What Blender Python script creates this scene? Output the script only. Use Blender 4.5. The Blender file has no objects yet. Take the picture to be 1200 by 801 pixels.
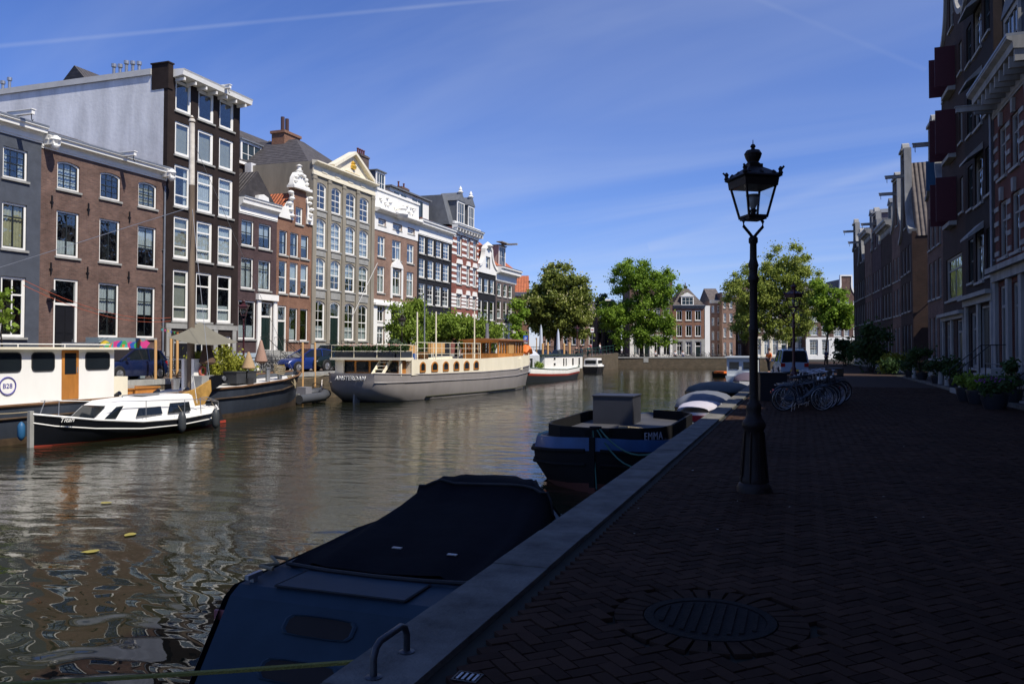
import bpy, math, random
from math import radians as R, sin, cos, pi, atan, atan2, sqrt
from mathutils import Vector as V, Matrix as M4
from mathutils.geometry import tessellate_polygon
sc = bpy.context.scene
COL = sc.collection
rnd = random.Random(7)
# ------------------------------------------------------------------ camera
F = 933.0; AL = atan(336/933); SA, CA = sin(AL), cos(AL); EYE = 1.7; HZ = 410.0
cam = bpy.data.objects.new('camera', bpy.data.cameras.new('camera')); COL.objects.link(cam)
cam.data.lens = 28; cam.data.sensor_width = 36; cam.data.clip_start = .05; cam.data.clip_end = 3000
cam.location = (0, 0, EYE); cam.rotation_euler = (R(90)+atan((HZ-400.5)/F), 0, AL)
sc.camera = cam
# ------------------------------------------------------------------ sky and sun
EL, AZ = R(52), R(-20)
w = bpy.data.worlds.new('World'); sc.world = w; w.use_nodes = True
nt = w.node_tree; N = nt.nodes; L = nt.links; N.clear()
wo = N.new('ShaderNodeOutputWorld'); bg = N.new('ShaderNodeBackground')
sky = N.new('ShaderNodeTexSky'); sky.sky_type = 'NISHITA'; sky.sun_disc = False
sky.sun_elevation = EL; sky.sun_rotation = pi/2-AZ; sky.air_density = 1.0; sky.dust_density = .1; sky.ozone_density = 1.5
hsv = N.new('ShaderNodeHueSaturation'); hsv.inputs['Saturation'].default_value = 1.06; hsv.inputs['Hue'].default_value = .5
tint = N.new('ShaderNodeMixRGB'); tint.blend_type = 'MULTIPLY'; tint.inputs[0].default_value = 1; tint.inputs[2].default_value = (.90, 1.01, 1.58, 1)
L.new(sky.outputs[0], tint.inputs[1]); L.new(tint.outputs[0], hsv.inputs['Color'])
tc = N.new('ShaderNodeTexCoord'); sx = N.new('ShaderNodeSeparateXYZ'); L.new(tc.outputs['Generated'], sx.inputs[0])
def mth(op, a, b=None, c=None, T=None):
    n = (T or nt).nodes.new('ShaderNodeMath'); n.operation = op
    for i, v in enumerate((a, b, c)):
        if v is None: continue
        if isinstance(v, (int, float)): n.inputs[i].default_value = v
        else: (T or nt).links.new(v, n.inputs[i])
    return n.outputs[0]
zz = mth('ADD', mth('MAXIMUM', sx.outputs[2], 0.0), .08)
cx = mth('DIVIDE', sx.outputs[0], zz); cy = mth('DIVIDE', sx.outputs[1], zz)
cb = N.new('ShaderNodeCombineXYZ'); L.new(mth('MULTIPLY', cx, .35), cb.inputs[0]); L.new(mth('ADD', mth('MULTIPLY', cy, 1.3), mth('MULTIPLY', cx, .35)), cb.inputs[1])
nz = N.new('ShaderNodeTexNoise'); nz.inputs['Scale'].default_value = .55; nz.inputs['Detail'].default_value = 6; nz.inputs['Roughness'].default_value = .55
nz.inputs['Distortion'].default_value = .6
L.new(cb.outputs[0], nz.inputs['Vector'])
mr = N.new('ShaderNodeMapRange'); mr.interpolation_type = 'SMOOTHSTEP'; L.new(nz.outputs[0], mr.inputs[0])
mr.inputs[1].default_value = .38; mr.inputs[2].default_value = .85; mr.inputs[3].default_value = 0; mr.inputs[4].default_value = .42
def pdir(px, py):
    d = V(((px-600)/F, (400.5-py)/F, -1)); d.rotate(cam.rotation_euler); return d.normalized()
def trail(p, q, wd, amt):
    a, b = pdir(*p), pdir(*q); n = a.cross(b).normalized(); t = (b-a).normalized()
    vm = N.new('ShaderNodeVectorMath'); vm.operation = 'DOT_PRODUCT'; L.new(tc.outputs['Generated'], vm.inputs[0]); vm.inputs[1].default_value = n
    m = N.new('ShaderNodeMapRange'); m.interpolation_type = 'SMOOTHSTEP'; L.new(mth('ABSOLUTE', vm.outputs['Value']), m.inputs[0])
    m.inputs[1].default_value = 0; m.inputs[2].default_value = wd; m.inputs[3].default_value = amt; m.inputs[4].default_value = 0
    vt = N.new('ShaderNodeVectorMath'); vt.operation = 'DOT_PRODUCT'; L.new(tc.outputs['Generated'], vt.inputs[0]); vt.inputs[1].default_value = t
    lo, hi = a.dot(t), b.dot(t)
    k = mth('MULTIPLY', mth('GREATER_THAN', vt.outputs['Value'], lo), mth('LESS_THAN', vt.outputs['Value'], hi))
    n2 = N.new('ShaderNodeTexNoise'); n2.inputs['Scale'].default_value = 14; L.new(tc.outputs['Generated'], n2.inputs['Vector'])
    return mth('MULTIPLY', mth('MULTIPLY', m.outputs[0], k), mth('ADD', n2.outputs[0], .3))
f1 = mth('ADD', mr.outputs[0], trail((-30, 57), (625, -4), .0036, .13))
f1 = mth('ADD', f1, trail((870, -8), (1085, 82), .0045, .035))
f1 = mth('ADD', f1, trail((760, 290), (1060, 190), .010, .10))
mx = N.new('ShaderNodeMixRGB'); L.new(f1, mx.inputs[0]); L.new(hsv.outputs[0], mx.inputs[1]); mx.inputs[2].default_value = (7.5, 8.2, 9.6, 1)
L.new(mx.outputs[0], bg.inputs[0]); bg.inputs[1].default_value = .074
L.new(bg.outputs[0], wo.inputs[0])
sun = bpy.data.objects.new('sun', bpy.data.lights.new('sun', 'SUN')); COL.objects.link(sun)
sun.data.energy = 4.8; sun.data.angle = R(.53); sun.data.color = (1, .93, .82)
sd = V((cos(AZ)*cos(EL), sin(AZ)*cos(EL), sin(EL)))
sun.rotation_euler = sd.to_track_quat('Z', 'Y').to_euler()
sc.view_settings.view_transform = 'Standard'; sc.view_settings.look = 'None'; sc.view_settings.gamma = 1
sc.view_settings.exposure = 0.30; sc.view_settings.use_curve_mapping = False
sc.render.engine = 'CYCLES'
sc.cycles.max_bounces = 6; sc.cycles.transparent_max_bounces = 12; sc.cycles.caustics_reflective = False; sc.cycles.caustics_refractive = False
# ------------------------------------------------------------------ materials
MATS = {}
def newmat(name):
    m = bpy.data.materials.new(name); m.use_nodes = True; m.node_tree.nodes.clear()
    T = m.node_tree; o = T.nodes.new('ShaderNodeOutputMaterial'); return m, T, o
def rgb(c): return (c[0], c[1], c[2], 1)
def mat(name, col, rough=.6, metal=0, var=.12, vscale=1.5, bump=0, bscale=20, spec=.4, streak=0):
    if name in MATS: return MATS[name]
    m, T, o = newmat(name); nn = T.nodes.new
    p = nn('ShaderNodeBsdfPrincipled'); T.links.new(p.outputs[0], o.inputs[0])
    p.inputs['Roughness'].default_value = rough; p.inputs['Metallic'].default_value = metal; p.inputs['Specular IOR Level'].default_value = spec
    t = nn('ShaderNodeTexCoord'); n = nn('ShaderNodeTexNoise'); n.inputs['Scale'].default_value = vscale; n.inputs['Detail'].default_value = 8; n.inputs['Roughness'].default_value = .65
    mp = nn('ShaderNodeMapping'); mp.inputs['Scale'].default_value = (1, 1, .25 if streak else 1); T.links.new(t.outputs['Object'], mp.inputs[0]); T.links.new(mp.outputs[0], n.inputs[0])
    r = nn('ShaderNodeMapRange'); T.links.new(n.outputs[0], r.inputs[0]); r.inputs[1].default_value = .3; r.inputs[2].default_value = .7; r.inputs[3].default_value = 1-var; r.inputs[4].default_value = 1+var*.6
    x = nn('ShaderNodeVectorMath'); x.operation = 'SCALE'; x.inputs[0].default_value = col[:3]; T.links.new(r.outputs[0], x.inputs['Scale'])
    T.links.new(x.outputs[0], p.inputs['Base Color'])
    if bump:
        b = nn('ShaderNodeBump'); b.inputs['Strength'].default_value = bump; b.inputs['Distance'].default_value = .02
        n2 = nn('ShaderNodeTexNoise'); n2.inputs['Scale'].default_value = bscale; n2.inputs['Detail'].default_value = 4; T.links.new(t.outputs['Object'], n2.inputs[0])
        T.links.new(n2.outputs[0], b.inputs['Height']); T.links.new(b.outputs[0], p.inputs['Normal'])
    MATS[name] = m; return m
def brick(name, c1, c2, mortar, rough=.9, bw=.22, bh=.065, plane=True, var=.25):
    if name in MATS: return MATS[name]
    m, T, o = newmat(name); nn = T.nodes.new; lk = T.links.new
    p = nn('ShaderNodeBsdfPrincipled'); lk(p.outputs[0], o.inputs[0]); p.inputs['Roughness'].default_value = rough; p.inputs['Specular IOR Level'].default_value = .12
    t = nn('ShaderNodeTexCoord'); s = nn('ShaderNodeSeparateXYZ'); lk(t.outputs['Object'], s.inputs[0])
    c = nn('ShaderNodeCombineXYZ')
    if plane: lk(mth('ADD', s.outputs[0], s.outputs[1], T=T), c.inputs[0]); lk(s.outputs[2], c.inputs[1])
    else: lk(s.outputs[0], c.inputs[0]); lk(s.outputs[1], c.inputs[1])
    b = nn('ShaderNodeTexBrick'); lk(c.outputs[0], b.inputs['Vector']); b.inputs['Scale'].default_value = 1
    b.inputs['Brick Width'].default_value = bw; b.inputs['Row Height'].default_value = bh; b.inputs['Mortar Size'].default_value = bh*.13; b.inputs['Mortar Smooth'].default_value = .3
    b.inputs['Color1'].default_value = rgb(c1); b.inputs['Color2'].default_value = rgb(c2); b.inputs['Mortar'].default_value = rgb(mortar); b.inputs['Bias'].default_value = 0
    n = nn('ShaderNodeTexNoise'); n.inputs['Scale'].default_value = .9; n.inputs['Detail'].default_value = 9; n.inputs['Roughness'].default_value = .7; lk(t.outputs['Object'], n.inputs[0])
    r = nn('ShaderNodeMapRange'); lk(n.outputs[0], r.inputs[0]); r.inputs[1].default_value = .3; r.inputs[2].default_value = .7; r.inputs[3].default_value = 1-var; r.inputs[4].default_value = 1+var
    x = nn('ShaderNodeVectorMath'); x.operation = 'SCALE'; lk(b.outputs[0], x.inputs[0]); lk(r.outputs[0], x.inputs['Scale']); lk(x.outputs[0], p.inputs['Base Color'])
    bp = nn('ShaderNodeBump'); bp.inputs['Strength'].default_value = .4; bp.inputs['Distance'].default_value = .01; bp.invert = True; lk(b.outputs['Fac'], bp.inputs['Height']); lk(bp.outputs[0], p.inputs['Normal'])
    MATS[name] = m; return m
def tiles(name, c, axis='x', rough=.75):
    # pantiles: rounded ridges running down the slope, a step at each course
    if name in MATS: return MATS[name]
    m, T, o = newmat(name); nn = T.nodes.new; lk = T.links.new
    p = nn('ShaderNodeBsdfPrincipled'); lk(p.outputs[0], o.inputs[0]); p.inputs['Roughness'].default_value = rough
    t = nn('ShaderNodeTexCoord'); s = nn('ShaderNodeSeparateXYZ'); lk(t.outputs['Object'], s.inputs[0])
    a = s.outputs[0] if axis == 'x' else s.outputs[1]
    wv = mth('ABSOLUTE', mth('SINE', mth('MULTIPLY', a, pi/.28, T=T), T=T), T=T)
    cr = mth('FRACT', mth('DIVIDE', s.outputs[2], .24, T=T), T=T)
    h = mth('ADD', wv, mth('MULTIPLY', cr, .8, T=T), T=T)
    b = nn('ShaderNodeBump'); b.inputs['Strength'].default_value = 1; b.inputs['Distance'].default_value = .08; lk(h, b.inputs['Height']); lk(b.outputs[0], p.inputs['Normal'])
    n = nn('ShaderNodeTexNoise'); n.inputs['Scale'].default_value = 2.5; n.inputs['Detail'].default_value = 8; lk(t.outputs['Object'], n.inputs[0])
    r = nn('ShaderNodeMapRange'); lk(n.outputs[0], r.inputs[0]); r.inputs[1].default_value = .3; r.inputs[2].default_value = .7; r.inputs[3].default_value = .65; r.inputs[4].default_value = 1.3
    x = nn('ShaderNodeVectorMath'); x.operation = 'SCALE'; x.inputs[0].default_value = c; lk(r.outputs[0], x.inputs['Scale']); lk(x.outputs[0], p.inputs['Base Color'])
    MATS[name] = m; return m
def glassmat(name, tint=(.86, .9, .9), refl=.09, wav=.7):
    if name in MATS: return MATS[name]
    m, T, o = newmat(name); nn = T.nodes.new; lk = T.links.new
    tr = nn('ShaderNodeBsdfTransparent'); tr.inputs[0].default_value = rgb(tint)
    g = nn('ShaderNodeBsdfGlossy'); g.inputs['Roughness'].default_value = .02; g.inputs[0].default_value = (1, 1, 1, 1)
    lw = nn('ShaderNodeLayerWeight'); lw.inputs[0].default_value = .5; fr = nn('ShaderNodeMath'); fr.operation = 'POWER'; lk(lw.outputs['Facing'], fr.inputs[0]); fr.inputs[1].default_value = 4.0
    t = nn('ShaderNodeTexCoord'); n = nn('ShaderNodeTexNoise'); n.inputs['Scale'].default_value = 1.6; lk(t.outputs['Object'], n.inputs[0])
    b = nn('ShaderNodeBump'); b.inputs['Strength'].default_value = wav; b.inputs['Distance'].default_value = .03; lk(n.outputs[0], b.inputs['Height']); lk(b.outputs[0], g.inputs['Normal'])
    mxs = nn('ShaderNodeMixShader'); lk(mth('ADD', fr.outputs[0], refl, T=T), mxs.inputs[0]); lk(tr.outputs[0], mxs.inputs[1]); lk(g.outputs[0], mxs.inputs[2]); lk(mxs.outputs[0], o.inputs[0])
    MATS[name] = m; return m
def leafmat(name, c1, c2, tr=.35):
    if name in MATS: return MATS[name]
    m, T, o = newmat(name); nn = T.nodes.new; lk = T.links.new
    at = nn('ShaderNodeAttribute'); at.attribute_name = 'var'
    mxc = nn('ShaderNodeMixRGB'); lk(at.outputs['Fac'], mxc.inputs[0]); mxc.inputs[1].default_value = rgb(c1); mxc.inputs[2].default_value = rgb(c2)
    d = nn('ShaderNodeBsdfPrincipled'); d.inputs['Roughness'].default_value = .6; d.inputs['Specular IOR Level'].default_value = .25; lk(mxc.outputs[0], d.inputs['Base Color'])
    tl = nn('ShaderNodeBsdfTranslucent'); lk(mxc.outputs[0], tl.inputs[0])
    ms = nn('ShaderNodeMixShader'); ms.inputs[0].default_value = tr; lk(d.outputs[0], ms.inputs[1]); lk(tl.outputs[0], ms.inputs[2]); lk(ms.outputs[0], o.inputs[0])
    MATS[name] = m; return m
white = mat('white paint', (.80, .79, .74), .5, var=.08, streak=1)
cream = mat('cream paint', (.76, .70, .54), .5, var=.1, streak=1)
plaster = mat('grey white plaster', (.72, .73, .74), .9, var=.34, vscale=.55, bump=.5, bscale=5, streak=1)
blackp = mat('black painted brick', (.030, .022, .020), .85, spec=.12, var=.3, bump=.3, bscale=30)
navyp = mat('dark slate paint', (.020, .021, .025), .85, spec=.15, var=.3, bump=.3, bscale=30)
greyblue = mat('grey blue painted brick', (.065, .075, .095), .8, var=.25, bump=.5, bscale=25)
bk_brown = brick('brown red brick', (.155, .092, .074), (.105, .064, .055), (.15, .12, .10), var=.38)
bk_purple = brick('purple brown brick', (.085, .055, .055), (.065, .042, .045), (.08, .06, .06))
bk_red = brick('light red brick', (.24, .12, .075), (.19, .09, .06), (.22, .16, .12))
bk_dark = brick('dark brown brick', (.055, .032, .026), (.04, .026, .022), (.06, .05, .045))
bk_tan = brick('pinkish tan brick', (.26, .16, .12), (.21, .13, .10), (.25, .19, .15))
bk_bright = brick('banded red brick', (.25, .075, .055), (.19, .06, .045), (.22, .14, .12))
bk_shade = brick('shaded red brick', (.13, .045, .035), (.10, .038, .03), (.12, .08, .07))  # banded red brick darkened for a facade in shade, painted into the colour
bk_grey = brick('grey brown brick', (.13, .10, .095), (.10, .08, .075), (.12, .10, .09))
bk_quay = brick('quay wall brick', (.12, .09, .06), (.08, .065, .045), (.10, .09, .07), bw=.4, bh=.12)
sandst = mat('grey sandstone', (.26, .235, .185), .85, var=.25, vscale=1.2, bump=.2, streak=1)
stone = mat('grey stone', (.30, .30, .28), .85, var=.25, vscale=2, bump=.3, bscale=40)
hard = mat('kerb stone', (.15, .145, .13), .85, var=.5, vscale=2.2, spec=.08, bump=.5, bscale=45)
zinc = mat('zinc sheet', (.20, .22, .25), .5, .3, var=.25)
lead = mat('grey lead roofing', (.13, .14, .155), .7, var=.25)
t_dark = tiles('dark glazed pantiles', (.06, .055, .058), 'x')
t_darky = tiles('dark pantiles across', (.065, .058, .058), 'y')
t_or = tiles('orange pantiles', (.42, .12, .045), 'x')
t_brn = tiles('brown pantiles', (.11, .09, .08), 'y')
glass = glassmat('window glass'); wheelglass = glassmat('cabin glass', (.3, .35, .38), .12)
dark = mat('dark room', (.012, .012, .014), .9)
curt = mat('net curtain', (.62, .63, .64), .9, var=.15, vscale=4)
curtt = mat('tan curtain', (.50, .44, .26), .9, var=.2, vscale=5)
blind = mat('beige blind', (.42, .40, .34), .8)
shade_white = mat('shaded white paint', (.30, .30, .29), .85, var=.35, streak=1, spec=.1)  # white paint darkened for the shaded row, shade put into the colour
oldiron = mat('old cast iron', (.018, .016, .015), .85, spec=.1, var=.4, vscale=9, bump=.5, bscale=50)
doorg = mat('dark green door paint', (.010, .022, .018), .35)
doorb = mat('black door paint', (.012, .012, .014), .35)
iron = mat('wrought iron', (.012, .012, .013), .45, .3, bump=.3, bscale=60)
lampm = mat('lamp post paint', (.014, .009, .008), .5, .0, spec=.25, bump=.35, bscale=50)
maroon = mat('maroon lamp paint', (.05, .012, .016), .4)
steel = mat('galvanised steel', (.35, .36, .37), .4, .7)
wood = mat('varnished orange wood', (.42, .17, .035), .35, var=.3, vscale=3, streak=1)
wood2 = mat('bare pale timber', (.45, .26, .10), .7, var=.25, streak=1)
mastw = mat('weathered mast wood', (.16, .12, .085), .8, var=.4, streak=1)
rubber = mat('black rubber', (.015, .015, .016), .7)
rope = mat('hemp rope', (.30, .25, .16), .95, bump=.8, bscale=90)
yrope = mat('yellow green rope', (.24, .22, .05), .9, bump=.8, bscale=120)
bark = mat('tree bark', (.05, .038, .028), .95, var=.4, bump=.8, bscale=15)
shutter = mat('dark red shutter paint', (.06, .008, .015), .6)
# ------------------------------------------------------------------ mesh builder
class MB:
    def __init__(s): s.v = []; s.f = []; s.m = []; s.mi = 0; s.st = []
    def add(s, vs, fs, mi=None):
        b = len(s.v); s.st.append((b, len(s.f))); s.v += [tuple(p) for p in vs]; s.f += [tuple(b+i for i in f) for f in fs]; s.m += [s.mi if mi is None else mi]*len(fs); return s
    def box(s, x0, x1, y0, y1, z0, z1, mi=None):
        if x1 < x0: x0, x1 = x1, x0
        if y1 < y0: y0, y1 = y1, y0
        if z1 < z0: z0, z1 = z1, z0
        return s.add([(x0,y0,z0),(x1,y0,z0),(x1,y1,z0),(x0,y1,z0),(x0,y0,z1),(x1,y0,z1),(x1,y1,z1),(x0,y1,z1)],
            [(0,3,2,1),(4,5,6,7),(0,1,5,4),(1,2,6,5),(2,3,7,6),(3,0,4,7)], mi)
    def prism(s, poly, y0, y1, mi=None, holes=(), axis='y'):
        # poly in (x,z), extruded along y; holes get reveals
        P = [[V((a, b, 0)) for a, b in q] for q in [poly]+list(holes)]
        flat = [p for q in P for p in q]; n = len(flat)
        tr = tessellate_polygon(P)
        def mk(p, y):
            if axis == 'y': return (p.x, y, p.y)
            if axis == 'x': return (y, p.x, p.y)
            return (p.x, p.y, y)
        vs = [mk(p, y0) for p in flat]+[mk(p, y1) for p in flat]
        fs = []
        for t in tr:
            a, b, c = flat[t[0]], flat[t[1]], flat[t[2]]
            if (b-a).cross(c-a).z < 0: t = (t[0], t[2], t[1])
            fl = axis == 'y' or axis == 'x' and False
            fs.append(tuple(t)); fs.append((t[2]+n, t[1]+n, t[0]+n))
        k = 0
        for q in P:
            m = len(q)
            for i in range(m):
                j = (i+1) % m; fs.append((k+i, k+i+n, k+j+n, k+j))
            k += m
        return s.add(vs, fs, mi)
    def tube(s, pts, r, n=8, mi=None, cap=True, closed=False):
        pts = [V(p) for p in pts]; m = len(pts); rr = r if isinstance(r, (list, tuple)) else [r]*m
        vs = []; fs = []; up = None
        for i, p in enumerate(pts):
            if closed: d = pts[(i+1) % m]-pts[i-1]
            else: d = pts[min(i+1, m-1)]-pts[max(i-1, 0)]
            if d.length < 1e-9: d = V((0, 0, 1))
            d.normalize()
            if up is None: up = V((0, 0, 1)) if abs(d.z) < .9 else V((1, 0, 0))
            a = d.cross(up)
            if a.length < 1e-4: a = d.cross(V((0, 1, 0.1)))
            a.normalize(); b = d.cross(a).normalized(); up = -b if False else up
            for k in range(n):
                t = 2*pi*k/n; vs.append(p+a*cos(t)*rr[i]+b*sin(t)*rr[i])
        e = m if closed else m-1
        for i in range(e):
            j = (i+1) % m
            for k in range(n):
                l = (k+1) % n; fs.append((i*n+k, i*n+l, j*n+l, j*n+k))
        if cap and not closed: fs.append(tuple(range(n))); fs.append(tuple((m-1)*n+k for k in range(n-1, -1, -1)))
        return s.add(vs, fs, mi)
    def bar(s, a, b, w_, h=None, mi=None):
        a, b = V(a), V(b); d = (b-a).normalized(); h = h or w_
        u = V((0, 0, 1)) if abs(d.z) < .95 else V((0, 1, 0))
        x = d.cross(u).normalized()*w_/2; y = x.cross(d).normalized()*h/2
        vs = [a-x-y, a+x-y, a+x+y, a-x+y, b-x-y, b+x-y, b+x+y, b-x+y]
        return s.add(vs, [(0,3,2,1),(4,5,6,7),(0,1,5,4),(1,2,6,5),(2,3,7,6),(3,0,4,7)], mi)
    def lathe(s, prof, c=(0, 0, 0), n=20, mi=None, rot=0, sq=False):
        vs = []; fs = []; m = len(prof)
        for (r, z) in prof:
            for k in range(n):
                t = 2*pi*k/n+rot; vs.append((c[0]+r*cos(t), c[1]+r*sin(t), c[2]+z))
        for i in range(m-1):
            for k in range(n):
                l = (k+1) % n; fs.append((i*n+k, i*n+l, (i+1)*n+l, (i+1)*n+k))
        fs.append(tuple(range(n-1, -1, -1))); fs.append(tuple((m-1)*n+k for k in range(n)))
        return s.add(vs, fs, mi)
    def wheel(s, c, r, w_, ax='x', n=24, mi=None, hole=0):
        # solid disc along axis
        vs = []; fs = []
        prof = [(r*.93, -w_/2), (r, -w_*.3), (r, w_*.3), (r*.93, w_/2)]
        for rr, h in prof:
            for k in range(n):
                t = 2*pi*k/n; a, b = rr*cos(t), rr*sin(t)
                vs.append((c[0]+h, c[1]+a, c[2]+b) if ax == 'x' else (c[0]+a, c[1]+h, c[2]+b))
        for i in range(3):
            for k in range(n):
                l = (k+1) % n; fs.append((i*n+k, i*n+l, (i+1)*n+l, (i+1)*n+k))
        fs.append(tuple(range(n-1, -1, -1))); fs.append(tuple(3*n+k for k in range(n)))
        return s.add(vs, fs, mi)
    def loft(s, rings, mi=None, closed=True, caps=True):
        n = len(rings[0]); vs = [p for r in rings for p in r]; fs = []
        for i in range(len(rings)-1):
            for k in range(n if closed else n-1):
                l = (k+1) % n; fs.append((i*n+k, i*n+l, (i+1)*n+l, (i+1)*n+k))
        if caps and closed: fs.append(tuple(range(n-1, -1, -1))); fs.append(tuple((len(rings)-1)*n+k for k in range(n)))
        return s.add(vs, fs, mi)
    def mesh(s, name, mats, smooth=False, fixn=True):
        me = bpy.data.meshes.new(name); me.from_pydata(s.v, [], s.f)
        for m_ in (mats if isinstance(mats, (list, tuple)) else [mats]): me.materials.append(m_)
        me.polygons.foreach_set('material_index', s.m)
        if fixn:
            import bmesh
            bm = bmesh.new(); bm.from_mesh(me); bmesh.ops.recalc_face_normals(bm, faces=bm.faces); bm.to_mesh(me); bm.free()
        if smooth: me.shade_smooth(); me.set_sharp_from_angle(angle=R(38))
        me.update(); return me
def link(name, me, parent=None, loc=None, rot=None):
    o = bpy.data.objects.new(name, me); COL.objects.link(o)
    if parent: o.parent = parent
    if loc: o.location = loc
    if rot: o.rotation_euler = rot
    return o
SPLIT = {'pilaster': 1, 'stone_band': 1, 'apron_panel': 1, 'window_surround': 1, 'wall_anchor': 2, 'frieze_ornament': 1, 'door_surround': 1, 'tabernacle': 1, 'stern_bulkhead': 1, 'bolt': 1, 'canopy_clip': 1, 'hatch_seam': 1}
def part(name, mb, mats, parent=None, smooth=False, loc=None, rot=None, fixn=True):
    k = SPLIT.get(name)
    if k and isinstance(mb, MB) and len(mb.st) > k:
        st = mb.st+[(len(mb.v), len(mb.f))]; o = None
        for i in range(0, len(mb.st), k):
            (v0, f0), (v1, f1) = st[i], st[min(i+k, len(mb.st))]
            q = MB(); q.v = mb.v[v0:v1]; q.f = [tuple(a-v0 for a in f) for f in mb.f[f0:f1]]; q.m = mb.m[f0:f1]; q.st = [(0, 0)]
            o = link(name, q.mesh(name, mats, smooth, fixn), parent, loc, rot)
        return o
    return link(name, mb.mesh(name, mats, smooth, fixn), parent, loc, rot)
def tag(o, label=None, cat=None, group=None, kind=None):
    if label: o['label'] = label
    if cat: o['category'] = cat
    if group: o['group'] = group
    if kind: o['kind'] = kind
    return o
def thing(name, label, cat, loc=(0, 0, 0), rz=0, group=None, rx=0):
    o = bpy.data.objects.new(name, None); COL.objects.link(o); o.location = loc; o.rotation_euler = (rx, 0, rz); o.empty_display_size = .2
    return tag(o, label, cat, group)
KIDS = {}
def dup(root, loc, rz=None, label=None, group=None, swap=None):
    r = root.copy(); COL.objects.link(r); r.location = loc
    if rz is not None: r.rotation_euler[2] = rz
    if label: r['label'] = label
    if group: r['group'] = group
    def rec(a, b):
        for ch in a.children:
            c = ch.copy(); COL.objects.link(c); c.parent = b
            if swap and c.type == 'MESH' and ch.data.materials[0] and ch.data.materials[0].name in swap:
                c.data = c.data.copy(); c.data.materials[0] = MATS[swap[ch.data.materials[0].name]]
            rec(ch, c)
    rec(root, r); return r
def txt(name, s, size, mt, parent, loc, rot, depth=.01, shear=0, spc=1, off=0, scl=(1, 1, 1)):
    cu = bpy.data.curves.new(name, 'FONT'); cu.body = s; cu.size = size; cu.extrude = depth; cu.shear = shear; cu.align_x = 'CENTER'; cu.space_character = spc; cu.offset = off; cu.resolution_u = 3
    t = bpy.data.objects.new('tmp', cu); me = bpy.data.meshes.new_from_object(t); bpy.data.objects.remove(t)
    me.materials.clear(); me.materials.append(mt); me.name = name
    o = link(name, me, parent, loc, rot); o.scale = scl; return o
# photo measurements -> metres on a known vertical plane X = const or at a camera depth
def onX(px, py, X):
    d = (px-600)/F; z = X/(d*CA-SA); return (d*z*SA+z*CA, EYE-(py-HZ)*z/F)
def atD(px, py, D):
    x = (px-600)/F*D; return (x*CA-D*SA, x*SA+D*CA, EYE-(py-HZ)*D/F)
WZ = -1.3; LX = -28.0; LZ = .3; FX = -35.0; RX = 7.5; KX = -2.29
# ================================================================== SETTING
def sheet(name, x0, x1, y0, y1, z, mt, **k):
    o = part(name, MB().add([(x0,y0,z),(x1,y0,z),(x1,y1,z),(x0,y1,z)], [(0,1,2,3)]), mt, fixn=False); o['kind'] = 'structure'; return o
# water
m, T, o_ = newmat('canal water'); nn = T.nodes.new; lk = T.links.new
p = nn('ShaderNodeBsdfPrincipled'); lk(p.outputs[0], o_.inputs[0]); p.inputs['Base Color'].default_value = (.013, .0145, .007, 1)
p.inputs['Roughness'].default_value = .005; p.inputs['IOR'].default_value = 1.33; p.inputs['Specular IOR Level'].default_value = .65
t = nn('ShaderNodeTexCoord'); s = nn('ShaderNodeSeparateXYZ'); lk(t.outputs['Object'], s.inputs[0])
def wnoise(sc_, xs, ys, det, rg=.5, dis=0):
    mp = nn('ShaderNodeMapping'); mp.inputs['Scale'].default_value = (xs, ys, 1); mp.inputs['Rotation'].default_value = (0, 0, -AL); lk(t.outputs['Object'], mp.inputs[0])
    n = nn('ShaderNodeTexNoise'); n.inputs['Scale'].default_value = sc_; n.inputs['Detail'].default_value = det; n.inputs['Roughness'].default_value = rg; n.inputs['Distortion'].default_value = dis
    lk(mp.outputs[0], n.inputs[0]); return n.outputs[0]
swell = wnoise(1.25, .8, 1.5, .6, .4, .3)           # soft long ripples
chop = wnoise(6.5, .7, 1.4, 3, .6)                # wind ripples
patch = wnoise(.10, .35, 1, 2)
# wind reaches the water beyond about ten metres out
dd = mth('ADD', mth('MULTIPLY', s.outputs[1], CA, T=T), mth('MULTIPLY', s.outputs[0], -SA, T=T), T=T)
mk = nn('ShaderNodeMapRange'); mk.interpolation_type = 'SMOOTHSTEP'; lk(mth('ADD', dd, mth('MULTIPLY', patch, 5, T=T), T=T), mk.inputs[0]); mk.inputs[1].default_value = 12.5; mk.inputs[2].default_value = 18; mk.inputs[3].default_value = .02; mk.inputs[4].default_value = 1
pk = nn('ShaderNodeMapRange'); lk(patch, pk.inputs[0]); pk.inputs[1].default_value = .35; pk.inputs[2].default_value = .65; pk.inputs[3].default_value = .45; pk.inputs[4].default_value = 1.3
h = mth('ADD', mth('MULTIPLY', swell, .042, T=T), mth('MULTIPLY', chop, mth('MULTIPLY', mth('MULTIPLY', mk.outputs[0], pk.outputs[0], T=T), .010, T=T), T=T), T=T)
b = nn('ShaderNodeBump'); b.inputs['Strength'].default_value = 1; b.inputs['Distance'].default_value = 1.0; lk(h, b.inputs['Height']); lk(b.outputs[0], p.inputs['Normal'])
water = m
sheet('water', -28.4, KX+.3, -40, 150, WZ, water)
# grey street bricks on the far side
bk_street = brick('street bricks', (.15, .11, .09), (.11, .085, .07), (.07, .06, .05), plane=False, bw=.2, bh=.1)
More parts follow.
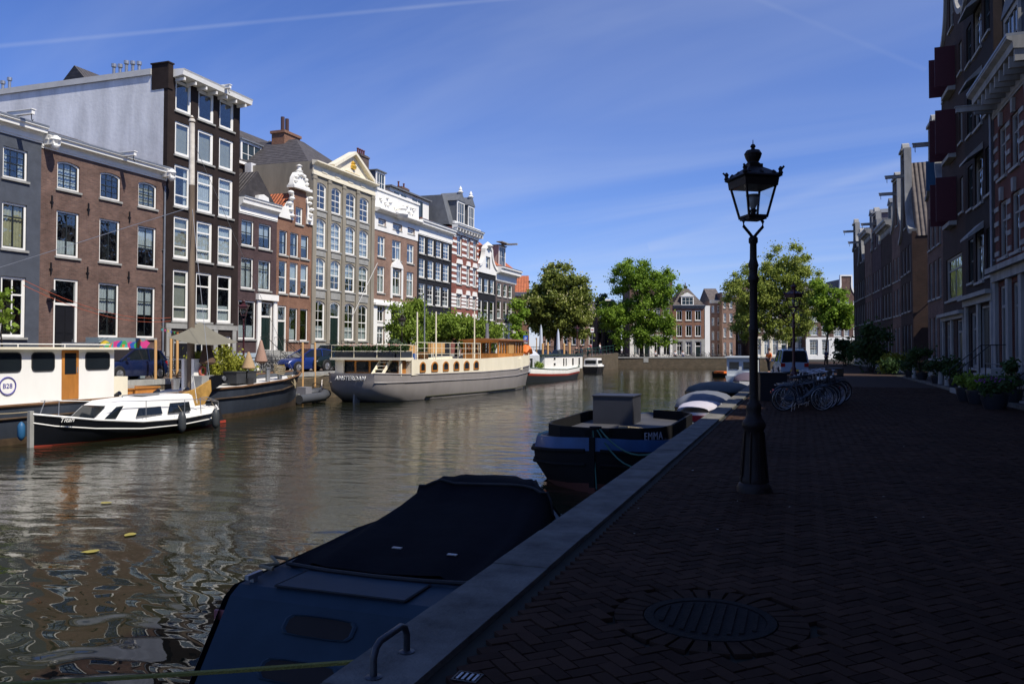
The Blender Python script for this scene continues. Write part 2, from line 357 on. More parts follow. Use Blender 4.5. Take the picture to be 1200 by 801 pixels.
# the ground reaches the horizon; the canal is cut through it
gmb = MB()
def gq(a, b_, c, d, z=-.03): gmb.add([(*a, z), (*b_, z), (*c, z), (*d, z)], [(0,1,2,3)])
gq((KX+.25, -60), (1500, -60), (1500, 2000), (KX+.25, 2000))
part('ground', gmb, mat('street grout', (.020, .019, .012), .95, var=.4, vscale=4), fixn=False)['kind'] = 'structure'
g2 = MB(); fw0, fw1 = V(atD(709.5, 431.5, 130)[:2]), V(atD(935, 431.5, 130)[:2])
g2.add([(-1500, -60, LZ), (LX-.3, -60, LZ), (LX-.3, fw0.y+.4, LZ), (fw1.x, fw1.y+.4, LZ), (fw1.x, 2000, LZ), (-1500, 2000, LZ)], [(0, 1, 2, 3), (0, 3, 4, 5)])
g2.f[-2:] = [(0, 1, 2, 5), (2, 3, 4, 5)]
part('far_street', g2, bk_street, fixn=False)['kind'] = 'structure'
sheet('canal_bed', -60, 20, -60, 200, -2.6, mat('mud', (.02, .018, .012), 1))
# herringbone street of clay bricks, laid brick by brick
def paving():
    c45 = sqrt(.5); b_ = .1; vs = []; fs = []; va = []; r = random.Random(3)
    X0, X1, Y0, Y1 = -1.83, 6.0, 1.0, 40.0
    n = int(60/b_/1.4)
    for i in range(-n, n):
        for j in range(-n, n):
            k = (i-j) % 4
            if k == 0: q = (i, i+2, j, j+1)
            elif k == 3: q = (i, i+1, j, j+2)
            else: continue
            cxx, cyy = (q[0]+q[1])/2*b_, (q[2]+q[3])/2*b_
            X, Y = (cxx-cyy)*c45+2, (cxx+cyy)*c45+20
            if not (X0+.06 < X < X1-.02 and Y0 < Y < Y1): continue
            if (X+.54)**2+(Y-5.2)**2 < .62**2: continue
            g = .006; dz = r.uniform(-.003, .003)
            base = len(vs)
            for (u, v_) in ((q[0]*b_+g, q[2]*b_+g), (q[1]*b_-g, q[2]*b_+g), (q[1]*b_-g, q[3]*b_-g), (q[0]*b_+g, q[3]*b_-g)):
                vs.append((min(max((u-v_)*c45+2, X0), X1), (u+v_)*c45+20, dz+r.uniform(-.003, .003)))
            for t_ in range(4): x, y, z = vs[base+t_]; vs.append((x, y, -.028))
            a = base; fs += [(a, a+1, a+2, a+3), (a, a+4, a+5, a+1), (a+1, a+5, a+6, a+2), (a+2, a+6, a+7, a+3), (a+3, a+7, a+4, a)]
            c = r.random(); va += [c]*5
    me = bpy.data.meshes.new('brick_paving'); me.from_pydata(vs, [], fs); at = me.attributes.new('var', 'FLOAT', 'FACE'); at.data.foreach_set('value', va)
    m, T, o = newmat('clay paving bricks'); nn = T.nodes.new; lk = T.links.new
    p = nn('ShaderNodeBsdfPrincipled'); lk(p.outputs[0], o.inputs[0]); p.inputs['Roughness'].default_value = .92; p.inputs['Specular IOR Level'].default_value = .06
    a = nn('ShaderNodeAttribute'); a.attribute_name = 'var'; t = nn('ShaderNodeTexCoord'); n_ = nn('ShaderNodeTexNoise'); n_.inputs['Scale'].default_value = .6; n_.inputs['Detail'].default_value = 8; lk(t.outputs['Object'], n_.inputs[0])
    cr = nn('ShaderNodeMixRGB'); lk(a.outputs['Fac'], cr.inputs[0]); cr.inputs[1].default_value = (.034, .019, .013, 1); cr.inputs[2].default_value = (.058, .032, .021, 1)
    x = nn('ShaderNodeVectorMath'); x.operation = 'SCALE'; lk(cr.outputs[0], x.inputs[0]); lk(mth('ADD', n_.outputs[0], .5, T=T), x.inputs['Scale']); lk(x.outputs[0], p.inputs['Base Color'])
    b = nn('ShaderNodeBump'); b.inputs['Strength'].default_value = .5; b.inputs['Distance'].default_value = .005; n3 = nn('ShaderNodeTexNoise'); n3.inputs['Scale'].default_value = 60; lk(t.outputs['Object'], n3.inputs[0]); lk(n3.outputs[0], b.inputs['Height']); lk(b.outputs[0], p.inputs['Normal'])
    me.materials.append(m); link('brick_paving', me)['kind'] = 'structure'
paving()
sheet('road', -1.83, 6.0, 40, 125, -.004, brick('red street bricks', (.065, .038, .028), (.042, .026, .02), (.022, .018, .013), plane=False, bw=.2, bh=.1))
# bricks laid round the manhole
mh = MB()
for k in range(30):
    a0, a1 = 2*pi*k/30+.02, 2*pi*(k+1)/30-.02
    for r0, r1 in ((.42, .60),):
        c = [(-.54+r*cos(a), 5.2+r*sin(a)) for r, a in ((r0, a0), (r1, a0), (r1, a1), (r0, a1))]
        mh.add([(x, y, .001) for x, y in c]+[(x, y, -.028) for x, y in c], [(0,1,2,3),(0,4,5,1),(1,5,6,2),(2,6,7,3),(3,7,4,0)])
part('manhole_surround', mh, mat('manhole bricks', (.044, .026, .018), .92, var=.4, vscale=8, spec=.06))['kind'] = 'structure'
t = thing('manhole_cover', 'round cast iron manhole cover with raised ribs set in the brick street', 'manhole cover', (-.54, 5.2, -.02))
part('rim', MB().lathe([(.41, 0), (.41, .024), (.35, .024), (.35, .012)], n=40), oldiron, t)
mb = MB().lathe([(.345, 0), (.345, .018)], n=40)
for k in range(-4, 5):
    l = sqrt(.33**2-(k*.07)**2)*.9; mb.box(k*.07-.013, k*.07+.013, -l, l, .016, .028)
part('cover', mb, oldiron, t)
# kerb of the near quay: big stones with joints
r = random.Random(5); y = -6
ks = MB()
while y < 128:
    l = r.uniform(1.1, 1.5); dz = r.uniform(-.004, .004)
    ks.box(KX, -1.84, y+.005, y+l-.005, -.35, .012+dz); y += l
part('kerb', ks, hard)['kind'] = 'structure'
tag(part('quay_wall', MB().box(KX+.06, KX+.4, -20, 130, -2.6, -.352), bk_quay), 'brick quay wall below the kerb stones of the shaded street', 'quay wall')
mb = MB().box(LX-.4, LX, -20, fw0.y-30, -2.6, LZ-.2)
q = tag(part('quay_wall', mb, bk_quay), 'sunlit brown brick quay wall behind the boats on the left', 'quay wall')
ks = MB(); y = -20
while y < fw0.y-31: ks.box(LX-.45, LX+.04, y+.006, y+1.4-.006, LZ-.2, LZ+.05); y += 1.4
k_ = part('quay_coping', ks, stone, q)
# ramp wall up to the bridge on the left and the bright corner
yA = fw0.y-30; rw = MB().prism([(0, -2.6), (30, -2.6), (30, 1.25), (0, LZ+.05)], -.4, 0)
q = tag(part('ramp_wall', rw, bk_quay, loc=(LX, yA, 0), rot=(0, 0, pi/2)), 'brick ramp wall rising to the bridge beside the small white cabin boat', 'quay wall')
rs = MB().prism([(0, LZ-.1), (30, 1.15), (42, 1.15), (42, -.5), (0, -.5)], .0, 22)
part('bridge_road', rs, bk_street, loc=(LX-.4, yA, 0), rot=(0, 0, pi/2))['kind'] = 'structure'
# far quay wall
fl = (fw1-fw0).length
q = tag(part('far_quay_wall', MB().box(0, fl, 0, .5, -2.6, LZ+.1), bk_quay, loc=(fw0.x, fw0.y, 0), rot=(0, 0, AL)), 'dark brick quay wall across the far end of the canal', 'quay wall')
part('coping', MB().box(0, fl, -.06, .56, LZ+.1, LZ+.28), stone, q)
part('porthole', MB().box(6.2, 7.0, -.05, -.003, -.3, .55), stone, q)
# right pavement
sheet('pavement', 6.12, 7.6, 2, 56, .10, brick('pavement bricks', (.11, .085, .07), (.08, .06, .055), (.04, .035, .03), plane=False, bw=.2, bh=.1))
mb = MB(); y = 2
while y < 54: mb.box(6.0, 6.12, y+.004, y+.996, -.05, .105); y += 1
part('kerb_strip', mb, hard)['kind'] = 'structure'

# ================================================================== HOUSES
def archpts(x0, x1, z0, z1, rise, n=8):
    if rise <= 0: return [(x0, z0), (x1, z0), (x1, z1), (x0, z1)]
    w_ = (x1-x0)/2; rr = (w_*w_+rise*rise)/(2*rise); cz = z1-rr; a = math.asin(min(1, w_/rr)); c = (x0+x1)/2
    return [(x0, z0), (x1, z0)]+[(c+rr*sin(a-2*a*k/n), cz+rr*cos(a-2*a*k/n)) for k in range(n+1)]
WC = {}
# style: frame width, horizontal bars [(frac, thick)], vertical bars n, bar thick, vertical range
ST = {
 'sash6': (.10, [(.5, .07), (.25, .03), (.75, .03)], 1, .03, (0, 1)),
 'sashT': (.09, [(.52, .06)], 1, .035, (.0, 1)),
 'dark6': (.09, [(.5, .06), (.75, .03), (.25, .03)], 2, .025, (0, 1)),
 'caseT': (.10, [(.72, .06)], 1, .05, (0, 1)),
 'black': (.14, [(.74, .09), (.25, .07)], 0, .03, (0, 1)),
 'blackr': (.15, [], 0, .03, (0, 1)),
 'open': (.10, [], 1, .05, (0, 1)),
 'grid': (.09, [(.33, .03), (.5, .06), (.67, .03), (.17, .025), (.84, .025)], 2, .03, (0, 1)),
 'shop': (.10, [(.72, .08)], 1, .06, (0, 1)),
 'two': (.08, [(.5, .06)], 0, .03, (0, 1)),
 'twin': (.08, [(.68, .07)], 1, .08, (0, 1)),
}
bars_dark = mat('dark sash paint', (.02, .025, .025), .4)
def window(root, x0, x1, z0, z1, style='sashT', rise=0, cur=None, fm=white, sash=None, sill=None, inset=.07, gl=glass, sillm=None):
    if cur == 'none': cur = None; style = style
    if cur is None and style not in ('open', 'blackr'): cur = rnd.choice([None, None, 'side', 'low', 'half', 'net', 'side', 'blindhalf'])
    W, H = round(x1-x0, 2), round(z1-z0, 2); sash = sash or fm; sillm = sillm or stone
    key = (W, H, style, rise, fm.name, sash.name, inset)
    fwid, hb, nv, bt, (v0, v1) = ST[style]
    if key not in WC:
        A = archpts(0, W, 0, H, rise); I = archpts(fwid, W-fwid, fwid, H-fwid, max(0, rise*.92) if rise else 0)
        mb = MB().prism(A, inset, inset+.09, 0, holes=[I])
        for fr_, tk in hb:
            z = fwid+(H-2*fwid)*fr_; mb.box(fwid, W-fwid, inset+.03, inset+.075, z-tk/2, z+tk/2, 1)
        for i in range(nv):
            x = fwid+(W-2*fwid)*(i+1)/(nv+1); mb.box(x-bt/2, x+bt/2, inset+.032, inset+.073, fwid+(H-2*fwid)*v0, fwid+(H-2*fwid)*v1-(rise*.1), 1)
        mb.prism(archpts(fwid, W-fwid, fwid, H-fwid, rise*.92), inset+.028, inset+.08, 1, holes=[archpts(fwid+.035, W-fwid-.035, fwid+.035, H-fwid-.035, rise*.85)])
        me = mb.mesh('window', [fm, sash])
        pn = MB().prism(archpts(fwid, W-fwid, fwid, H-fwid, rise*.92), inset+.05, inset+.056).mesh('pane', [gl])
        WC[key] = (me, pn)
    me, pn = WC[key]
    o = link('window', me, root, (x0, 0, z0)); link('pane', pn, o)
    if sill != 0:
        k2 = ('sill', W, sillm.name)
        if k2 not in WC: WC[k2] = MB().box(-.09, W+.09, -.09, .06, -.11, -.002).mesh('sill', sillm)
        link('sill', WC[k2], o)
    if cur:
        mt, a, bb = {'net': (curt, 0, 1), 'tan': (curtt, 0, 1), 'blind': (blind, 0, 1), 'half': (curt, .45, 1), 'tanhalf': (curtt, .25, 1), 'low': (curt, 0, .35), 'blindhalf': (blind, .5, 1), 'side': (curt, -1, 0)}[cur]
        k3 = ('cur', W, H, cur)
        if k3 not in WC:
            mb = MB(); y = inset+.16
            if a < 0: segs = [(.1, .1+W*.2, .08, H-.08), (W-.1-W*.2, W-.1, .08, H-.08)]
            else: segs = [(.05, W-.05, .05+(H-.1)*a, .05+(H-.1)*bb)]
            for xa, xb, za, zb in segs:
                n = max(4, int((xb-xa)/.05)); amp = .0 if mt is blind else .018
                vs = []; fs = []
                for i in range(n+1):
                    x = xa+(xb-xa)*i/n; yy = y+amp*sin(i*1.9)
                    vs += [(x, yy, za), (x, yy, zb)]
                for i in range(n): fs.append((2*i, 2*i+2, 2*i+3, 2*i+1))
                mb.add(vs, fs)
            WC[k3] = mb.mesh('curtain', mt, fixn=False)
        link('curtain' if mt is not blind else 'blind', WC[k3], o)
    return o
def door(root, x0, x1, z0, z1, fm=white, dm=doorg, light=.28, rise=0, glassdoor=False):
    W, H = x1-x0, z1-z0
    A = archpts(0, W, 0, H, rise); zt = H*(1-light)
    holes = [[(.12, .0+.02), (W-.12, .02), (W-.12, zt-.06), (.12, zt-.06)], archpts(.12, W-.12, zt+.06, H-.1, rise*.8)] if light else [[(.12, .02), (W-.12, .02), (W-.12, H-.1), (.12, H-.1)]]
    fr = part('door_frame', MB().prism(A, .05, .18, holes=holes), fm, root, loc=(x0, 0, z0))
    top = zt-.06 if light else H-.1
    mb = MB().box(.122, W-.122, .11, .16, .02, top-.002)
    ph = (top-.3)/2
    for k in range(2):
        for a, b_ in ((.2, W/2-.05), (W/2+.05, W-.2)): mb.box(a, b_, .092, .112, .15+k*(ph+.05), .1+k*(ph+.05)+ph)
    d = part('door', mb, dm, root, loc=(x0, 0, z0))
    part('handle', MB().tube([(W-.26, .06, 1.05), (W-.26, .06, 1.2)], .015, 6).tube([(W-.26, .06, 1.12), (W-.26, .11, 1.12)], .012, 6), steel, d)
    if light: part('fanlight', MB().box(.12, W-.12, .12, .125, zt+.06, H-.1), glass, fr)
    return d
def cornice(root, x0, x1, z0, z1, out=.55, mt=white, brk=0, gut=zinc, name='cornice', frieze=.45):
    H = z1-z0; f = z0+H*frieze
    prof = [(0, z0), (-.05, z0), (-.05, z0+.06), (-.09, z0+.1), (-.07, z0+.14), (-.07, f), (-.18, f+.05), (-.22, f+.12), (-out*.8, f+H*.16), (-out*.82, z1-H*.18), (-out, z1-H*.1), (-out, z1-.02), (0, z1-.02)]
    mb = MB().prism([(a, b) for a, b in prof][::-1], x0, x1, axis='x')
    if brk:
        n = max(2, int((x1-x0)/brk))
        for i in range(n+1):
            x = x0+.12+(x1-x0-.24)*i/n; mb.box(x-.07, x+.07, -out*.75, -.07, f-H*.22, f+H*.17)
    o = part(name, mb, mt, root)
    part('gutter', MB().box(x0, x1, -out-.02, 0, z1-.018, z1+.07), gut, o)
    return o
def strip(mb, pts, wd, y0, y1, mi=None):
    # a ribbon of stone following an outline
    P = [V((a, b)) for a, b in pts]
    L_ = []
    for i, p_ in enumerate(P):
        d = (P[min(i+1, len(P)-1)]-P[max(i-1, 0)]).normalized(); L_.append((p_, V((-d.y, d.x))*wd/2))
    for i in range(len(P)-1):
        (a, na), (b, nb) = L_[i], L_[i+1]
        q = [a-na, a+na, b+nb, b-nb]
        vs = [(c.x, y0, c.y) for c in q]+[(c.x, y1, c.y) for c in q]
        mb.add(vs, [(0,1,2,3),(4,7,6,5),(0,4,5,1),(1,5,6,2),(2,6,7,3),(3,7,4,0)], mi)
def scroll(x0, z0, x1, z1, n=8):
    # concave quarter from (x0,z0) outside low to (x1,z1) inside high
    return [(x1+(x0-x1)*(1-sin(pi/2*k/n)), z0+(z1-z0)*(1-cos(pi/2*k/n))) for k in range(n+1)]
def gable_pts(kind, w_, e, h, nw, c=None):
    # outline from right eave to left eave (CCW top)
    c = w_/2 if c is None else c
    if kind == 'neck': right = [(w_, e), (w_, e+.35)]+scroll(w_, e+.35, c+nw/2, e+h*.62)[1:]+[(c+nw/2, e+h)]
    elif kind == 'bell': right = [(w_, e), (w_-.05, e+.3)]+[(c+nw/2+(w_-.05-c-nw/2)*(1-sin(pi/2*k/8)), e+.3+(h*.72)*(1-cos(pi/2*k/8))**.8) for k in range(1, 9)]+[(c+nw/2, e+h*.9), (c+nw*.35, e+h)]
    elif kind == 'step':
        right = [(w_, e)]; n = 4
        for k in range(n): x = w_-(w_-c-nw/2)*k/n; right += [(x, e+h*(k+.7)/(n+.7)), (w_-(w_-c-nw/2)*(k+1)/n, e+h*(k+.7)/(n+.7))]
        right += [(c+nw/2, e+h)]
    elif kind == 'tri': right = [(w_, e), (c+nw/2, e+h)]
    else: return [(w_, e), (0, e)]
    left = [(2*c-x, z) if kind != 'tri' else (2*c-x, z) for x, z in right[::-1]]
    left = [(max(0, x) if True else x, z) for x, z in left]
    return right+left
def roof(root, kind, w_, d, e, h, mt=None, y0=.3, ov=.05, zt=None):
    a, b, c, dd_ = -ov, w_+ov, y0, d
    mb = MB()
    if kind == 'ridge_y':   # ridge runs back from the facade
        mb.add([(a, c, e), (w_/2, c, e+h), (b, c, e), (a, dd_, e), (w_/2, dd_, e+h), (b, dd_, e), (w_/2, c, e-.01), (w_/2, dd_, e-.01)], [(0, 1, 4, 3), (1, 2, 5, 4), (0, 2, 1), (3, 4, 5), (0, 3, 5, 2)])
    elif kind == 'ridge_x':
        m_ = (c+dd_)/2; mb.add([(a, c, e), (b, c, e), (b, dd_, e), (a, dd_, e), (a, m_, e+h), (b, m_, e+h)], [(0, 1, 5, 4), (2, 3, 4, 5), (1, 2, 5), (3, 0, 4), (0, 3, 2, 1)])
    elif kind == 'hip':
        k = min(w_, dd_-c)*.42; mb.add([(a, c, e), (b, c, e), (b, dd_, e), (a, dd_, e), (a+k, c+k, e+h), (b-k, c+k, e+h), (b-k, dd_-k, e+h), (a+k, dd_-k, e+h)], [(0, 1, 5, 4), (1, 2, 6, 5), (2, 3, 7, 6), (3, 0, 4, 7), (4, 5, 6, 7), (0, 3, 2, 1)])
    elif kind == 'mansard':
        k = .9; mb.add([(a, c, e), (b, c, e), (b, dd_, e), (a, dd_, e), (a, c+k, e+h), (b, c+k, e+h), (b, dd_-k, e+h), (a, dd_-k, e+h)], [(0, 1, 5, 4), (1, 2, 6, 5), (2, 3, 7, 6), (3, 0, 4, 7), (4, 5, 6, 7), (0, 3, 2, 1)])
    else: mb.box(a, b, c, dd_, e, e+.15)
    return part('roof', mb, mt or (t_darky if kind == 'ridge_y' else t_dark), root)
def chimney(root, x, y, z0, z1, w_=.9, d=.7, mt=bk_brown, pots=3, parent=None):
    mb = MB().box(x-w_/2, x+w_/2, y-d/2, y+d/2, z0, z1-.25).box(x-w_/2-.07, x+w_/2+.07, y-d/2-.07, y+d/2+.07, z1-.248, z1-.1).box(x-w_/2+.03, x+w_/2-.03, y-d/2+.03, y+d/2-.03, z1-.098, z1)
    o = part('chimney', mb, mt, parent or root)
    for i in range(pots):
        part('chimney_pot', MB().lathe([(.11, 0), (.12, .1), (.085, .14), (.085, .45), (.13, .5), (.1, .56)], (x-w_/2+.2+(w_-.4)*(i/(max(1, pots-1))), y, z1), 10), mat('chimney pot clay', (.12, .03, .025), .7) if mt is not white else zinc, o, smooth=True)
    return o
def dormer(root, x0, x1, y0, z0, z1, depth=1.8, mt=white, rm=lead, style='sashT', peak=0, cheek=lead, parent=None, hoist=False):
    d = part('dormer', MB().box(x0, x1, y0+.1, y0+depth, z0, z1), cheek, parent or root)
    H = z1-z0; W = x1-x0
    mb = MB().prism([(x0-.05, z0), (x1+.05, z0), (x1+.05, z1)]+([((x0+x1)/2, z1+peak)] if peak else [])+[(x0-.05, z1)], y0, y0+.1, holes=[[(x0+.1, z0+.12), (x1-.1, z0+.12), (x1-.1, z1-.2), (x0+.1, z1-.2)]])
    part('dormer_front', mb, mt, d)
    fwid = .04
    wb = MB().box(x0+.1, x1-.1, y0+.06, y0+.09, z0+.12, z1-.2)
    part('pane', wb, mat('dormer glass', (.03, .05, .07), .06), d)
    n = 2 if W > 1.2 else 1
    bm_ = MB()
    for i in range(1, n+1): x = x0+.1+(W-.2)*i/(n+1); bm_.box(x-.03, x+.03, y0+.03, y0+.058, z0+.12, z1-.2)
    bm_.box(x0+.1, x1-.1, y0+.032, y0+.056, z0+.12+(H-.32)*.5-.02, z0+.12+(H-.32)*.5+.02)
    part('glazing_bar', bm_, mt, d)
    if peak: rb = MB().prism([(x0-.15, z1), (x1+.15, z1), ((x0+x1)/2, z1+peak+.12)], y0-.08, y0+depth)
    else: rb = MB().box(x0-.15, x1+.15, y0-.15, y0+depth, z1, z1+.1)
    part('dormer_roof', rb, rm, d)
    return d
def hoist(root, x, z, L_=1.1, mt=white):
    mb = MB().box(x-.08, x+.08, -L_, .3, z, z+.2).box(x-.12, x+.12, -L_-.04, .3, z+.202, z+.24)
    o = part('hoist_beam', mb, mt, root)
    part('hook', MB().tube([(x, -L_+.12, z), (x, -L_+.12, z-.22), (x+.06, -L_+.12, z-.3), (x+.09, -L_+.12, z-.22)], .02, 6), iron, o)
def downpipe(root, x, z0, z1, mt=zinc):
    mb = MB().tube([(x, -.11, z0), (x, -.11, z1-.4), (x, -.11, z1)], .055, 8)
    for k in range(int((z1-z0)/2)): mb.box(x-.08, x+.08, -.12, 0, z0+1+k*2, z0+1.05+k*2)
    part('downpipe', mb, mt, root, smooth=True)
def pieces(name, lst, mt, root):
    for m_ in lst: part(name, m_, mt, root)
def house(name, label, loc, rz, w_, d, eave, wallm, ops, gable=None, lean=.012, side=None, z0=-.6, cat='house', group=None, plinth=0, plm=stone, backeave=None):
    """ops: list of dict(x0,x1,z0,z1,...) ; z relative to loc.z"""
    root = thing(name, label, cat, loc, rz, group, rx=lean)
    out = [(0, z0), (w_, z0)]+(gable if gable else [(w_, eave), (0, eave)])
    holes = [archpts(o['x0'], o['x1'], o['z0'], o['z1'], o.get('rise', 0)) for o in ops]
    mb = MB().prism(out, 0, .3, holes=holes)
    e2 = backeave or eave
    if not side: mb.box(0, .25, .3, d, z0, e2)
    mb.box(w_-.25, w_, .3, d, z0, e2).box(0, w_, d-.002, d+.25, z0, e2)
    part('wall', mb, wallm, root)
    if side: part('side_wall', MB().box(-.003, .25, .302, d, z0, e2), side, root)
    part('interior', MB().box(.26, w_-.26, .9, d-.1, z0, e2-.1), dark, root)
    if plinth: 
        hh = [o for o in ops if o['z0'] < plinth+.1 and o.get('k') != 'hole']
        xs = [0]+sorted(sum(([o['x0']-.0, o['x1']+.0] for o in hh), []))+[w_]
        mbp = MB()
        for i in range(0, len(xs), 2):
            if xs[i+1]-xs[i] > .05: mbp.box(xs[i], xs[i+1], -.06, -.002, z0, plinth)
        part('plinth', mbp, plm, root)
    for o in ops:
        k = {a: b for a, b in o.items() if a in ('style', 'rise', 'cur', 'fm', 'sash', 'sill', 'inset', 'sillm')}
        kind = o.get('k', 'w')
        if kind == 'w': window(root, o['x0'], o['x1'], o['z0'], o['z1'], **k)
        elif kind == 'd': door(root, o['x0'], o['x1'], o['z0'], o['z1'], fm=o.get('fm', white), dm=o.get('dm', doorg), light=o.get('light', .28), rise=o.get('rise', 0))
    return root
def grid(cols, rows, **k):
    """cols [(x0,x1)], rows [(z0,z1,style,curtains)]"""
    out = []
    for z0, z1, st, cu in rows:
        for i, (a, b) in enumerate(cols):
            c = cu[i % len(cu)] if isinstance(cu, (list, tuple)) else cu
            out.append(dict(x0=a, x1=b, z0=z0, z1=z1, style=st, cur=c, **k))
    return out
def stoop(root, x0, x1, z, n=None, rail=True, mt=stone, depth=.28, blue=None):
    n = n or max(1, round(z/.19)); mb = MB(); h = z/n
    for i in range(n): mb.box(x0, x1, -.65-depth*(n-1-i) if i < n-1 else -.65, 0, h*i-(.3 if i == 0 else 0), h*(i+1)-.002)
    o = part('stoop', mb, mt, root)
    if rail:
        yb = -.65-depth*(n-1)
        for x in (x0+.05, x1-.05):
            rb = MB()
            rb.tube([(x, yb, .9), (x, -.65, z+.9), (x, -.05, z+.9)], .02, 6)
            for k in range(4): t_ = k/3; rb.tube([(x, yb+(-.65-yb)*t_, h+(z-h)*t_), (x, yb+(-.65-yb)*t_, .9+z*t_)], .014, 6)
            rb.tube([(x, -.1, z), (x, -.1, z+.9)], .014, 6)
            part('railing', rb, iron, o)
    return o
# --- the sunlit row on the left: measured on its facade plane -------------
def LR(px0, px1): # house span -> Y0, width
    a, b = onX(px0, 0, FX)[0], onX(px1, 0, FX)[0]; return a, b-a
def lcols(Y0, *ps): return [(onX(a, 0, FX)[0]-Y0, onX(b, 0, FX)[0]-Y0) for a, b in ps]
def lz(px, py): return onX(px, py, FX)[1]-LZ
def lrow(px, t_, b_, st, cu=None): return (lz(px, b_), lz(px, t_), st, cu)
# H0 grey blue
Y0, W = LR(-120, 45); Hn = lcols(Y0, (-108, -72), (-50, -18), (0, 29))
ops = grid(Hn, [lrow(15, 174, 210, 'dark6', [None, None, None]), lrow(15, 238, 292, 'caseT', ['tan'])], sash=bars_dark)
ops += grid(Hn, [lrow(14, 324, 395, 'shop', None)])
h0 = house('canal_house', 'grey blue painted house with tan curtains at the left edge of the photo', (FX, Y0, LZ), pi/2, W, 14, lz(45, 150), greyblue, ops, plinth=1.1)
cornice(h0, 0, W, lz(45, 168), lz(45, 150), .5)
roof(h0, 'ridge_x', W, 14, lz(45, 150), 2.2)
hoist(h0, onX(18, 0, FX)[0]-Y0-.3, lz(24, 140), 1.3)
# H1 brown brick
Y0, W = LR(45, 192); C = lcols(Y0, (64, 90.5), (114.5, 138.5), (159.5, 181))
ops = grid(C, [lrow(77, 190, 223, 'dark6', [None, None, 'tan'])], sash=bars_dark, rise=.12)
r2 = lrow(77, 248, 301, 'caseT', None)
ops += grid([C[0]], [r2], sash=bars_dark)+grid([C[1]], [(r2[0], r2[1], 'open', None)], sash=bars_dark)+grid([C[2]], [(r2[0], r2[1], 'sashT', 'half')], sash=bars_dark)
r3 = lrow(77, 327, 394, 'caseT', ['half', 'half']); ops += grid(C[1:], [r3], sash=bars_dark)
ops += [dict(x0=C[0][0]-.1, x1=C[0][1], z0=.75, z1=r3[1], k='d', dm=doorb, light=.3)]
E1 = lz(192, 199)
h1 = house('canal_house', 'wide brown brick house with white cornice behind the mast barge', (FX, Y0, LZ), pi/2, W, 14, E1, bk_brown, ops, plinth=1.3)
cornice(h1, 0, W, lz(192, 212), E1, .5)
for x in (.25, W-.25):
    mb = MB().lathe([(.05, -.5), (.16, -.42), (.2, -.3), (.12, -.2), (.2, -.1), (.26, 0), (.2, .12), (.1, .2)], (x, -.62, E1-.25), 10).box(x-.2, x+.2, -.72, -.1, E1-.5, E1-.1)
    part('cornice_console', mb, white, h1, smooth=True)
roof(h1, 'ridge_x', W, 14, E1, 2.4)
hoist(h1, C[1][1]-.2, E1-.05, 1.2)
stoop(h1, C[0][0]-.3, C[0][1]+.2, .75, rail=False)
downpipe(h1, W-.2, .2, E1-1)
mb = MB()
for cxx in ((C[0][1]+C[1][0])/2-.1, (C[1][1]+C[2][0])/2, .6):
    for zc in (r2[1]+.35, r3[1]+.45):
        mb.box(cxx-.03, cxx+.03, -.06, 0, zc-.3, zc+.3).box(cxx-.09, cxx+.09, -.05, -.003, zc-.06, zc)
part('wall_anchor', mb, iron, h1)
wl = part('wall_lantern', MB().lathe([(.05, -.3), (.16, .1), (.2, .12), (.05, .3)], (C[0][0]-.45, -.35, r3[1]-.9), 6).box(C[0][0]-.47, C[0][0]-.43, -.35, 0, r3[1]-1.2, r3[1]-1.16), iron, h1)
# H2 black house
Y0, W = LR(192.5, 277.5); C = lcols(Y0, (201.5, 220.5), (228.5, 247), (253.5, 270.5))
ops = grid(C, [lrow(211, 96, 132, 'blackr', None)], fm=white, sill=None)
ops += grid(C, [lrow(211, 144, 183, 'blackr', 'blind')])
ops += grid(C, [lrow(211, 194, 243, 'black', ['side', 'net', 'net']), lrow(211, 254, 303, 'black', ['blind', 'net', 'net']), lrow(211, 316, 376, 'black', ['blind', 'low', 'low'])])
ops += [dict(x0=C[0][0]+.1, x1=C[0][1]+.2, z0=.1, z1=2.3, k='d', dm=doorb, light=.2, fm=stone), dict(x0=C[1][0], x1=C[1][1], z0=.6, z1=2.3, style='caseT'), dict(x0=C[2][0], x1=C[2][1], z0=.6, z1=2.3, style='caseT')]
E2 = lz(193, 79)
h2 = house('canal_house', 'tall black painted house with big white windows and a bare grey side wall', (FX, Y0, LZ), pi/2, W, 22, E2-.3, blackp, ops, side=plaster)
z_ = lz(211, 378); part('ground_floor_band', MB().box(.05, W-.05, -.08, -.003, z_-.35, z_-.05), stone, h2)
mb = MB()
for x in (.1, C[0][1]+.25, C[1][1]+.2, W-.5): mb.box(x, x+.35, -.07, -.004, -.4, z_-.352)
part('pilaster', mb, stone, h2)
part('roof', MB().box(.25, W+.1, -.0, 22, E2-.29, E2-.1), lead, h2)
ev = MB().prism([(0, E2-.45), (-.75, E2-.35), (-.8, E2-.1), (-.85, E2), (.3, E2+.05), (.3, E2-.45)], .35, W+.25, axis='x')
for i in range(7): x = .6+(W-.9)*i/6; ev.box(x-.05, x+.05, -.7, 0, E2-.62, E2-.44)
part('eaves', ev, white, h2)
part('party_wall_pier', MB().box(-.04, .34, -.06, 1.2, E2-1.2, E2+.28).box(-.1, .40, -.1, 1.25, E2+.282, E2+.36), blackp, h2)
part('parapet', MB().box(-.12, .3, 1.2, 22, E2-.3, E2+.05), mat('pale zinc capping', (.5, .5, .48), .6), h2)
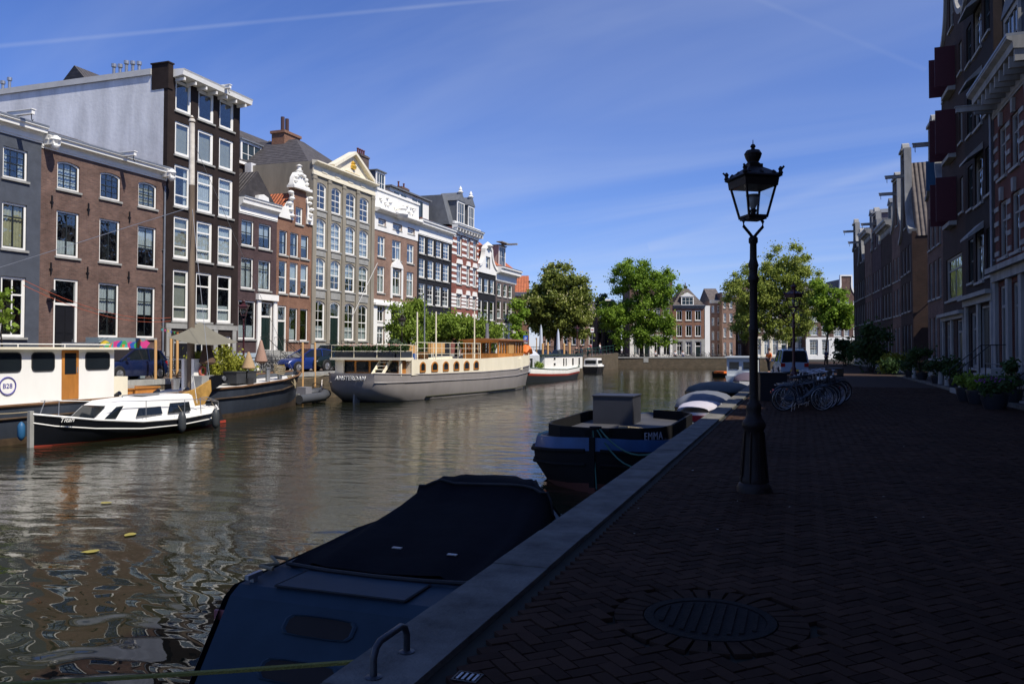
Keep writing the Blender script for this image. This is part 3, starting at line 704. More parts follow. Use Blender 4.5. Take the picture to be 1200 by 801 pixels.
for k, yy in enumerate((3.1, 3.6, 4.1, 4.6, 5.1, 14.0, 14.6, 15.2, 15.8, 16.8)):
    part('flue', MB().tube([(.9, yy, E2), (.9, yy, E2+.75+.08*(k % 3))], .09, 8).tube([(.9, yy, E2+.8+.08*(k % 3)), (.9, yy, E2+1.0+.08*(k % 3))], .15, 8), [steel], h2, smooth=True)
mb = MB().box(.18, W-.02, -.03, -.004, lz(211, 134)-.02, lz(211, 134)-.0)
hoist(h2, W*.62, E2-.1, 1.2)
# H3 purple brown
Y0, W = LR(277.5, 322.5); C = lcols(Y0, (281, 295.5), (301.5, 316))
ops = grid(C, [lrow(288, 258, 288, 'sashT', ['half']), lrow(288, 302, 338, 'caseT', ['net'])], sash=bars_dark)
ops += [dict(x0=C[0][0]-.2, x1=C[0][1]+.3, z0=lz(288, 397), z1=lz(288, 352), style='shop', cur='low', sash=bars_dark),
        dict(x0=C[1][0]+.25, x1=C[1][1]+.25, z0=lz(311, 410), z1=lz(311, 354), k='d', dm=doorg, light=.3)]
E3 = lz(277.5, 230); h3 = house('canal_house', 'narrow purple brown brick house with white cornice beside the tall black house', (FX, Y0, LZ), pi/2, W, 11, E3, bk_purple, ops, plinth=1.2, plm=mat('pale blue plaster', (.35, .42, .48), .8))
cornice(h3, 0, W, lz(277.5, 249), E3, .45)
part('door_surround', MB().box(C[1][0]-.15, C[1][0]+.22, -.12, -.003, 0, lz(311, 352)).box(C[1][1]+.28, W, -.12, -.003, 0, lz(311, 352)).box(C[1][0]-.25, W+.0, -.25, -.003, lz(311, 352)+.002, lz(311, 345)), white, h3)
stoop(h3, C[1][0]+.1, C[1][1]+.4, lz(311, 410))
roof(h3, 'ridge_y', W, 11, E3, 2.1, t_darky, y0=.1)
part('attic_ornament', MB().prism([(W*.42, E3), (W*.72, E3), (W*.7, E3+.4), (W*.57, E3+.55), (W*.44, E3+.4)], -.2, .1), white, h3)
# H4 red brown with neck gable
Y0, W = LR(322.5, 363.5); C = lcols(Y0, (325.5, 335), (338.3, 348), (351, 360))
ops = grid(C, [lrow(343, 273, 301, 'two', [None, None, 'half'])], sash=bars_dark)+grid(C, [lrow(343, 308, 345, 'two', [None, 'half', 'half'])])
ops += grid(C[1:], [lrow(343, 361, 399, 'two', None)], sash=bars_dark)+[dict(x0=C[0][0]-.1, x1=C[0][1], z0=lz(330, 412), z1=lz(330, 358), k='d', dm=doorg, light=.33)]
E4 = lz(323, 257); nc = onX(348.5, 0, FX)[0]-Y0; NH = lz(347, 222)-E4
gp = [(W, E4), (W, E4+.2)]+[(nc+.85, E4+.2), (nc+.85, E4+NH), (nc-.85, E4+NH), (nc-.85, E4+.2), (0, E4+.2), (0, E4)]
ops += [dict(x0=nc-.45, x1=nc+.45, z0=lz(345, 262), z1=lz(345, 242), style='two')]
h4 = house('canal_house', 'narrow red brown brick house with carved white neck gable', (FX, Y0, LZ), pi/2, W, 11, E4, bk_red, ops, gable=gp, plinth=1.3, plm=stone)
for s_ in (-1, 1):
    x_o = W-.02 if s_ > 0 else .02; x_i = nc+s_*.85
    pts = [(x_i, E4+.2), (x_o, E4+.2), (x_o, E4+.9)]+[(x_i+(x_o-x_i)*(1-sin(pi/2*k/8))+s_*.12*sin(k*1.7), E4+.9+(NH-1.2)*(1-cos(pi/2*k/8))) for k in range(1, 9)]
    if s_ < 0: pts = pts[::-1]
    mb = MB().prism(pts, -.12, .22)
    for k in range(5): mb.lathe([(.02, -.16), (.2, -.08), (.24, 0), (.2, .08), (.02, .16)], (x_i+s_*(.25+.13*((k*7) % 3)), -.12, E4+.5+k*.42), 8)
    part('carved_wing', mb, white, h4, smooth=True)
cz = E4+NH
mb = MB().box(nc-1.15, nc+1.15, -.35, .3, cz, cz+.18).box(nc-1.0, nc+1.0, -.2, .3, cz+.182, cz+.34)
mb.prism([(nc-.95, cz+.342), (nc+.95, cz+.342), (nc+.85, cz+.8), (nc+.55, cz+1.2), (nc+.25, cz+1.3), (nc-.25, cz+1.3), (nc-.55, cz+1.2), (nc-.85, cz+.8)], -.1, .25)
for a in range(7): mb.lathe([(.03, -.14), (.17, -.08), (.2, 0), (.17, .08), (.03, .14)], (nc+.7*cos(pi*a/6), -.12, cz+.55+.6*sin(pi*a/6)), 8)
mb.lathe([(.2, 0), (.3, .12), (.16, .2), (.16, .45), (.26, .5), (.05, .62)], (nc, .05, cz+1.28), 10)
part('gable_crown', mb, white, h4, smooth=True)
roof(h4, 'ridge_y', W, 11, E4, 2.3, tiles('orange pantiles back', (.42, .12, .045), 'y'), y0=.31, ov=-.1)
stoop(h4, C[0][0]-.2, C[0][1]+.1, lz(330, 412), rail=True)
# H5 grey sandstone with pediment
Y0, W = LR(363.5, 436); C = lcols(Y0, (366.5, 380), (386, 397.5), (403, 414.5), (418.5, 430))
ops = []
for a, b_, st, cu in ((214, 245.5, 'grid', None), (256, 291, 'grid', 'net'), (302, 338, 'grid', ['half'])): 
    z0_, z1_, st, cu = lrow(373, a, b_, st, cu); ops += grid(C, [(z0_, z1_, 'sash6', cu)], rise=.22)
g0, g1 = lz(373, 398), lz(373, 352)
ops += grid([C[0], C[2], C[3]], [(g0, g1, 'sash6', 'low')], rise=.22)+[dict(x0=C[1][0], x1=C[1][1], z0=lz(391, 412), z1=g1, k='d', dm=doorg, light=.3, rise=.2)]
E5 = lz(363.5, 203); T5 = lz(363.5, 188)
h5 = house('canal_house', 'broad grey sandstone house with arched windows and a white pediment', (FX, Y0, LZ), pi/2, W, 13, T5, sandst, ops, plinth=1.9)
mb = MB(); xs = [0]+[(C[i][1]+C[i+1][0])/2-.22 for i in range(3)]+[W-.5]
for i, x in enumerate(xs):
    mb.box(x, x+(.5 if i in (0, 4) else .44), -.1, -.003, 1.9, E5-.05).box(x-.04, x+(.54 if i in (0, 4) else .48), -.13, -.004, E5-.35, E5-.2)
part('pilaster', mb, sandst, h5)
mb = MB()
for i, (a, b_) in enumerate(C):
    for za, zb in ((lz(373, 254), lz(373, 248.5)), (lz(373, 300), lz(373, 294)), (lz(373, 349), lz(373, 341))): mb.box(a+.05, b_-.05, -.05, -.004, za, zb)
part('apron_panel', mb, stone, h5)
part('frieze', MB().box(-.05, W+.05, -.14, -.003, E5-.04, E5+.14).box(0, W, -.1, -.003, E5+.142, T5-.28), cream, h5)
part('cornice', MB().prism([(0, T5-.28), (-.15, T5-.28), (-.3, T5-.15), (-.5, T5-.1), (-.5, T5), (0, T5+.08)][::-1], -.1, W+.1, axis='x'), cream, h5)
mb = MB()
for a in (W*.16, W*.36, W*.57, W*.78): mb.box(a-.35, a+.35, -.14, -.101, E5+.3, T5-.4)
part('frieze_ornament', mb, cream, h5)
p0, p1 = onX(385, 0, FX)[0]-Y0, onX(431, 0, FX)[0]-Y0; pc = (p0+p1)/2; PH = lz(409, 187)-lz(409, 207)+.1; PH = 1.75
pd = part('pediment', MB().prism([(p0, T5+.085), (p1, T5+.085), (pc, T5+PH)], -.12, .25), cream, h5)
mb = MB(); strip(mb, [(p1+.15, T5+.12), (pc, T5+PH+.1), (p0-.15, T5+.12)], .24, -.45, .25); part('pediment_moulding', mb, cream, pd)
part('gilt_emblem', MB().lathe([(.05, -.3), (.3, -.2), (.34, 0), (.2, .15), (.26, .25), (.05, .45)], (pc, -.13, T5+.75), 10), mat('gilt', (.8, .5, .08), .35, .6), pd, smooth=True)
part('pediment_carving', MB().prism([(pc-1.2, T5+.2), (pc+1.2, T5+.2), (pc+.6, T5+.42), (pc-.6, T5+.42)], -.2, -.121), cream, pd)
roof(h5, 'hip', W, 13, T5+.02, 3.0, t_dark, y0=.5, ov=-.2)
chimney(h5, W-.2, 2.2, T5, T5+2.6, 1.3, .9, bk_tan, 0)
stoop(h5, C[1][0]-.2, C[1][1]+.2, lz(391, 412), mt=stone)
for x in (.35, 6.0): part('flagpole', MB().tube([(x, -.1, g0+2.2), (x+.9, -1.8, g0+6.5)], .03, 6), white, h5) if x > 1 else None
# H6 brick with tall white attic
Y0, W = LR(436, 487.5); C = lcols(Y0, (441, 449.5), (458, 468.5), (475.5, 483.5))
ops = grid(C, [lrow(445, 277, 301, 'twin', ['side']), lrow(445, 312, 343, 'twin', ['net', 'low', 'net'])])
ops += grid(C, [lrow(445, 257, 264, 'two', None)], fm=white)
ops += grid(C[:1]+C[2:], [lrow(445, 358, 377, 'twin', None)])+[dict(x0=C[1][0]-.2, x1=C[1][1]+.2, z0=lz(463, 410), z1=lz(463, 362), k='d', dm=doorg, light=.3)]
ops += [dict(x0=C[0][0], x1=C[0][1], z0=lz(445, 404), z1=lz(445, 383), style='twin')]
E6 = lz(436, 222); h6 = house('canal_house', 'pinkish brick house with a tall white attic and white ground floor behind the willow', (FX, Y0, LZ), pi/2, W, 12, E6, bk_tan, ops)
zb = lz(436, 350)
hl = [archpts(o['x0']-.05, o['x1']+.05, o['z0']-.05, o['z1']+.05, 0) for o in ops if o['z1'] < zb and o.get('k') != 'd' or o['z0'] > lz(445, 266)-.05]
low = [q for q in hl if q[2][1] < zb]; d_ = ops[-2]; low.append([(d_['x0'], .2), (d_['x1'], .2), (d_['x1'], d_['z1']), (d_['x0'], d_['z1'])])
part('white_ground_floor', MB().prism([(0, -.3), (W, -.3), (W, zb), (0, zb)], -.08, -.002, holes=low), white, h6)
part('string_course', MB().box(0, W, -.3, -.083, zb-.5, zb-.3), white, h6)
za = lz(436, 268); up = [q for q in hl if q[0][1] > za]
part('attic_frieze', MB().prism([(0, za), (W, za), (W, lz(436, 247)), (0, lz(436, 247))], -.06, -.002, holes=up), white, h6)
zc = lz(436, 247); part('cornice', MB().prism([(0, zc+.002), (-.3, zc+.002), (-.65, zc+.2), (-.65, zc+.32), (0, zc+.4)][::-1], 0, W, axis='x'), white, h6)
ap = part('attic_panel', MB().box(0, W, -.12, -.002, zc+.402, E6+.05).box(-.05, W+.05, -.22, .3, E6+.052, E6+.25), white, h6)
mb = MB(); rr = random.Random(4)
for k in range(26): mb.lathe([(.02, -.12), (.16, -.06), (.19, 0), (.14, .07), (.02, .14)], (.5+rr.random()*(W-1), -.12, zc+.8+rr.random()*(E6-zc-1.1)), 7)
part('carving', mb, white, ap, smooth=True)
part('carved_crest', MB().lathe([(.1, -.5), (.5, -.3), (.65, 0), (.4, .3), (.5, .5), (.1, .7)], (W*.47, -.6, zc+.3), 10).box(W*.47-1.2, W*.47+1.2, -.7, -.1, zc+.3, zc+.5), white, h6, smooth=True)
part('window_crown', MB().prism([(C[1][0]-.25, lz(463, 314)), (C[1][1]+.25, lz(463, 314)), (C[1][1]+.1, lz(463, 310)), ((C[1][0]+C[1][1])/2, lz(463, 303)), (C[1][0]-.1, lz(463, 310))], -.15, -.003), white, h6)
part('window_surround', MB().box(C[1][0]-.3, C[1][0]-.01, -.1, -.003, lz(463, 350), lz(463, 314)).box(C[1][1]+.01, C[1][1]+.3, -.1, -.003, lz(463, 350), lz(463, 314)), white, h6)
rf = roof(h6, 'hip', W, 12, E6+.2, 2.2, t_dark, y0=.3, ov=-.1)
dormer(h6, onX(452.5, 0, FX)[0]-Y0, onX(462, 0, FX)[0]-Y0, 1.2, E6+.3, E6+2.3, 2.2)
chimney(h6, onX(463, 0, FX)[0]-Y0+.2, 4.0, E6+.5, E6+4.3, 1.5, .9, bk_grey, 4)
# H7 black
Y0, W = LR(487.5, 528); C = lcols(Y0, (489.8, 496.8), (500, 507), (509.5, 516), (518, 525))
ops = grid(C, [lrow(493, 277, 297, 'sash6', None), lrow(493, 303, 325, 'sash6', ['low', 'side']), lrow(493, 332, 356, 'sash6', ['side', 'low']), lrow(493, 364, 385, 'two', None)])
ops += [dict(x0=C[1][0], x1=C[1][1], z0=.2, z1=lz(503, 391), k='d', light=.3)]
E7 = lz(487.5, 258); h7 = house('canal_house', 'black house with rows of four white windows behind the willow', (FX, Y0, LZ), pi/2, W, 12, E7, navyp, ops, plinth=.8)
cornice(h7, 0, W, lz(487.5, 274), E7+.1, .6, frieze=.55)
att = part('roof_extension', MB().box(.4-2, W-1.2, 2.2, 10, E7+.2, E7+3.1), white, h7)
mb = MB(); gl_ = MB()
for a in (.4, 1.9, 4.3, 5.6): gl_.box(a-1.2, a-.2, 2.14, 2.199, E7+.6, E7+2.8)
part('pane', gl_, mat('dormer glass', (.03, .05, .07), .06), att)
part('flat_roof', MB().box(-1.8, W-1.0, 1.9, 10.1, E7+3.1, E7+3.25), lead, att)
roof(h7, 'flat', W, 12, E7, .1, lead)
chimney(h7, W-2.2, 5, E7+3, E7+4.6, 1.6, 1, bk_brown, 2)
part('roof_plants', MB().lathe([(.1, 0), (.5, .1), (.6, .5), (.3, .9), (.05, 1.1)], (.9, 1.0, E7+.15), 9), leafmat('roof shrub', (.05, .1, .02), (.08, .14, .03)), h7)
part('skylight', MB().box(2.3, 5, .8, 1.6, E7+.15, E7+.7), t_or, h7)
# H8 banded red brick
Y0, W = LR(528, 559); C = lcols(Y0, (533.5, 539.5), (545, 549), (552.5, 557))
R8 = [(276, 300), (310, 333), (345, 360), (372, 388)]
ops = grid([(c[0]+.1, c[1]-.0) for c in C], [lrow(538, a, b_, 'twin', None) for a, b_ in R8])
ops += [dict(x0=C[0][0], x1=C[0][1], z0=.3, z1=lz(536, 396), k='d', light=.3)]
E8 = lz(528, 265); h8 = house('canal_house', 'red brick house with white stone bands and two white roof dormers', (FX, Y0, LZ), pi/2, W, 12, E8, bk_bright, ops, plinth=1)
mb = MB(); xsg = [0]+sum([[o[0]-.05, o[1]+.05] for o in [(c[0]+.1, c[1]) for c in C]], [])+[W]
for a, b_ in R8:
    z0_, z1_ = lz(538, b_), lz(538, a)
    for k in (.08, .36, .64, .92):
        z = z0_+(z1_-z0_)*k
        for i in range(0, len(xsg), 2): mb.box(xsg[i], xsg[i+1], -.04, -.003, z-.13, z+.13)
    for c in C: mb.prism([(c[0]-.05, z1_+.05), (c[1]+.1, z1_+.05), (c[1]-.1, z1_+.55), (c[0]+.15, z1_+.55)], -.14, -.003)
part('stone_band', mb, white, h8)
cornice(h8, 0, W, E8-.6, E8+.25, .8, white, brk=.8)
roof(h8, 'mansard', W, 12, E8+.25, 3.2, lead, y0=.3)
for a, b_ in ((532.5, 542), (545.5, 553.5)):
    x0_, x1_ = onX(a, 0, FX)[0]-Y0, onX(b_, 0, FX)[0]-Y0
    d_ = dormer(h8, x0_+.2, x1_-.2, -.1, E8+.4, E8+3.0, 2.4, peak=.9)
    part('finial', MB().lathe([(.25, 0), (.35, .15), (.15, .3), (.2, .45), (.03, .8)], ((x0_+x1_)/2, 0, E8+3.9), 8), white, d_, smooth=True)
part('attic_balustrade', MB().box(0, W, -.3, -.05, E8+.26, E8+.62), white, h8)
# H9 dark with white bell gable
Y0, W = LR(559, 580); C = lcols(Y0, (559.7, 564.2), (566.4, 571.6), (573.6, 578.2))
ops = grid(C, [lrow(562, 325, 342, 'two', 'side'), lrow(562, 351, 374, 'two', 'low'), lrow(562, 384, 398, 'two', None)])
ops += [dict(x0=C[1][0], x1=C[1][1], z0=.2, z1=lz(566, 404), k='d', light=.3)]
E9 = lz(559, 313); gp = gable_pts('bell', W, E9, 2.6, 2.2); ops += [dict(x0=W/2-.7, x1=W/2+.7, z0=E9+.1, z1=E9+1.5, style='two', fm=white)]
h9 = house('canal_house', 'dark slate house with a white bell gable near the end of the row', (FX, Y0, LZ), pi/2, W, 11, E9, navyp, ops, gable=gp)
gh = [archpts(W/2-.72, W/2+.72, E9+.08, E9+1.52, 0)]
part('gable_facing', MB().prism([(0, E9-.5), (W, E9-.5)]+gp[1:-1], -.1, -.002, holes=gh), white, h9)
mb = MB(); strip(mb, gp[1:-1], .3, -.25, .3); mb.lathe([(.5, 0), (.7, .2), (.3, .5), (.05, .7)], (W/2, 0, E9+2.6), 10); part('gable_trim', mb, white, h9)
roof(h9, 'ridge_y', W, 11, E9, 2.3, tiles('orange pantiles back', (.42, .12, .045), 'y'), y0=.31)
chimney(h9, .4, 4, E9, E9+3.3, 1, .8, bk_dark, 2)
# H10 last of the row
Y0, W = LR(580, 602.5); C = lcols(Y0, (581.8, 586.6), (589, 593.2), (595, 599.3))
ops = grid(C, [lrow(584, 331.5, 347, 'two', 'side'), lrow(584, 352.5, 373, 'two', 'low')])
ops += [dict(x0=C[0][0], x1=C[0][1], z0=1.0, z1=lz(584, 385), style='two'), dict(x0=C[1][0], x1=C[1][1], z0=.2, z1=lz(590, 384), k='d', light=.3), dict(x0=C[2][0], x1=C[2][1], z0=.2, z1=lz(596, 384), k='d', light=.3)]
E10 = lz(580, 313); h10 = house('canal_house', 'grey brown house with orange roof and white pilasters at the end of the row', (FX, Y0, LZ), pi/2, W, 11, E10, bk_grey, ops)
cornice(h10, -.1, W+.4, E10-1.6, E10+.1, .9)
zp = lz(580, 378)
mb = MB().box(0, W, -.2, -.003, zp-.5, zp)
for x in (0, C[0][1]+.2, C[1][1]+.15, W-.7): mb.box(x, x+.7, -.16, -.004, 0, zp-.502)
part('pilaster', mb, white, h10)
rf = roof(h10, 'ridge_x', W, 11, E10+.1, 4.2, t_or, y0=-.3)
dormer(h10, 1.6, 3.8, .2, E10+.3, E10+2.9, 3, mt=white, cheek=mat('weathered boards', (.35, .3, .27), .8))
part('hoist_beam', MB().box(2.5, 2.8, -1.8, .3, E10+3.0, E10+3.2).box(.8, 4.4, -.5, .3, E10+3.201, E10+3.3), stone, h10)
# house behind: big dark tiled roof, tall chimney, dormer
zr = onX(352, 163, FX-9)[1]
hb = thing('rear_house', 'large dark tiled roof rising behind the purple and the neck gable houses', 'house', (FX-6.2, onX(290, 0, FX)[0]-4.6, LZ), pi/2)
Wb = onX(397, 0, FX-8)[0]-hb.location.y
eb = onX(345, 211, FX-6)[1]-LZ
part('wall', MB().box(0, Wb-5, 0, 9, 0, eb), mat('dark brown render', (.06, .045, .04), .9), hb)
part('roof', MB().add([(0, 0, eb), (Wb-2.5, 0, eb), (Wb-2.5, 9, eb), (0, 9, eb), (0, 4.2, eb+4.3), (Wb-8, 4.2, eb+4.3)], [(0, 1, 5, 4), (1, 2, 5), (2, 3, 4, 5), (3, 0, 4), (0, 3, 2, 1)]), t_dark, hb)
mb = MB(); mb.bar((Wb-2.5, 0, eb+.05), (Wb-8, 4.2, eb+4.35), .45, .12); part('hip_flashing', mb, zinc, hb)
part('gutter', MB().box(-.1, Wb-2.4, -.25, .02, eb-.1, eb+.1), white, hb)
xc = onX(329, 0, FX-6)[0]-hb.location.y
zt = onX(329, 160, FX-6)[1]-LZ
ch = part('chimney', MB().box(xc-1.1, xc+1.1, -1.3, -.05, eb-4.5, zt).box(xc-1.2, xc+1.2, -1.4, .05, zt, zt+.22), bk_red, hb)
part('chimney_base', MB().box(xc-1.12, xc+1.12, -1.32, -.03, eb-4.6, eb-.2), plaster, hb)
for k in (-.5, .1): part('chimney_pot', MB().tube([(xc+k, -.7, zt+.2), (xc+k, -.7, zt+1.5)], .16, 8), mat('flue pipe', (.06, .03, .03), .6), ch)
xd0, xd1 = onX(291, 0, FX-6)[0]-hb.location.y, onX(314, 0, FX-6)[0]-hb.location.y
dormer(hb, xd0, xd1, .5, eb+.1, eb+2.1, 3, mt=white, rm=zinc)
part('terrace_wall', MB().box(xd0-.6, xd1+.6, -.9, -.3, eb-3, eb), plaster, hb)
part('roof_window', MB().bar((xd0-2.2, .9, eb+1.0), (xd0-2.2, 2.2, eb+2.35), 1.1, .2), mat('dormer glass', (.03, .05, .07), .06), hb)
# ================================================================== RIGHT ROW (in shade), far rows
def rcols(Yf, *ps): return sorted([(Yf-onX(a, 0, RX)[0], Yf-onX(b, 0, RX)[0]) for a, b in ps])
def rz_(px, py): return onX(px, py, RX)[1]
def RRow(px0, px1): a, b = onX(px0, 0, RX)[0], onX(px1, 0, RX)[0]; return a, a-b
def ecols(w_, n, ww, m_=None):
    m_ = m_ or (w_-n*ww)/(n+1); s_ = (w_-2*m_-n*ww)/max(1, n-1); return [(m_+i*(ww+s_), m_+i*(ww+s_)+ww) for i in range(n)]
def gabletrim(root, pts, wd=.26, mt=None, top=None):
    mt = mt or shade_white
    mb = MB(); strip(mb, pts, wd, -.14, .34)
    o = part('gable_trim', mb, mt, root)
    if top:
        part('gable_top', MB().box(top[0]-.75, top[0]+.75, -.3, .34, top[1], top[1]+.16).prism([(top[0]-.65, top[1]+.162), (top[0]+.65, top[1]+.162), (top[0]+.45, top[1]+.5), (top[0], top[1]+.68), (top[0]-.45, top[1]+.5)], -.16, .3), mt, root)
# B0 : small neck gable at the corner of the side street
Yf, W = RRow(1088, 1106)
ops = grid(ecols(W, 3, 1.05), [(1.2, 3.6, 'caseT', 'side'), (4.7, 6.9, 'two', 'low'), (7.7, 9.6, 'two', None)])
gp = gable_pts('neck', W, 10.6, 4.2, 2.0); ops += [dict(x0=W/2-.5, x1=W/2+.5, z0=11, z1=12.6, style='two')]
hB0 = house('canal_house', 'shaded brown house with white neck gable at the corner of the side street', (RX, Yf, 0), -pi/2, W, 12, 10.6, bk_brown, ops, gable=gp, plinth=.9, lean=.004)
gabletrim(hB0, gp[1:-1], top=(W/2, 14.75)); roof(hB0, 'ridge_y', W, 12, 10.6, 3.4, t_darky); hoist(hB0, W/2, 13.6)
mb = MB()
part('shutter', MB().box(W/2+.55, W/2+.6, -.5, -.01, 10.9, 12.6), mat('blue shutter paint', (.03, .10, .2), .6), hB0)
# B1 : tall warehouse with red shutters standing open
Yf, W = RRow(1106, 1133); nR = [(4.2, 6.6), (8.2, 10.4), (11.6, 13.8), (15.0, 17.0)]
ops = grid([(1.0, W-1.0)], [(4.3, 6.5, 'shop', 'net')])
for a, b_ in nR[1:]: ops += [dict(x0=W/2-.9, x1=W/2+.9, z0=a, z1=b_, style='caseT')]; ops += grid([(.5, 1.3), (W-1.3, W-.5)], [(a+.2, b_-.3, 'two', None)])
ops += [dict(x0=.8, x1=2.4, z0=.5, z1=3.2, style='shop'), dict(x0=W-2.4, x1=W-.8, z0=.2, z1=3.2, k='d', light=.2)]
gp = gable_pts('neck', W, 17.6, 4.8, 2.4); ops += [dict(x0=W/2-.6, x1=W/2+.6, z0=18.2, z1=20.0, style='two')]
hB1 = house('warehouse', 'tall dark warehouse with big dark red shutters standing open', (RX, Yf, 0), -pi/2, W, 13, 17.6, bk_dark, ops, gable=gp, plinth=.5, plm=stone, lean=.004)
gabletrim(hB1, gp[1:-1], top=(W/2, 22.4)); roof(hB1, 'ridge_y', W, 13, 17.6, 4.2, t_darky); hoist(hB1, W/2, 20.6)
for a, b_ in nR[1:]:
    for s_ in (-1, 1): part('shutter', MB().box(W/2+s_*.93, W/2+s_*.98, -.92, -.01, a, b_), shutter, hB1)
    part('threshold', MB().box(W/2-1, W/2+1, -.35, -.003, a-.22, a-.02), stone, hB1)
part('shop_cornice', MB().box(0, W, -.35, -.003, 3.45, 3.62).box(0, W, -.15, -.004, 3.25, 3.449), stone, hB1)
for x in (.1, 2.6, W-.5): part('pilaster', MB().box(x, x+.35, -.1, -.004, .4, 3.248), stone, hB1)
# B2 : black warehouse with white hoods
Yf, W = RRow(1133, 1168)
nR = [(4.7, 6.9), (8.1, 10.3), (11.5, 13.6), (14.8, 16.8)]
ops = []
for a, b_ in nR: ops += [dict(x0=W/2-.8, x1=W/2+.8, z0=a, z1=b_, style='caseT')]; ops += grid([(.6, 1.7), (W-1.7, W-.6)], [(a+.1, b_-.1, 'two', None)], fm=bars_dark)
ops += [dict(x0=1.0, x1=2.6, z0=.9, z1=3.4, style='shop'), dict(x0=W-2.9, x1=W-.9, z0=.15, z1=3.6, k='d', dm=mat('grey green garage door', (.03, .035, .03), .6), light=0)]
gp = gable_pts('bell', W, 17.4, 4.0, 2.2)
hB2 = house('warehouse', 'black shaded warehouse with white hoods over its loading doors', (RX, Yf, 0), -pi/2, W, 13, 17.4, blackp, ops, gable=gp, plinth=.5, lean=.004)
part('party_wall', MB().box(W+.002, W+.03, .4, 13, 10.5, 17.3), cream, hB2)
gabletrim(hB2, gp[1:-1]); roof(hB2, 'ridge_y', W, 13, 17.4, 3.6, t_brn); hoist(hB2, W/2, 19.4)
for a, b_ in nR: part('white_hood', MB().prism([(-.001, b_+.05), (-.6, b_-.35), (-.6, b_-.25), (-.001, b_+.35)], W/2-.9, W/2+.9, axis='x'), white, hB2)
part('shop_cornice', MB().box(0, W, -.4, -.003, 4.0, 4.18).box(0, W, -.18, -.004, 3.72, 3.999), stone, hB2)
for x in (.1, 2.8, W-.6): part('pilaster', MB().box(x, x+.4, -.12, -.004, .4, 3.718), stone, hB2)
downpipe(hB2, W-.15, .3, 12, zinc)
# B3 : red brick with white bands and bracketed cornice
Yf, W = RRow(1168, 1222)
C3 = ecols(W, 3, 1.25)
R3 = [(5.3, 7.5), (8.4, 10.4)]
ops = grid(C3, [(a, b_, 'twin', 'side') for a, b_ in R3])
ops += grid(C3[1:], [(1.3, 4.2, 'shop', 'low')])+[dict(x0=C3[0][0], x1=C3[0][1]+.1, z0=1.0, z1=4.2, k='d', light=.25)]
hB3 = house('canal_house', 'red brick house with white bands and bracketed cornice at the right edge of the photo', (RX, Yf, 0), -pi/2, W, 12, 11.9, bk_shade, ops, plinth=1.0, lean=.004)
xsg = [0]+sum([[a-.03, b_+.03] for a, b_ in C3], [])+[W]
for a, b_ in R3:
    for k in (.1, .37, .64, .9):
        z = a+(b_-a)*k; mb = MB()
        for i in range(0, len(xsg), 2): part('stone_band', MB().box(xsg[i], xsg[i+1], -.04, -.003, z-.09, z+.09), white, hB3)
for a, b_ in C3:
    for r_ in R3: part('keystone', MB().prism([((a+b_)/2-.1, r_[1]), ((a+b_)/2+.1, r_[1]), ((a+b_)/2+.16, r_[1]+.5), ((a+b_)/2-.16, r_[1]+.5)], -.12, -.003), white, hB3)
cornice(hB3, -.1, W+.1, 11.0, 12.1, .95, white, brk=.7)
part('ground_floor_cornice', MB().box(0, W, -.4, -.003, 4.75, 4.95).box(0, W, -.2, -.004, 4.4, 4.749), white, hB3)
for x in (.05, C3[0][1]+.2, C3[1][1]+.15, W-.45): part('pilaster', MB().box(x, x+.4, -.14, -.004, .9, 4.398), white, hB3)
roof(hB3, 'mansard', W, 12, 12.15, 3.0, t_dark)
dormer(hB3, W/2-1, W/2+1, -.1, 12.2, 14.2, 2.4, peak=.7)
hoist(hB3, .8, 11.2, 1.5)
stoop(hB3, C3[0][0]-.2, C3[0][1]+.3, 1.0)
part('railing', MB().tube([(C3[1][0], -.9, .1), (C3[1][0], -.9, 1.2)], .02, 6).tube([(C3[1][0], -.9, 1.2), (W, -.9, 1.2)], .02, 6).tube([(W, -.9, .1), (W, -.9, 1.2)], .02, 6), iron, hB3)
hw = 12.4
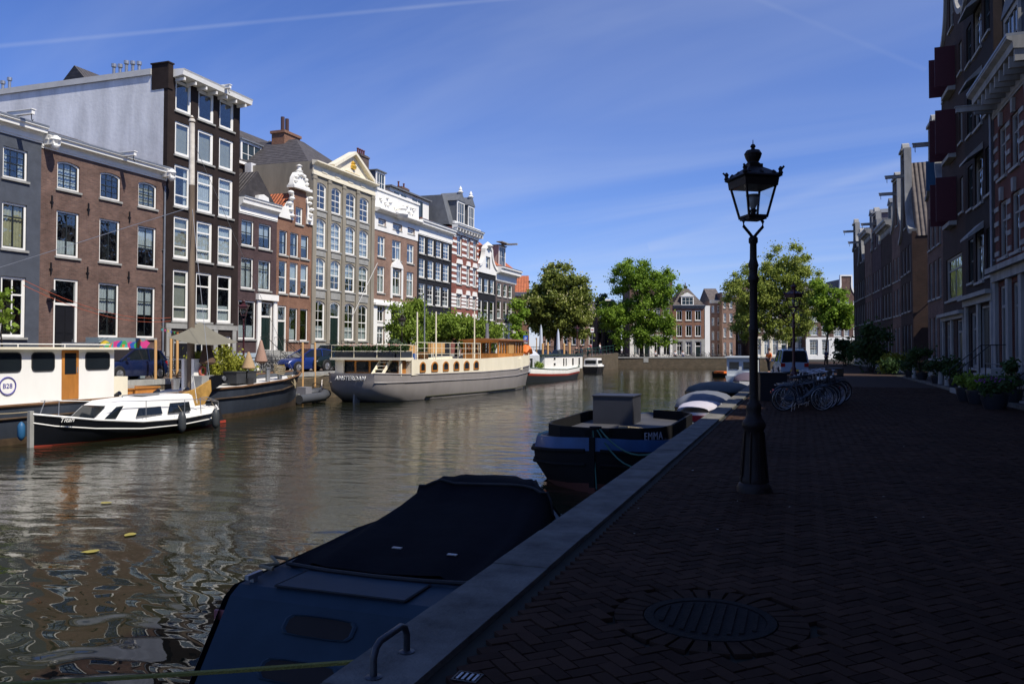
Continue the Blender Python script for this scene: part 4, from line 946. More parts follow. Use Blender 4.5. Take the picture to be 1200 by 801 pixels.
# unseen houses continuing behind the camera, heights and gaps shaped for shade and sun strips
yy = Yf-W; k = 0
for (W, e, kind, h_, mt, lb) in ((4.2, 10.8, 'neck', 4.6, bk_purple, 'added unseen plum brick neck gable house, next after the banded house, beyond the right edge'),
        (4.8, 10.8, 'neck', 4.8, bk_brown, 'added unseen brown brick neck gable house outside the right edge'),
        (3.6, 10.8, 'bell', 4.6, bk_dark, 'added unseen dark narrow bell gabled house level with the street lamp, out of the frame'),
        (4.6, 11.0, 'neck', 4.6, bk_red, 'added unseen light red neck gabled house just past the street lamp, out of the frame'),
        (6.4, 16.2, 'flat', 0, bk_tan, 'added unseen tan brick house of four bays beside the camera'),
        (6.6, 17.0, 'flat', 0, blackp, 'added unseen black level topped house beside the camera'),
        (7.6, 17.6, 'flat', 0, bk_red, 'light red brick house just behind the camera'),
        (7.0, 17.0, 'flat', 0, bk_grey, 'grey brown brick house well behind the camera'),
        (8.0, 16.8, 'flat', 0, bk_brown, 'last brown brick house at the back end of the shaded row')):
    n = 2 if W < 5 else 3 if W < 7.8 else 4; cc = ecols(W, n, 1.1)
    ops = grid(cc[:-1], [(1.3, 3.6, 'caseT', 'low')])+grid(cc, [(4.7, 6.9, 'sashT', ['side', None]), (7.9, 9.9, 'sashT', [None, 'half'])])+[dict(x0=cc[-1][0], x1=cc[-1][1], z0=.5, z1=3.6, k='d')]
    gp = gable_pts(kind, W, e, h_, 1.8) if h_ else None
    hh = house('canal_house', lb, (RX, yy, 0), -pi/2, W, 12, e, mt, ops, gable=gp, plinth=.5, lean=.004)
    if h_: gabletrim(hh, gp[1:-1]); roof(hh, 'ridge_y', W, 12, e, h_*.85, t_darky)
    else: cornice(hh, 0, W, e-.9, e, .6); roof(hh, 'ridge_x', W, 12, e, 2.6, t_dark)
    stoop(hh, cc[-1][0]-.1, cc[-1][1]+.1, .5)
    yy -= W
# ---- far block C on our side of the canal
def farblock():
    specs = [(6.9, 9.6, 'neck', 6.6, bk_dark, t_brn, 'brown neck gable house with exposed side wall across the side street'),
             (5.6, 11.2, 'neck', 4.2, bk_brown, t_darky, 'second gabled house past the side street, brown with white scroll trim'),
             (6.2, 12.6, 'flat', 0, bk_dark, t_dark, 'third house past the side street, dark with a level cornice and dormer'),
             (6.0, 11.0, 'step', 3.6, bk_purple, t_darky, 'fourth house past the side street, purple with stepped gable'),
             (5.4, 13.6, 'flat', 0, bk_brown, t_or, 'fifth house past the side street with an orange roof and level cornice'),
             (4.8, 10.8, 'bell', 3.4, blackp, t_darky, 'black bell gabled house second from the far end of the shaded row'),
             (5.4, 13.0, 'neck', 3.0, bk_dark, t_darky, 'last gabled house at the far end of the shaded row')]
    y = 61.3
    for i, (W, e, kind, h_, mt, rm, lb) in enumerate(specs):
        ang = 0 if i == 0 else R(2.6)
        x = RX if i == 0 else RX-.0-(y-68.2)*.047
        n = 3; cc = ecols(W, n, 1.0)
        ops = grid(cc, [(1.4, 3.5, 'caseT', 'low'), (4.5, 6.6, 'two', ['side', 'low']), (7.3, 9.2, 'two', None)])
        nw = 2.0; gp = gable_pts(kind, W, e, h_, nw) if kind != 'flat' else None
        if gp: ops += [dict(x0=W/2-.45, x1=W/2+.45, z0=e-.3+h_*.2, z1=e+h_*.2+1.1, style='two')]
        hh = house('canal_house', lb, (x, y+W, 0), -pi/2+ang, W, 11, e, mt, ops, gable=gp, plinth=.8, lean=.01, side=None)
        if gp: gabletrim(hh, gp[1:-1], .34, top=(W/2, e+h_-.0)); roof(hh, 'ridge_y', W, 11, e, h_*.88, rm); hoist(hh, W/2, e+h_*.72, 1.3)
        else: cornice(hh, 0, W, e-.9, e+.1, .6); roof(hh, 'ridge_x', W, 11, e, 2.6, rm); dormer(hh, W/2-.8, W/2+.8, .3, e+.1, e+1.9, 2.2, peak=.4); chimney(hh, .6, 5, e+.5, e+3.4)
        y += W
farblock()
# the shaded row gets a darker copy of the white paint as painted shade
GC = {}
def reshade(o):
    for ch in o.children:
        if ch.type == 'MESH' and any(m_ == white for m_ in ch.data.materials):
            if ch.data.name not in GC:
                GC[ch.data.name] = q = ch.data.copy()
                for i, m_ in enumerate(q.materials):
                    if m_ == white: q.materials[i] = shade_white
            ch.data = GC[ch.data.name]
        reshade(ch)
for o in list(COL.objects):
    if o.get('category') in ('house', 'warehouse') and o.location.x > 5: reshade(o)
# ---- houses facing us across the end of the canal
def FH(name, label, px0, px1, D, eave_py, cols, rows, wallm, kind='flat', h_=0, roofm=None, door_i=None, rot=0, ground=None, depth=9, trim=None, nw=2, lean=0, cat='house', corn=True, lb0=.3):
    s_ = D/F; x, y, _ = atD(px0, 410, D); W = (px1-px0)*s_
    z = lambda py: EYE-(py-HZ)*s_-lb0
    ops = []
    for t_, b_, st, cu in rows: ops += grid([((a-px0)*s_, (b2-px0)*s_) for a, b2 in cols], [(z(b_), z(t_), st, cu)])
    if door_i is not None:
        o = ops[-len(cols)+door_i]; ops[-len(cols)+door_i] = dict(x0=o['x0'], x1=o['x1'], z0=.15, z1=o['z1'], k='d', light=.3)
    E = z(eave_py); gp = gable_pts(kind, W, E, h_, nw) if kind not in ('flat', 'hip', 'ridge_x', 'ridge_y') else None
    hh = house(name, label, (x, y, lb0), AL+rot, W, depth, E, wallm, ops, gable=gp, lean=0, cat=cat)
    if gp: gabletrim(hh, gp[1:-1] if kind != 'tri' else gp, .3, trim or white); roof(hh, 'ridge_y', W, depth, E, h_*.9, roofm or t_darky)
    elif kind == 'flat': 
        if corn: cornice(hh, 0, W, E-.8, E, .5, trim or white)
        roof(hh, 'flat', W, depth, E, .1, lead)
    else:
        if corn: cornice(hh, -.05, W+.05, E-.5, E+.02, .45, trim or white)
        roof(hh, kind, W, depth, E, h_, roofm or t_dark, y0=.1)
    if ground: part('ground_floor_facing', MB().prism([(0, -.3), (W, -.3), (W, z(ground[0])), (0, z(ground[0]))], -.1, -.003, holes=[archpts(o['x0']-.03, o['x1']+.03, o['z0'], o['z1']+.03, 0) for o in ops if o['z1'] < z(ground[0])]), ground[1], hh)
    return hh, W, E, z
D0 = 144
hA, W, E, z = FH('corner_house', 'tall dark brick house with rows of white grid windows behind the leaning elm', 738, 788, D0, 324, [(742, 748.5), (754.5, 761), (766, 773.5), (777, 785)], [(331, 340, 'sash6', None), (346, 355.5, 'sash6', None), (361, 372, 'sash6', None), (377, 388, 'sash6', None), (396, 416, 'shop', None)], bk_brown, 'flat', door_i=1, ground=(391.5, white))
hBf, W, E, z = FH('corner_house', 'small red brick house with brown tent roof and white bell dormer at the canal end', 788.3, 826, D0+1, 358, [(792.7, 799.3), (803.5, 810.7), (814.5, 821.5)], [(363.5, 375.5, 'open', None), (381, 394, 'open', None), (400, 416, 'shop', None)], bk_red, 'hip', 3.3, t_brn, door_i=2, ground=(397, stone), trim=zinc)
s_ = (D0+1)/F
dormer(hBf, (799-788.3)*s_, (813-788.3)*s_, .2, E+.1, E+1.7, 2.5, peak=.6, rm=white)
chimney(hBf, (809-788.3)*s_, 4, E+1.8, E+3.9, .5, .5, bk_dark, 1)
part('side_facing', MB().box(W-.02, W+.9, -.1, 8, -.4, E), white, hBf)
FH('terrace_house', 'tan brick house with white side windows left of the big pale green tree', 832, 846, D0+6, 352, [(834, 837), (840.5, 843.5)], [(358, 366, 'two', 'side'), (372, 381, 'two', None), (388, 398, 'two', None), (402, 416, 'two', None)], bk_tan, 'ridge_x', 2.6, t_brn, rot=R(0))
FH('terrace_house', 'pale pink house with high white parapet beside the big pale green tree', 846.2, 862, D0+4, 343, [(848, 851), (855, 858.5)], [(352, 361, 'two', 'side'), (367, 377, 'two', None), (384, 395, 'two', 'low'), (401, 416, 'two', None)], bk_tan, 'flat')
FH('terrace_house', 'white fronted house with step gable behind the lamp post', 862.2, 882, D0+8, 350, [(865, 868.5), (872, 876)], [(357, 366, 'two', 'side'), (372, 381, 'two', None), (388, 398, 'two', 'low'), (403, 416, 'shop', None)], bk_brown, 'step', 3.0)
FH('cafe_house', 'long low brown house with cream shop pillars behind the lamp post', 882.2, 944, D0+2, 352, [(885+i*10, 891.5+i*10) for i in range(6)], [(362, 372, 'sash6', None), (378, 389, 'sash6', 'low'), (397, 416, 'shop', None)], bk_brown, 'ridge_x', 2.4, t_dark, ground=(394, cream), door_i=3)
FH('terrace_house', 'brown house with white grid windows and white ground floor behind the small street tree', 944.2, 973, D0, 345, [(948.5, 958), (963, 971)], [(351, 360.5, 'grid', 'low'), (367, 377, 'grid', 'low'), (381, 393, 'grid', 'low'), (398, 416, 'grid', 'low')], bk_brown, 'ridge_x', 2.2, t_dark, ground=(395, white))
FH('terrace_house', 'brown house with a small brick turret gable just left of the shaded row', 973.2, 1010, D0, 350, [(977, 986), (989, 995), (1000, 1006)], [(352, 360.5, 'grid', None), (367, 377, 'grid', 'low'), (382, 394, 'grid', 'low'), (398, 416, 'grid', 'low')], bk_brown, 'neck', 4.2, ground=(395, white))
FH('terrace_house', 'dark gabled house left of the leaning elm', 700, 727.7, D0+9, 366, [(703, 708), (712, 717), (720, 725)], [(363, 372, 'two', None), (378, 388, 'two', None), (397, 413, 'two', None)], bk_dark, 'bell', 2.4)
FH('brick_building', 'long pinkish brick building with white corner under the chestnut tree', 636, 699.5, 168, 368, [(640+i*10, 645+i*10) for i in range(6)], [(374, 384, 'two', None), (391, 404, 'two', 'side')], bk_tan, 'ridge_x', 3.0, t_brn)
FH('brick_building', 'brick house with bright orange roof between the row end and the chestnut', 598, 620, 138, 343, [(601+i*7, 604.5+i*7) for i in range(3)], [(350, 360, 'two', None), (368, 379, 'two', None), (388, 402, 'two', None)], bk_red, 'ridge_x', 3.4, t_or)
# ================================================================== TREES
import numpy as np
def leaves(name, centers, radii, n, size, mt, seed, parent=None, flat=1.0, droop=0):
    g = np.random.default_rng(seed); C = np.array(centers); Rd = np.array(radii)
    wts = Rd**2; wts = wts/wts.sum(); idx = g.choice(len(C), n, p=wts)
    d = g.normal(size=(n, 3)); d /= np.linalg.norm(d, axis=1)[:, None]
    rr = np.minimum(np.abs(g.normal(size=n))*.55+.12, 1.5)
    P = C[idx]+d*rr[:, None]*Rd[idx][:, None]*np.array([1, 1, flat])
    nrm = d+g.normal(size=(n, 3))*.7; nrm /= np.linalg.norm(nrm, axis=1)[:, None]
    a = np.cross(nrm, g.normal(size=(n, 3))); a /= np.linalg.norm(a, axis=1)[:, None]; b = np.cross(nrm, a)
    if droop: b = b*.5+np.array([0, 0, -droop]); b /= np.linalg.norm(b, axis=1)[:, None]; a = np.cross(b, g.normal(size=(n, 3))); a /= np.linalg.norm(a, axis=1)[:, None]
    s = size*(.55+g.random(n)*.9)[:, None]
    v = np.stack([P-a*s*.5, P+b*s*.55-a*s*.1, P+a*s*.5, P-b*s*.55+a*s*.1], 1).reshape(-1, 3)
    me = bpy.data.meshes.new(name); me.vertices.add(4*n); me.vertices.foreach_set('co', v.ravel())
    me.loops.add(4*n); me.loops.foreach_set('vertex_index', np.arange(4*n)); me.polygons.add(n); me.polygons.foreach_set('loop_start', np.arange(n)*4); me.polygons.foreach_set('loop_total', np.full(n, 4))
    at = me.attributes.new('var', 'FLOAT', 'FACE'); cv = g.random(len(C)); at.data.foreach_set('value', np.clip(cv[idx]*.6+g.random(n)*.4, 0, 1))
    me.materials.append(mt); me.update(); me.validate()
    return link(name, me, parent)
def tree(label, loc, H, trunk_h, crown, n, size, mt, seed, tr=.28, name='tree', lean=(0, 0), group=None, nclump=45, cr=(1.1, 1.9), blossoms=0, droop=0, flat=.8, gap=.0, limb_n=14):
    """crown: list of ellipsoids (cx, cy, cz, rx, ry, rz) relative to the trunk base"""
    r = random.Random(seed); t = thing(name, label, 'tree', loc, 0, group)
    cs, rs = [], []
    vol = [a[3]*a[4]*a[5] for a in crown]
    while len(cs) < nclump:
        c = r.choices(crown, vol)[0]; d = V((r.gauss(0, 1), r.gauss(0, 1), r.gauss(0, 1))).normalized()*(r.random()**.4)
        p_ = V((c[0]+d.x*c[3], c[1]+d.y*c[4], c[2]+d.z*c[5])); q = r.uniform(*cr)
        cs.append(p_); rs.append(q)
    top = V((lean[0], lean[1], trunk_h)); mid = V((lean[0]*.4+r.uniform(-.1, .1), lean[1]*.4, trunk_h*.5))
    mb = MB().tube([(0, 0, -.2), (0, 0, .15), mid, top], [tr*1.5, tr*1.05, tr*.9, tr*.75], 10)
    ctop = V((crown[0][0], crown[0][1], crown[0][2]+crown[0][5]*.6)); m2 = (top+ctop)/2+V((r.uniform(-.4, .4), r.uniform(-.4, .4), 0))
    mb.tube([top, m2, ctop], [tr*.75, tr*.4, tr*.08], 8)
    for k in sorted(r.sample(range(len(cs)), min(limb_n, len(cs)))):
        c = cs[k]; t_ = r.random(); st = top.lerp(m2, t_); md = st.lerp(c, .5)+V((r.uniform(-.3, .3), r.uniform(-.3, .3), r.uniform(0, .6)))
        mb.tube([st, md, c], [tr*(.4-.15*t_), tr*.2, tr*.05], 6)
    part('trunk', mb, bark, t, smooth=True)
    leaves('crown', [tuple(c) for c in cs], rs, n, size, mt, seed, t, flat, droop)
    if blossoms:
        bb = MB(); 
        for k in range(blossoms):
            i = r.randrange(len(cs)); d = V((r.gauss(0, 1), r.gauss(0, 1), abs(r.gauss(0, 1))*.8)).normalized(); p_ = cs[i]+d*rs[i]*.98
            bb.add([(p_.x+.10*cos(a), p_.y+.10*sin(a), p_.z) for a in (0, 2.1, 4.2)]+[(p_.x, p_.y, p_.z+.32)], [(0, 1, 3), (1, 2, 3), (2, 0, 3)])
        part('blossoms', bb, mat('cream blossom', (.42, .40, .18), .8), t)
    return t
lf_chest = leafmat('chestnut leaves', (.10, .135, .02), (.24, .27, .05))
lf_elm = leafmat('elm leaves', (.12, .21, .02), (.24, .36, .035))
lf_pale = leafmat('young yellow green leaves', (.19, .25, .03), (.36, .40, .09))
lf_will = leafmat('willow leaves', (.13, .21, .02), (.25, .34, .05))
lf_dark = leafmat('dark shrub leaves', (.025, .055, .015), (.06, .11, .03))
lf_yel = leafmat('yellow green shrub leaves', (.18, .20, .02), (.36, .36, .05))
lf_gry = leafmat('grey green shrub leaves', (.07, .11, .06), (.13, .18, .11))
def TD(px, D, z=0): x, y, _ = atD(px, 410, D); return (x, y, z)
mpp = lambda D: D/F
# big horse chestnut
D = 122; t_ = mpp(D); tree('big dark round horse chestnut covered in cream blossoms at the bridge ramp', TD(652, D, .9), 14, 3.2,
    [(0, 0, 7.6, 5.7, 5.0, 4.6), (.4, 0, 10.6, 4.1, 3.6, 3.6), (-2.2, 0, 5.4, 4.1, 3.7, 2.8), (2.7, 0, 6.2, 3.9, 3.4, 3.2)], 70000, .30, lf_chest, 11, tr=.42, name='chestnut_tree', nclump=230, cr=(.8, 1.5), blossoms=800)
# leaning elm
D = 134; tree('bright green elm with an open top leaning over the far quay wall', TD(752, D, .3), 17, 5.5,
    [(-1.4, -.5, 13.0, 4.0, 3.2, 3.4), (3.0, 1, 11.4, 3.0, 3.0, 3.6), (-3.8, -1.4, 7.4, 3.6, 2.6, 2.8), (.8, 0, 7.8, 4.4, 3.0, 3.2), (3.6, 1.2, 4.4, 3.4, 2.2, 2.6), (-2.8, -1.2, 4.0, 3.2, 2, 2.4), (.6, 0, 3.6, 2.6, 2, 1.8)], 60000, .23, lf_elm, 12, tr=.36, lean=(-.3, 0), name='elm_tree', nclump=250, cr=(.7, 1.35), limb_n=30)
D = 138; tree('small bluish green tree with bare trunk at the corner of the far quay', TD(707, D, .3), 12, 8.5, [(0, 0, 9.6, 1.6, 1.4, 1.7)], 1500, .34, leafmat('bluish leaves', (.03, .075, .05), (.06, .12, .08)), 13, tr=.26, name='thin_tree', nclump=9, cr=(.5, .9))
# big pale tree behind the lamp post
D = 112; tree('large loose pale green tree behind the near lamp post', TD(925, D, 0), 17, 4.6,
    [(-4.0, -1.3, 9.8, 4.6, 3, 4.2), (.2, 0, 12.2, 4.0, 3, 4.4), (-5.2, -1.9, 5.8, 3.6, 2.6, 3.0), (-1.0, 0, 5.8, 4.6, 3, 3.2), (2.6, .6, 8.2, 2.0, 2, 3.6)], 70000, .20, lf_pale, 14, tr=.34, name='plane_tree', nclump=260, cr=(.55, 1.25), limb_n=36)
D = 100; tree('small bright green street tree at the end of the shaded street', TD(969, D, 0), 11, 3.0,
    [(.6, .2, 6.8, 2.6, 2.2, 2.9), (-.6, -.1, 8.6, 1.5, 1.4, 2.0), (2.0, .6, 5.6, 1.6, 1.4, 1.6)], 14000, .24, lf_elm, 15, tr=.15, name='street_tree', nclump=80, cr=(.45, .95))
# willows on the left quay
D = 66; tree('feathery willow in front of the pinkish brick house', TD(480, D, LZ), 7, 2.2, [(0, 0, 4.2, 1.5, 1.5, 1.5), (-.2, 0, 2.8, 1.6, 1.6, 1.4)], 12000, .17, lf_will, 16, tr=.13, name='willow_tree', nclump=60, cr=(.45, .8), droop=.8)
D = 70; tree('wide low willow with drooping branches behind the wheelhouse', TD(535, D, LZ), 6, 2.0, [(-2.1, 0, 2.9, 2.0, 1.5, 1.4), (.3, 0, 3.2, 2.2, 1.6, 1.3), (2.2, .4, 2.6, 1.8, 1.5, 1.4)], 22000, .17, lf_will, 17, tr=.16, name='willow_tree', nclump=100, cr=(.5, .9), droop=.8)
D = 100; tree('slim green tree beside the last house of the sunlit row', TD(608, D, LZ), 8, 2.2, [(0, 0, 4.6, 1.1, 1.4, 3.0)], 3000, .28, lf_elm, 18, tr=.12, name='street_tree', nclump=16, cr=(.5, .9))
D = 62; t_ = tree('round grey green olive shrub on the quay beside the planters', TD(466, D, LZ), 3, .6, [(0, 0, 1.5, 1.2, 1.0, .8)], 3500, .13, lf_gry, 19, tr=.05, name='olive_shrub', nclump=18, cr=(.3, .55)); t_['category'] = 'shrub'
# young vine-like sapling at left edge
D = 31; t_ = tree('young sapling with sparse leaves in front of the grey blue house', TD(3, D, 1.6), 3, 1.4, [(0.2, 0, 1.5, .9, .5, .9)], 420, .14, lf_will, 20, tr=.03, name='sapling', nclump=13, cr=(.2, .35)); t_['category'] = 'sapling'
# small trees, shrubs on the right pavement
def shrub(label, loc, rx_, rz_2, n, size, mt, seed, name='shrub', group=None, pot=None, potm=None, clumps=9, cat='shrub'):
    t = thing(name, label, cat, loc, 0, group); r = random.Random(seed); hp = 0
    if pot:
        pr, hp = pot; part('pot', MB().lathe([(pr*.72, 0), (pr*.95, hp*.6), (pr, hp*.93), (pr*1.07, hp*.94), (pr*1.07, hp), (pr*.95, hp), (pr*.93, hp-.05)], n=18), potm or mat('dark glazed pot', (.02, .022, .028), .4), t, smooth=True)
        hp -= .05
    cs = [(r.uniform(-1, 1)*rx_*.6, r.uniform(-1, 1)*rx_*.6, hp+rz_2*(.45+r.uniform(-.25, .35))) for _ in range(clumps)]
    leaves('foliage', cs, [min(rx_, rz_2)*r.uniform(.35, .6) for _ in cs], n, size, mt, seed, t, .9)
    mb = MB()
    for c in cs: mb.tube([(c[0]*.2, c[1]*.2, hp-.02), (c[0]*.6, c[1]*.6, hp+(c[2]-hp)*.6), c], [.02, .012, .006], 5)
    part('stems', mb, bark, t); return t
D = 60; shrub('airy green bush with drooping twigs in front of the far gabled house', TD(1020, D, 0), 1.5, 4.2, 3000, .2, lf_dark, 31, clumps=22)
D = 58; shrub('sunlit yellow green bush by the side street corner', TD(1047, D, 0), 1.0, 1.5, 2200, .14, lf_yel, 32, clumps=12)
D = 56; shrub('dark ivy bush under the sunlit yellow bush', TD(1040, D, 0), .9, 1.1, 1400, .14, lf_dark, 33)
D = 86; shrub('tall dark conifer-like bush at the end of the shaded row', TD(990, D, 0), 1.5, 3.4, 2600, .22, lf_dark, 34, clumps=16)
for i, (px, D, a, b_, lb) in enumerate(((1080, 43, .8, 1.5, 'dark bush in a pot before the small neck gable house'), (1066, 47, .7, 1.2, 'low dark bush left of the neck gable house door'), (1098, 38, .6, .9, 'spreading dark bush before the red shutter warehouse'), (1120, 33, .55, 1.0, 'leafy plant at the foot of the black warehouse'), (1186, 24.5, .5, 1.1, 'tall dark plant beside the stoop at the right edge'))):
    shrub(lb, TD(px, D, .1), a, b_, 1300, .1, lf_dark, 40+i, pot=(.3, .4), name='potted_shrub', cat='plant')
fl_p = mat('purple petals', (.20, .05, .22), .7)
for i, (px, D, rr_, lb) in enumerate(((1131, 26.5, .30, 'green bush in a dark pot, leftmost of the three big pots'), (1145, 25, .32, 'middle one of the three big dark plant pots'), (1165, 23, .38, 'largest dark plant pot, with purple flowers, nearest the right edge'))):
    t = shrub(lb, TD(px, D, 0), rr_*1.35, .45, 1500, .07, lf_will if i < 2 else lf_dark, 50+i, pot=(rr_, .45), name='potted_plant', cat='plant', clumps=12, group='big plant pots on the pavement')
    if i == 2:
        mb = MB(); r = random.Random(2)
        for k in range(60): a = r.random()*6.3; q = r.random()**.5*.5; x, y, z0_ = q*cos(a), q*sin(a), .9-q*.25+r.uniform(-.03, .05); mb.lathe([(.005, -.02), (.028, 0), (.005, .02)], (x, y, z0_), 5)
        part('flowers', mb, fl_p, t)
# ================================================================== STREET LAMPS
lglass = glassmat('lantern glass', (.93, .95, .95), .02, 0)
def street_lamp(label, loc, mt=lampm, rz=0, full=True, group='crown lantern street lamps'):
    t = thing('street_lamp', label, 'street lamp', loc, rz, group)
    prof = [(.205, -.05), (.205, .05), (.185, .09), (.165, .11), (.17, .16), (.15, .2), (.135, .4), (.118, .62), (.115, .74), (.135, .77), (.14, .82), (.125, .85), (.10, .88), (.082, .95), (.09, 1.0), (.085, 1.05), (.06, 1.08), (.052, 1.12), (.05, 1.9), (.058, 1.93), (.058, 1.97), (.048, 2.0), (.046, 2.5), (.062, 2.53), (.066, 2.57), (.05, 2.6), (.05, 2.68), (.064, 2.72), (.05, 2.77), (.042, 2.8), (.04, 2.98), (.055, 3.0), (.055, 3.05), (.03, 3.08)]
    po = part('post', MB().lathe(prof, n=18), mt, t, smooth=True)
    mb = MB()
    for k in range(8): a = 2*pi*k/8; mb.bar((.168*cos(a), .168*sin(a), .12), (.118*cos(a), .118*sin(a), .72), .018)
    part('base_rib', mb, mt, po)
    for s_ in (-1, 1):
        part('fork', MB().tube([(0, 0, 3.05), (s_*.05, 0, 3.11), (s_*.125, 0, 3.19), (s_*.13, 0, 3.25), (s_*.09, 0, 3.30)], .019, 8), mt, t, smooth=True)
    b_, T_, zb, zt = .115, .205, 3.29, 3.74
    la = part('lantern_frame', MB().box(-b_, b_, -b_, b_, zb-.02, zb+.015).lathe([(.03, zb), (.05, zb+.03), (.03, zb+.06), (.045, zb+.1), (.02, zb+.12)], n=10), mt, t)
    fr = MB()
    for sx_ in (-1, 1):
        for sy_ in (-1, 1): fr.bar((sx_*b_, sy_*b_, zb), (sx_*T_, sy_*T_, zt), .022)
    for a, c in (((-1, -1), (1, -1)), ((1, -1), (1, 1)), ((1, 1), (-1, 1)), ((-1, 1), (-1, -1))):
        fr.bar((a[0]*T_, a[1]*T_, zt-.0), (c[0]*T_, c[1]*T_, zt), .03); fr.bar((a[0]*b_, a[1]*b_, zb+.02), (c[0]*b_, c[1]*b_, zb+.02), .024)
    part('corner_bars', fr, mt, la)
    gl_ = MB()
    for a, c in (((-1, -1), (1, -1)), ((1, -1), (1, 1)), ((1, 1), (-1, 1)), ((-1, 1), (-1, -1))):
        part('pane', MB().add([(a[0]*b_*.98, a[1]*b_*.98, zb+.02), (c[0]*b_*.98, c[1]*b_*.98, zb+.02), (c[0]*T_*.98, c[1]*T_*.98, zt), (a[0]*T_*.98, a[1]*T_*.98, zt)], [(0, 1, 2, 3)]), lglass, la, fixn=False)
    part('burner', MB().lathe([(.02, zb+.1), (.05, zb+.17), (.06, zb+.24), (.05, zb+.26), (.085, zb+.275), (.085, zb+.285), (.03, zb+.285)], n=12), mat('frosted lamp globe', (.25, .24, .22), .3), la, smooth=True)
    q = T_+.015
    rf = MB().loft([[(sx_*r_, sy_*r_, z) for sx_, sy_ in ((-1, -1), (1, -1), (1, 1), (-1, 1))] for r_, z in ((q-.01, zt-.08), (q, zt+.01), (q+.03, zt+.03), (q+.02, zt+.05), (.13, zt+.13), (.085, zt+.16), (.085, zt+.2))])
    rf.lathe([(.07, zt+.19), (.085, zt+.21), (.065, zt+.23), (.09, zt+.28), (.105, zt+.33), (.08, zt+.37), (.03, zt+.38), (.02, zt+.4), (.034, zt+.42), (.02, zt+.445), (.006, zt+.45), (.004, zt+.5)], n=14)
    part('roof_and_crown', rf, mt, la, smooth=False)
    mb = MB()
    for sx_ in (-1, 1):
        for sy_ in (-1, 1):
            o_ = MB().lathe([(.015, 0), (.032, .03), (.02, .06), (.03, .08), (.01, .11)], (sx_*(q+.01), sy_*(q+.01), zt+.03), 8); o_.bar((sx_*(q+.01), sy_*(q+.01), zt+.09), (sx_*(q+.04), sy_*(q+.04), zt+.14), .02)
            part('finial', o_, mt, la, smooth=True)
    for k in range(4):
        a = k*pi/2; m3 = MB(); 
        for u in (-.16, 0, .16): m3.lathe([(.01, -.03), (.035, 0), (.01, .03)], ((q-.03)*cos(a)-u*sin(a), (q-.03)*sin(a)+u*cos(a), zt+.075), 8)
        part('roof_bosses', m3, mt, la)
    return t
lx, ly, _ = atD(883, 575, F*1.7/165)
lampA = street_lamp('near black crown lantern street lamp standing alone on the shaded brick quay', (lx, ly, 0), rz=AL+R(12))
D = 29.6; x, y, _ = atD(930, 0, D)
dup(lampA, (x, y, 0), AL+R(30), 'second street lamp of the shaded quay, maroon, rising over the parked bicycles', swap={'lamp post paint': 'maroon lamp paint'})
x, y, _ = atD(285.5, 0, 43.5); dup(lampA, (x, y, LZ), .5, 'dark red street lamp between the mast barge and the purple house', swap={'lamp post paint': 'maroon lamp paint'})
x, y, _ = atD(471, 0, 62); dup(lampA, (x, y, LZ), .9, 'dark street lamp half hidden by the willow behind the passenger ship')
x, y, _ = atD(676.5, 0, 112); dup(lampA, (x, y, 1.0), .9, 'far street lamp on the bridge ramp right of the chestnut', swap={'lamp post paint': 'maroon lamp paint'})

# ================================================================== BOATS
bglass = mat('dark boat window', (.012, .016, .02), .05)
deckw = mat('white deck paint', (.62, .61, .58), .7, var=.15)
hullgrey = mat('barge hull blue grey', (.035, .043, .058), .45, var=.3, streak=1, bump=.15, bscale=8)
rust = mat('rusty tarred bottom', (.07, .045, .025), .8, var=.5, vscale=3)
hullblk = mat('black hull gloss', (.008, .009, .012), .25)
redw = mat('red boot stripe', (.35, .05, .03), .5)
ghull = mat('grey steel hull', (.27, .25, .24), .45, var=.15, vscale=.8, streak=1)
def hull(name, st, mats, root, rows_m, deck=None, deckz=.0, smooth=True):
    """st: list of (y, [(halfwidth, z), ...] top->bottom); rows_m material index of each band"""
    mb = MB(); n = len(st[0][1])
    R_ = [[(hw, y, z) for hw, z in p][::1]+[(-hw, y, z) for hw, z in p[::-1]] for y, p in st]
    m = 2*n; vs = [q for r in R_ for q in r]
    b = 0
    fs = []; mi = []
    for i in range(len(R_)-1):
        for k in range(m-1):
            fs.append((i*m+k, i*m+k+1, (i+1)*m+k+1, (i+1)*m+k)); kk = k if k < n-1 else (m-2-k if k >= n else n-2)
            mi.append(rows_m[min(kk, len(rows_m)-1)])
    for i in (0, len(R_)-1):
        for k in range(n-1): fs.append((i*m+k, i*m+k+1, i*m+m-2-k, i*m+m-1-k)); mi.append(rows_m[k])
    mb.v = vs; mb.f = fs; mb.m = mi
    o = part(name, mb, mats, root, smooth=smooth)
    if deck:
        d = MB(); vs = []; fs = []
        for y, p in st: vs += [(p[0][0]*.97-.03, y, p[0][1]-deckz), (-p[0][0]*.97+.03, y, p[0][1]-deckz)]
        for i in range(len(st)-1): fs.append((2*i, 2*i+1, 2*i+3, 2*i+2))
        d.add(vs, fs); part('deck', d, deck, o)
    return o
def strake(st, row, off, w_, root, mt, name='rubbing_strake', frac=0, both=True):
    for s_ in ((1, -1) if both else (1,)):
        pts = []
        for y, p in st:
            a = p[row]; b = p[min(row+1, len(p)-1)]; pts.append((s_*(a[0]+(b[0]-a[0])*frac+off), y, a[1]+(b[1]-a[1])*frac))
        part(name, MB().tube(pts, w_, 6), mt, root, smooth=True)
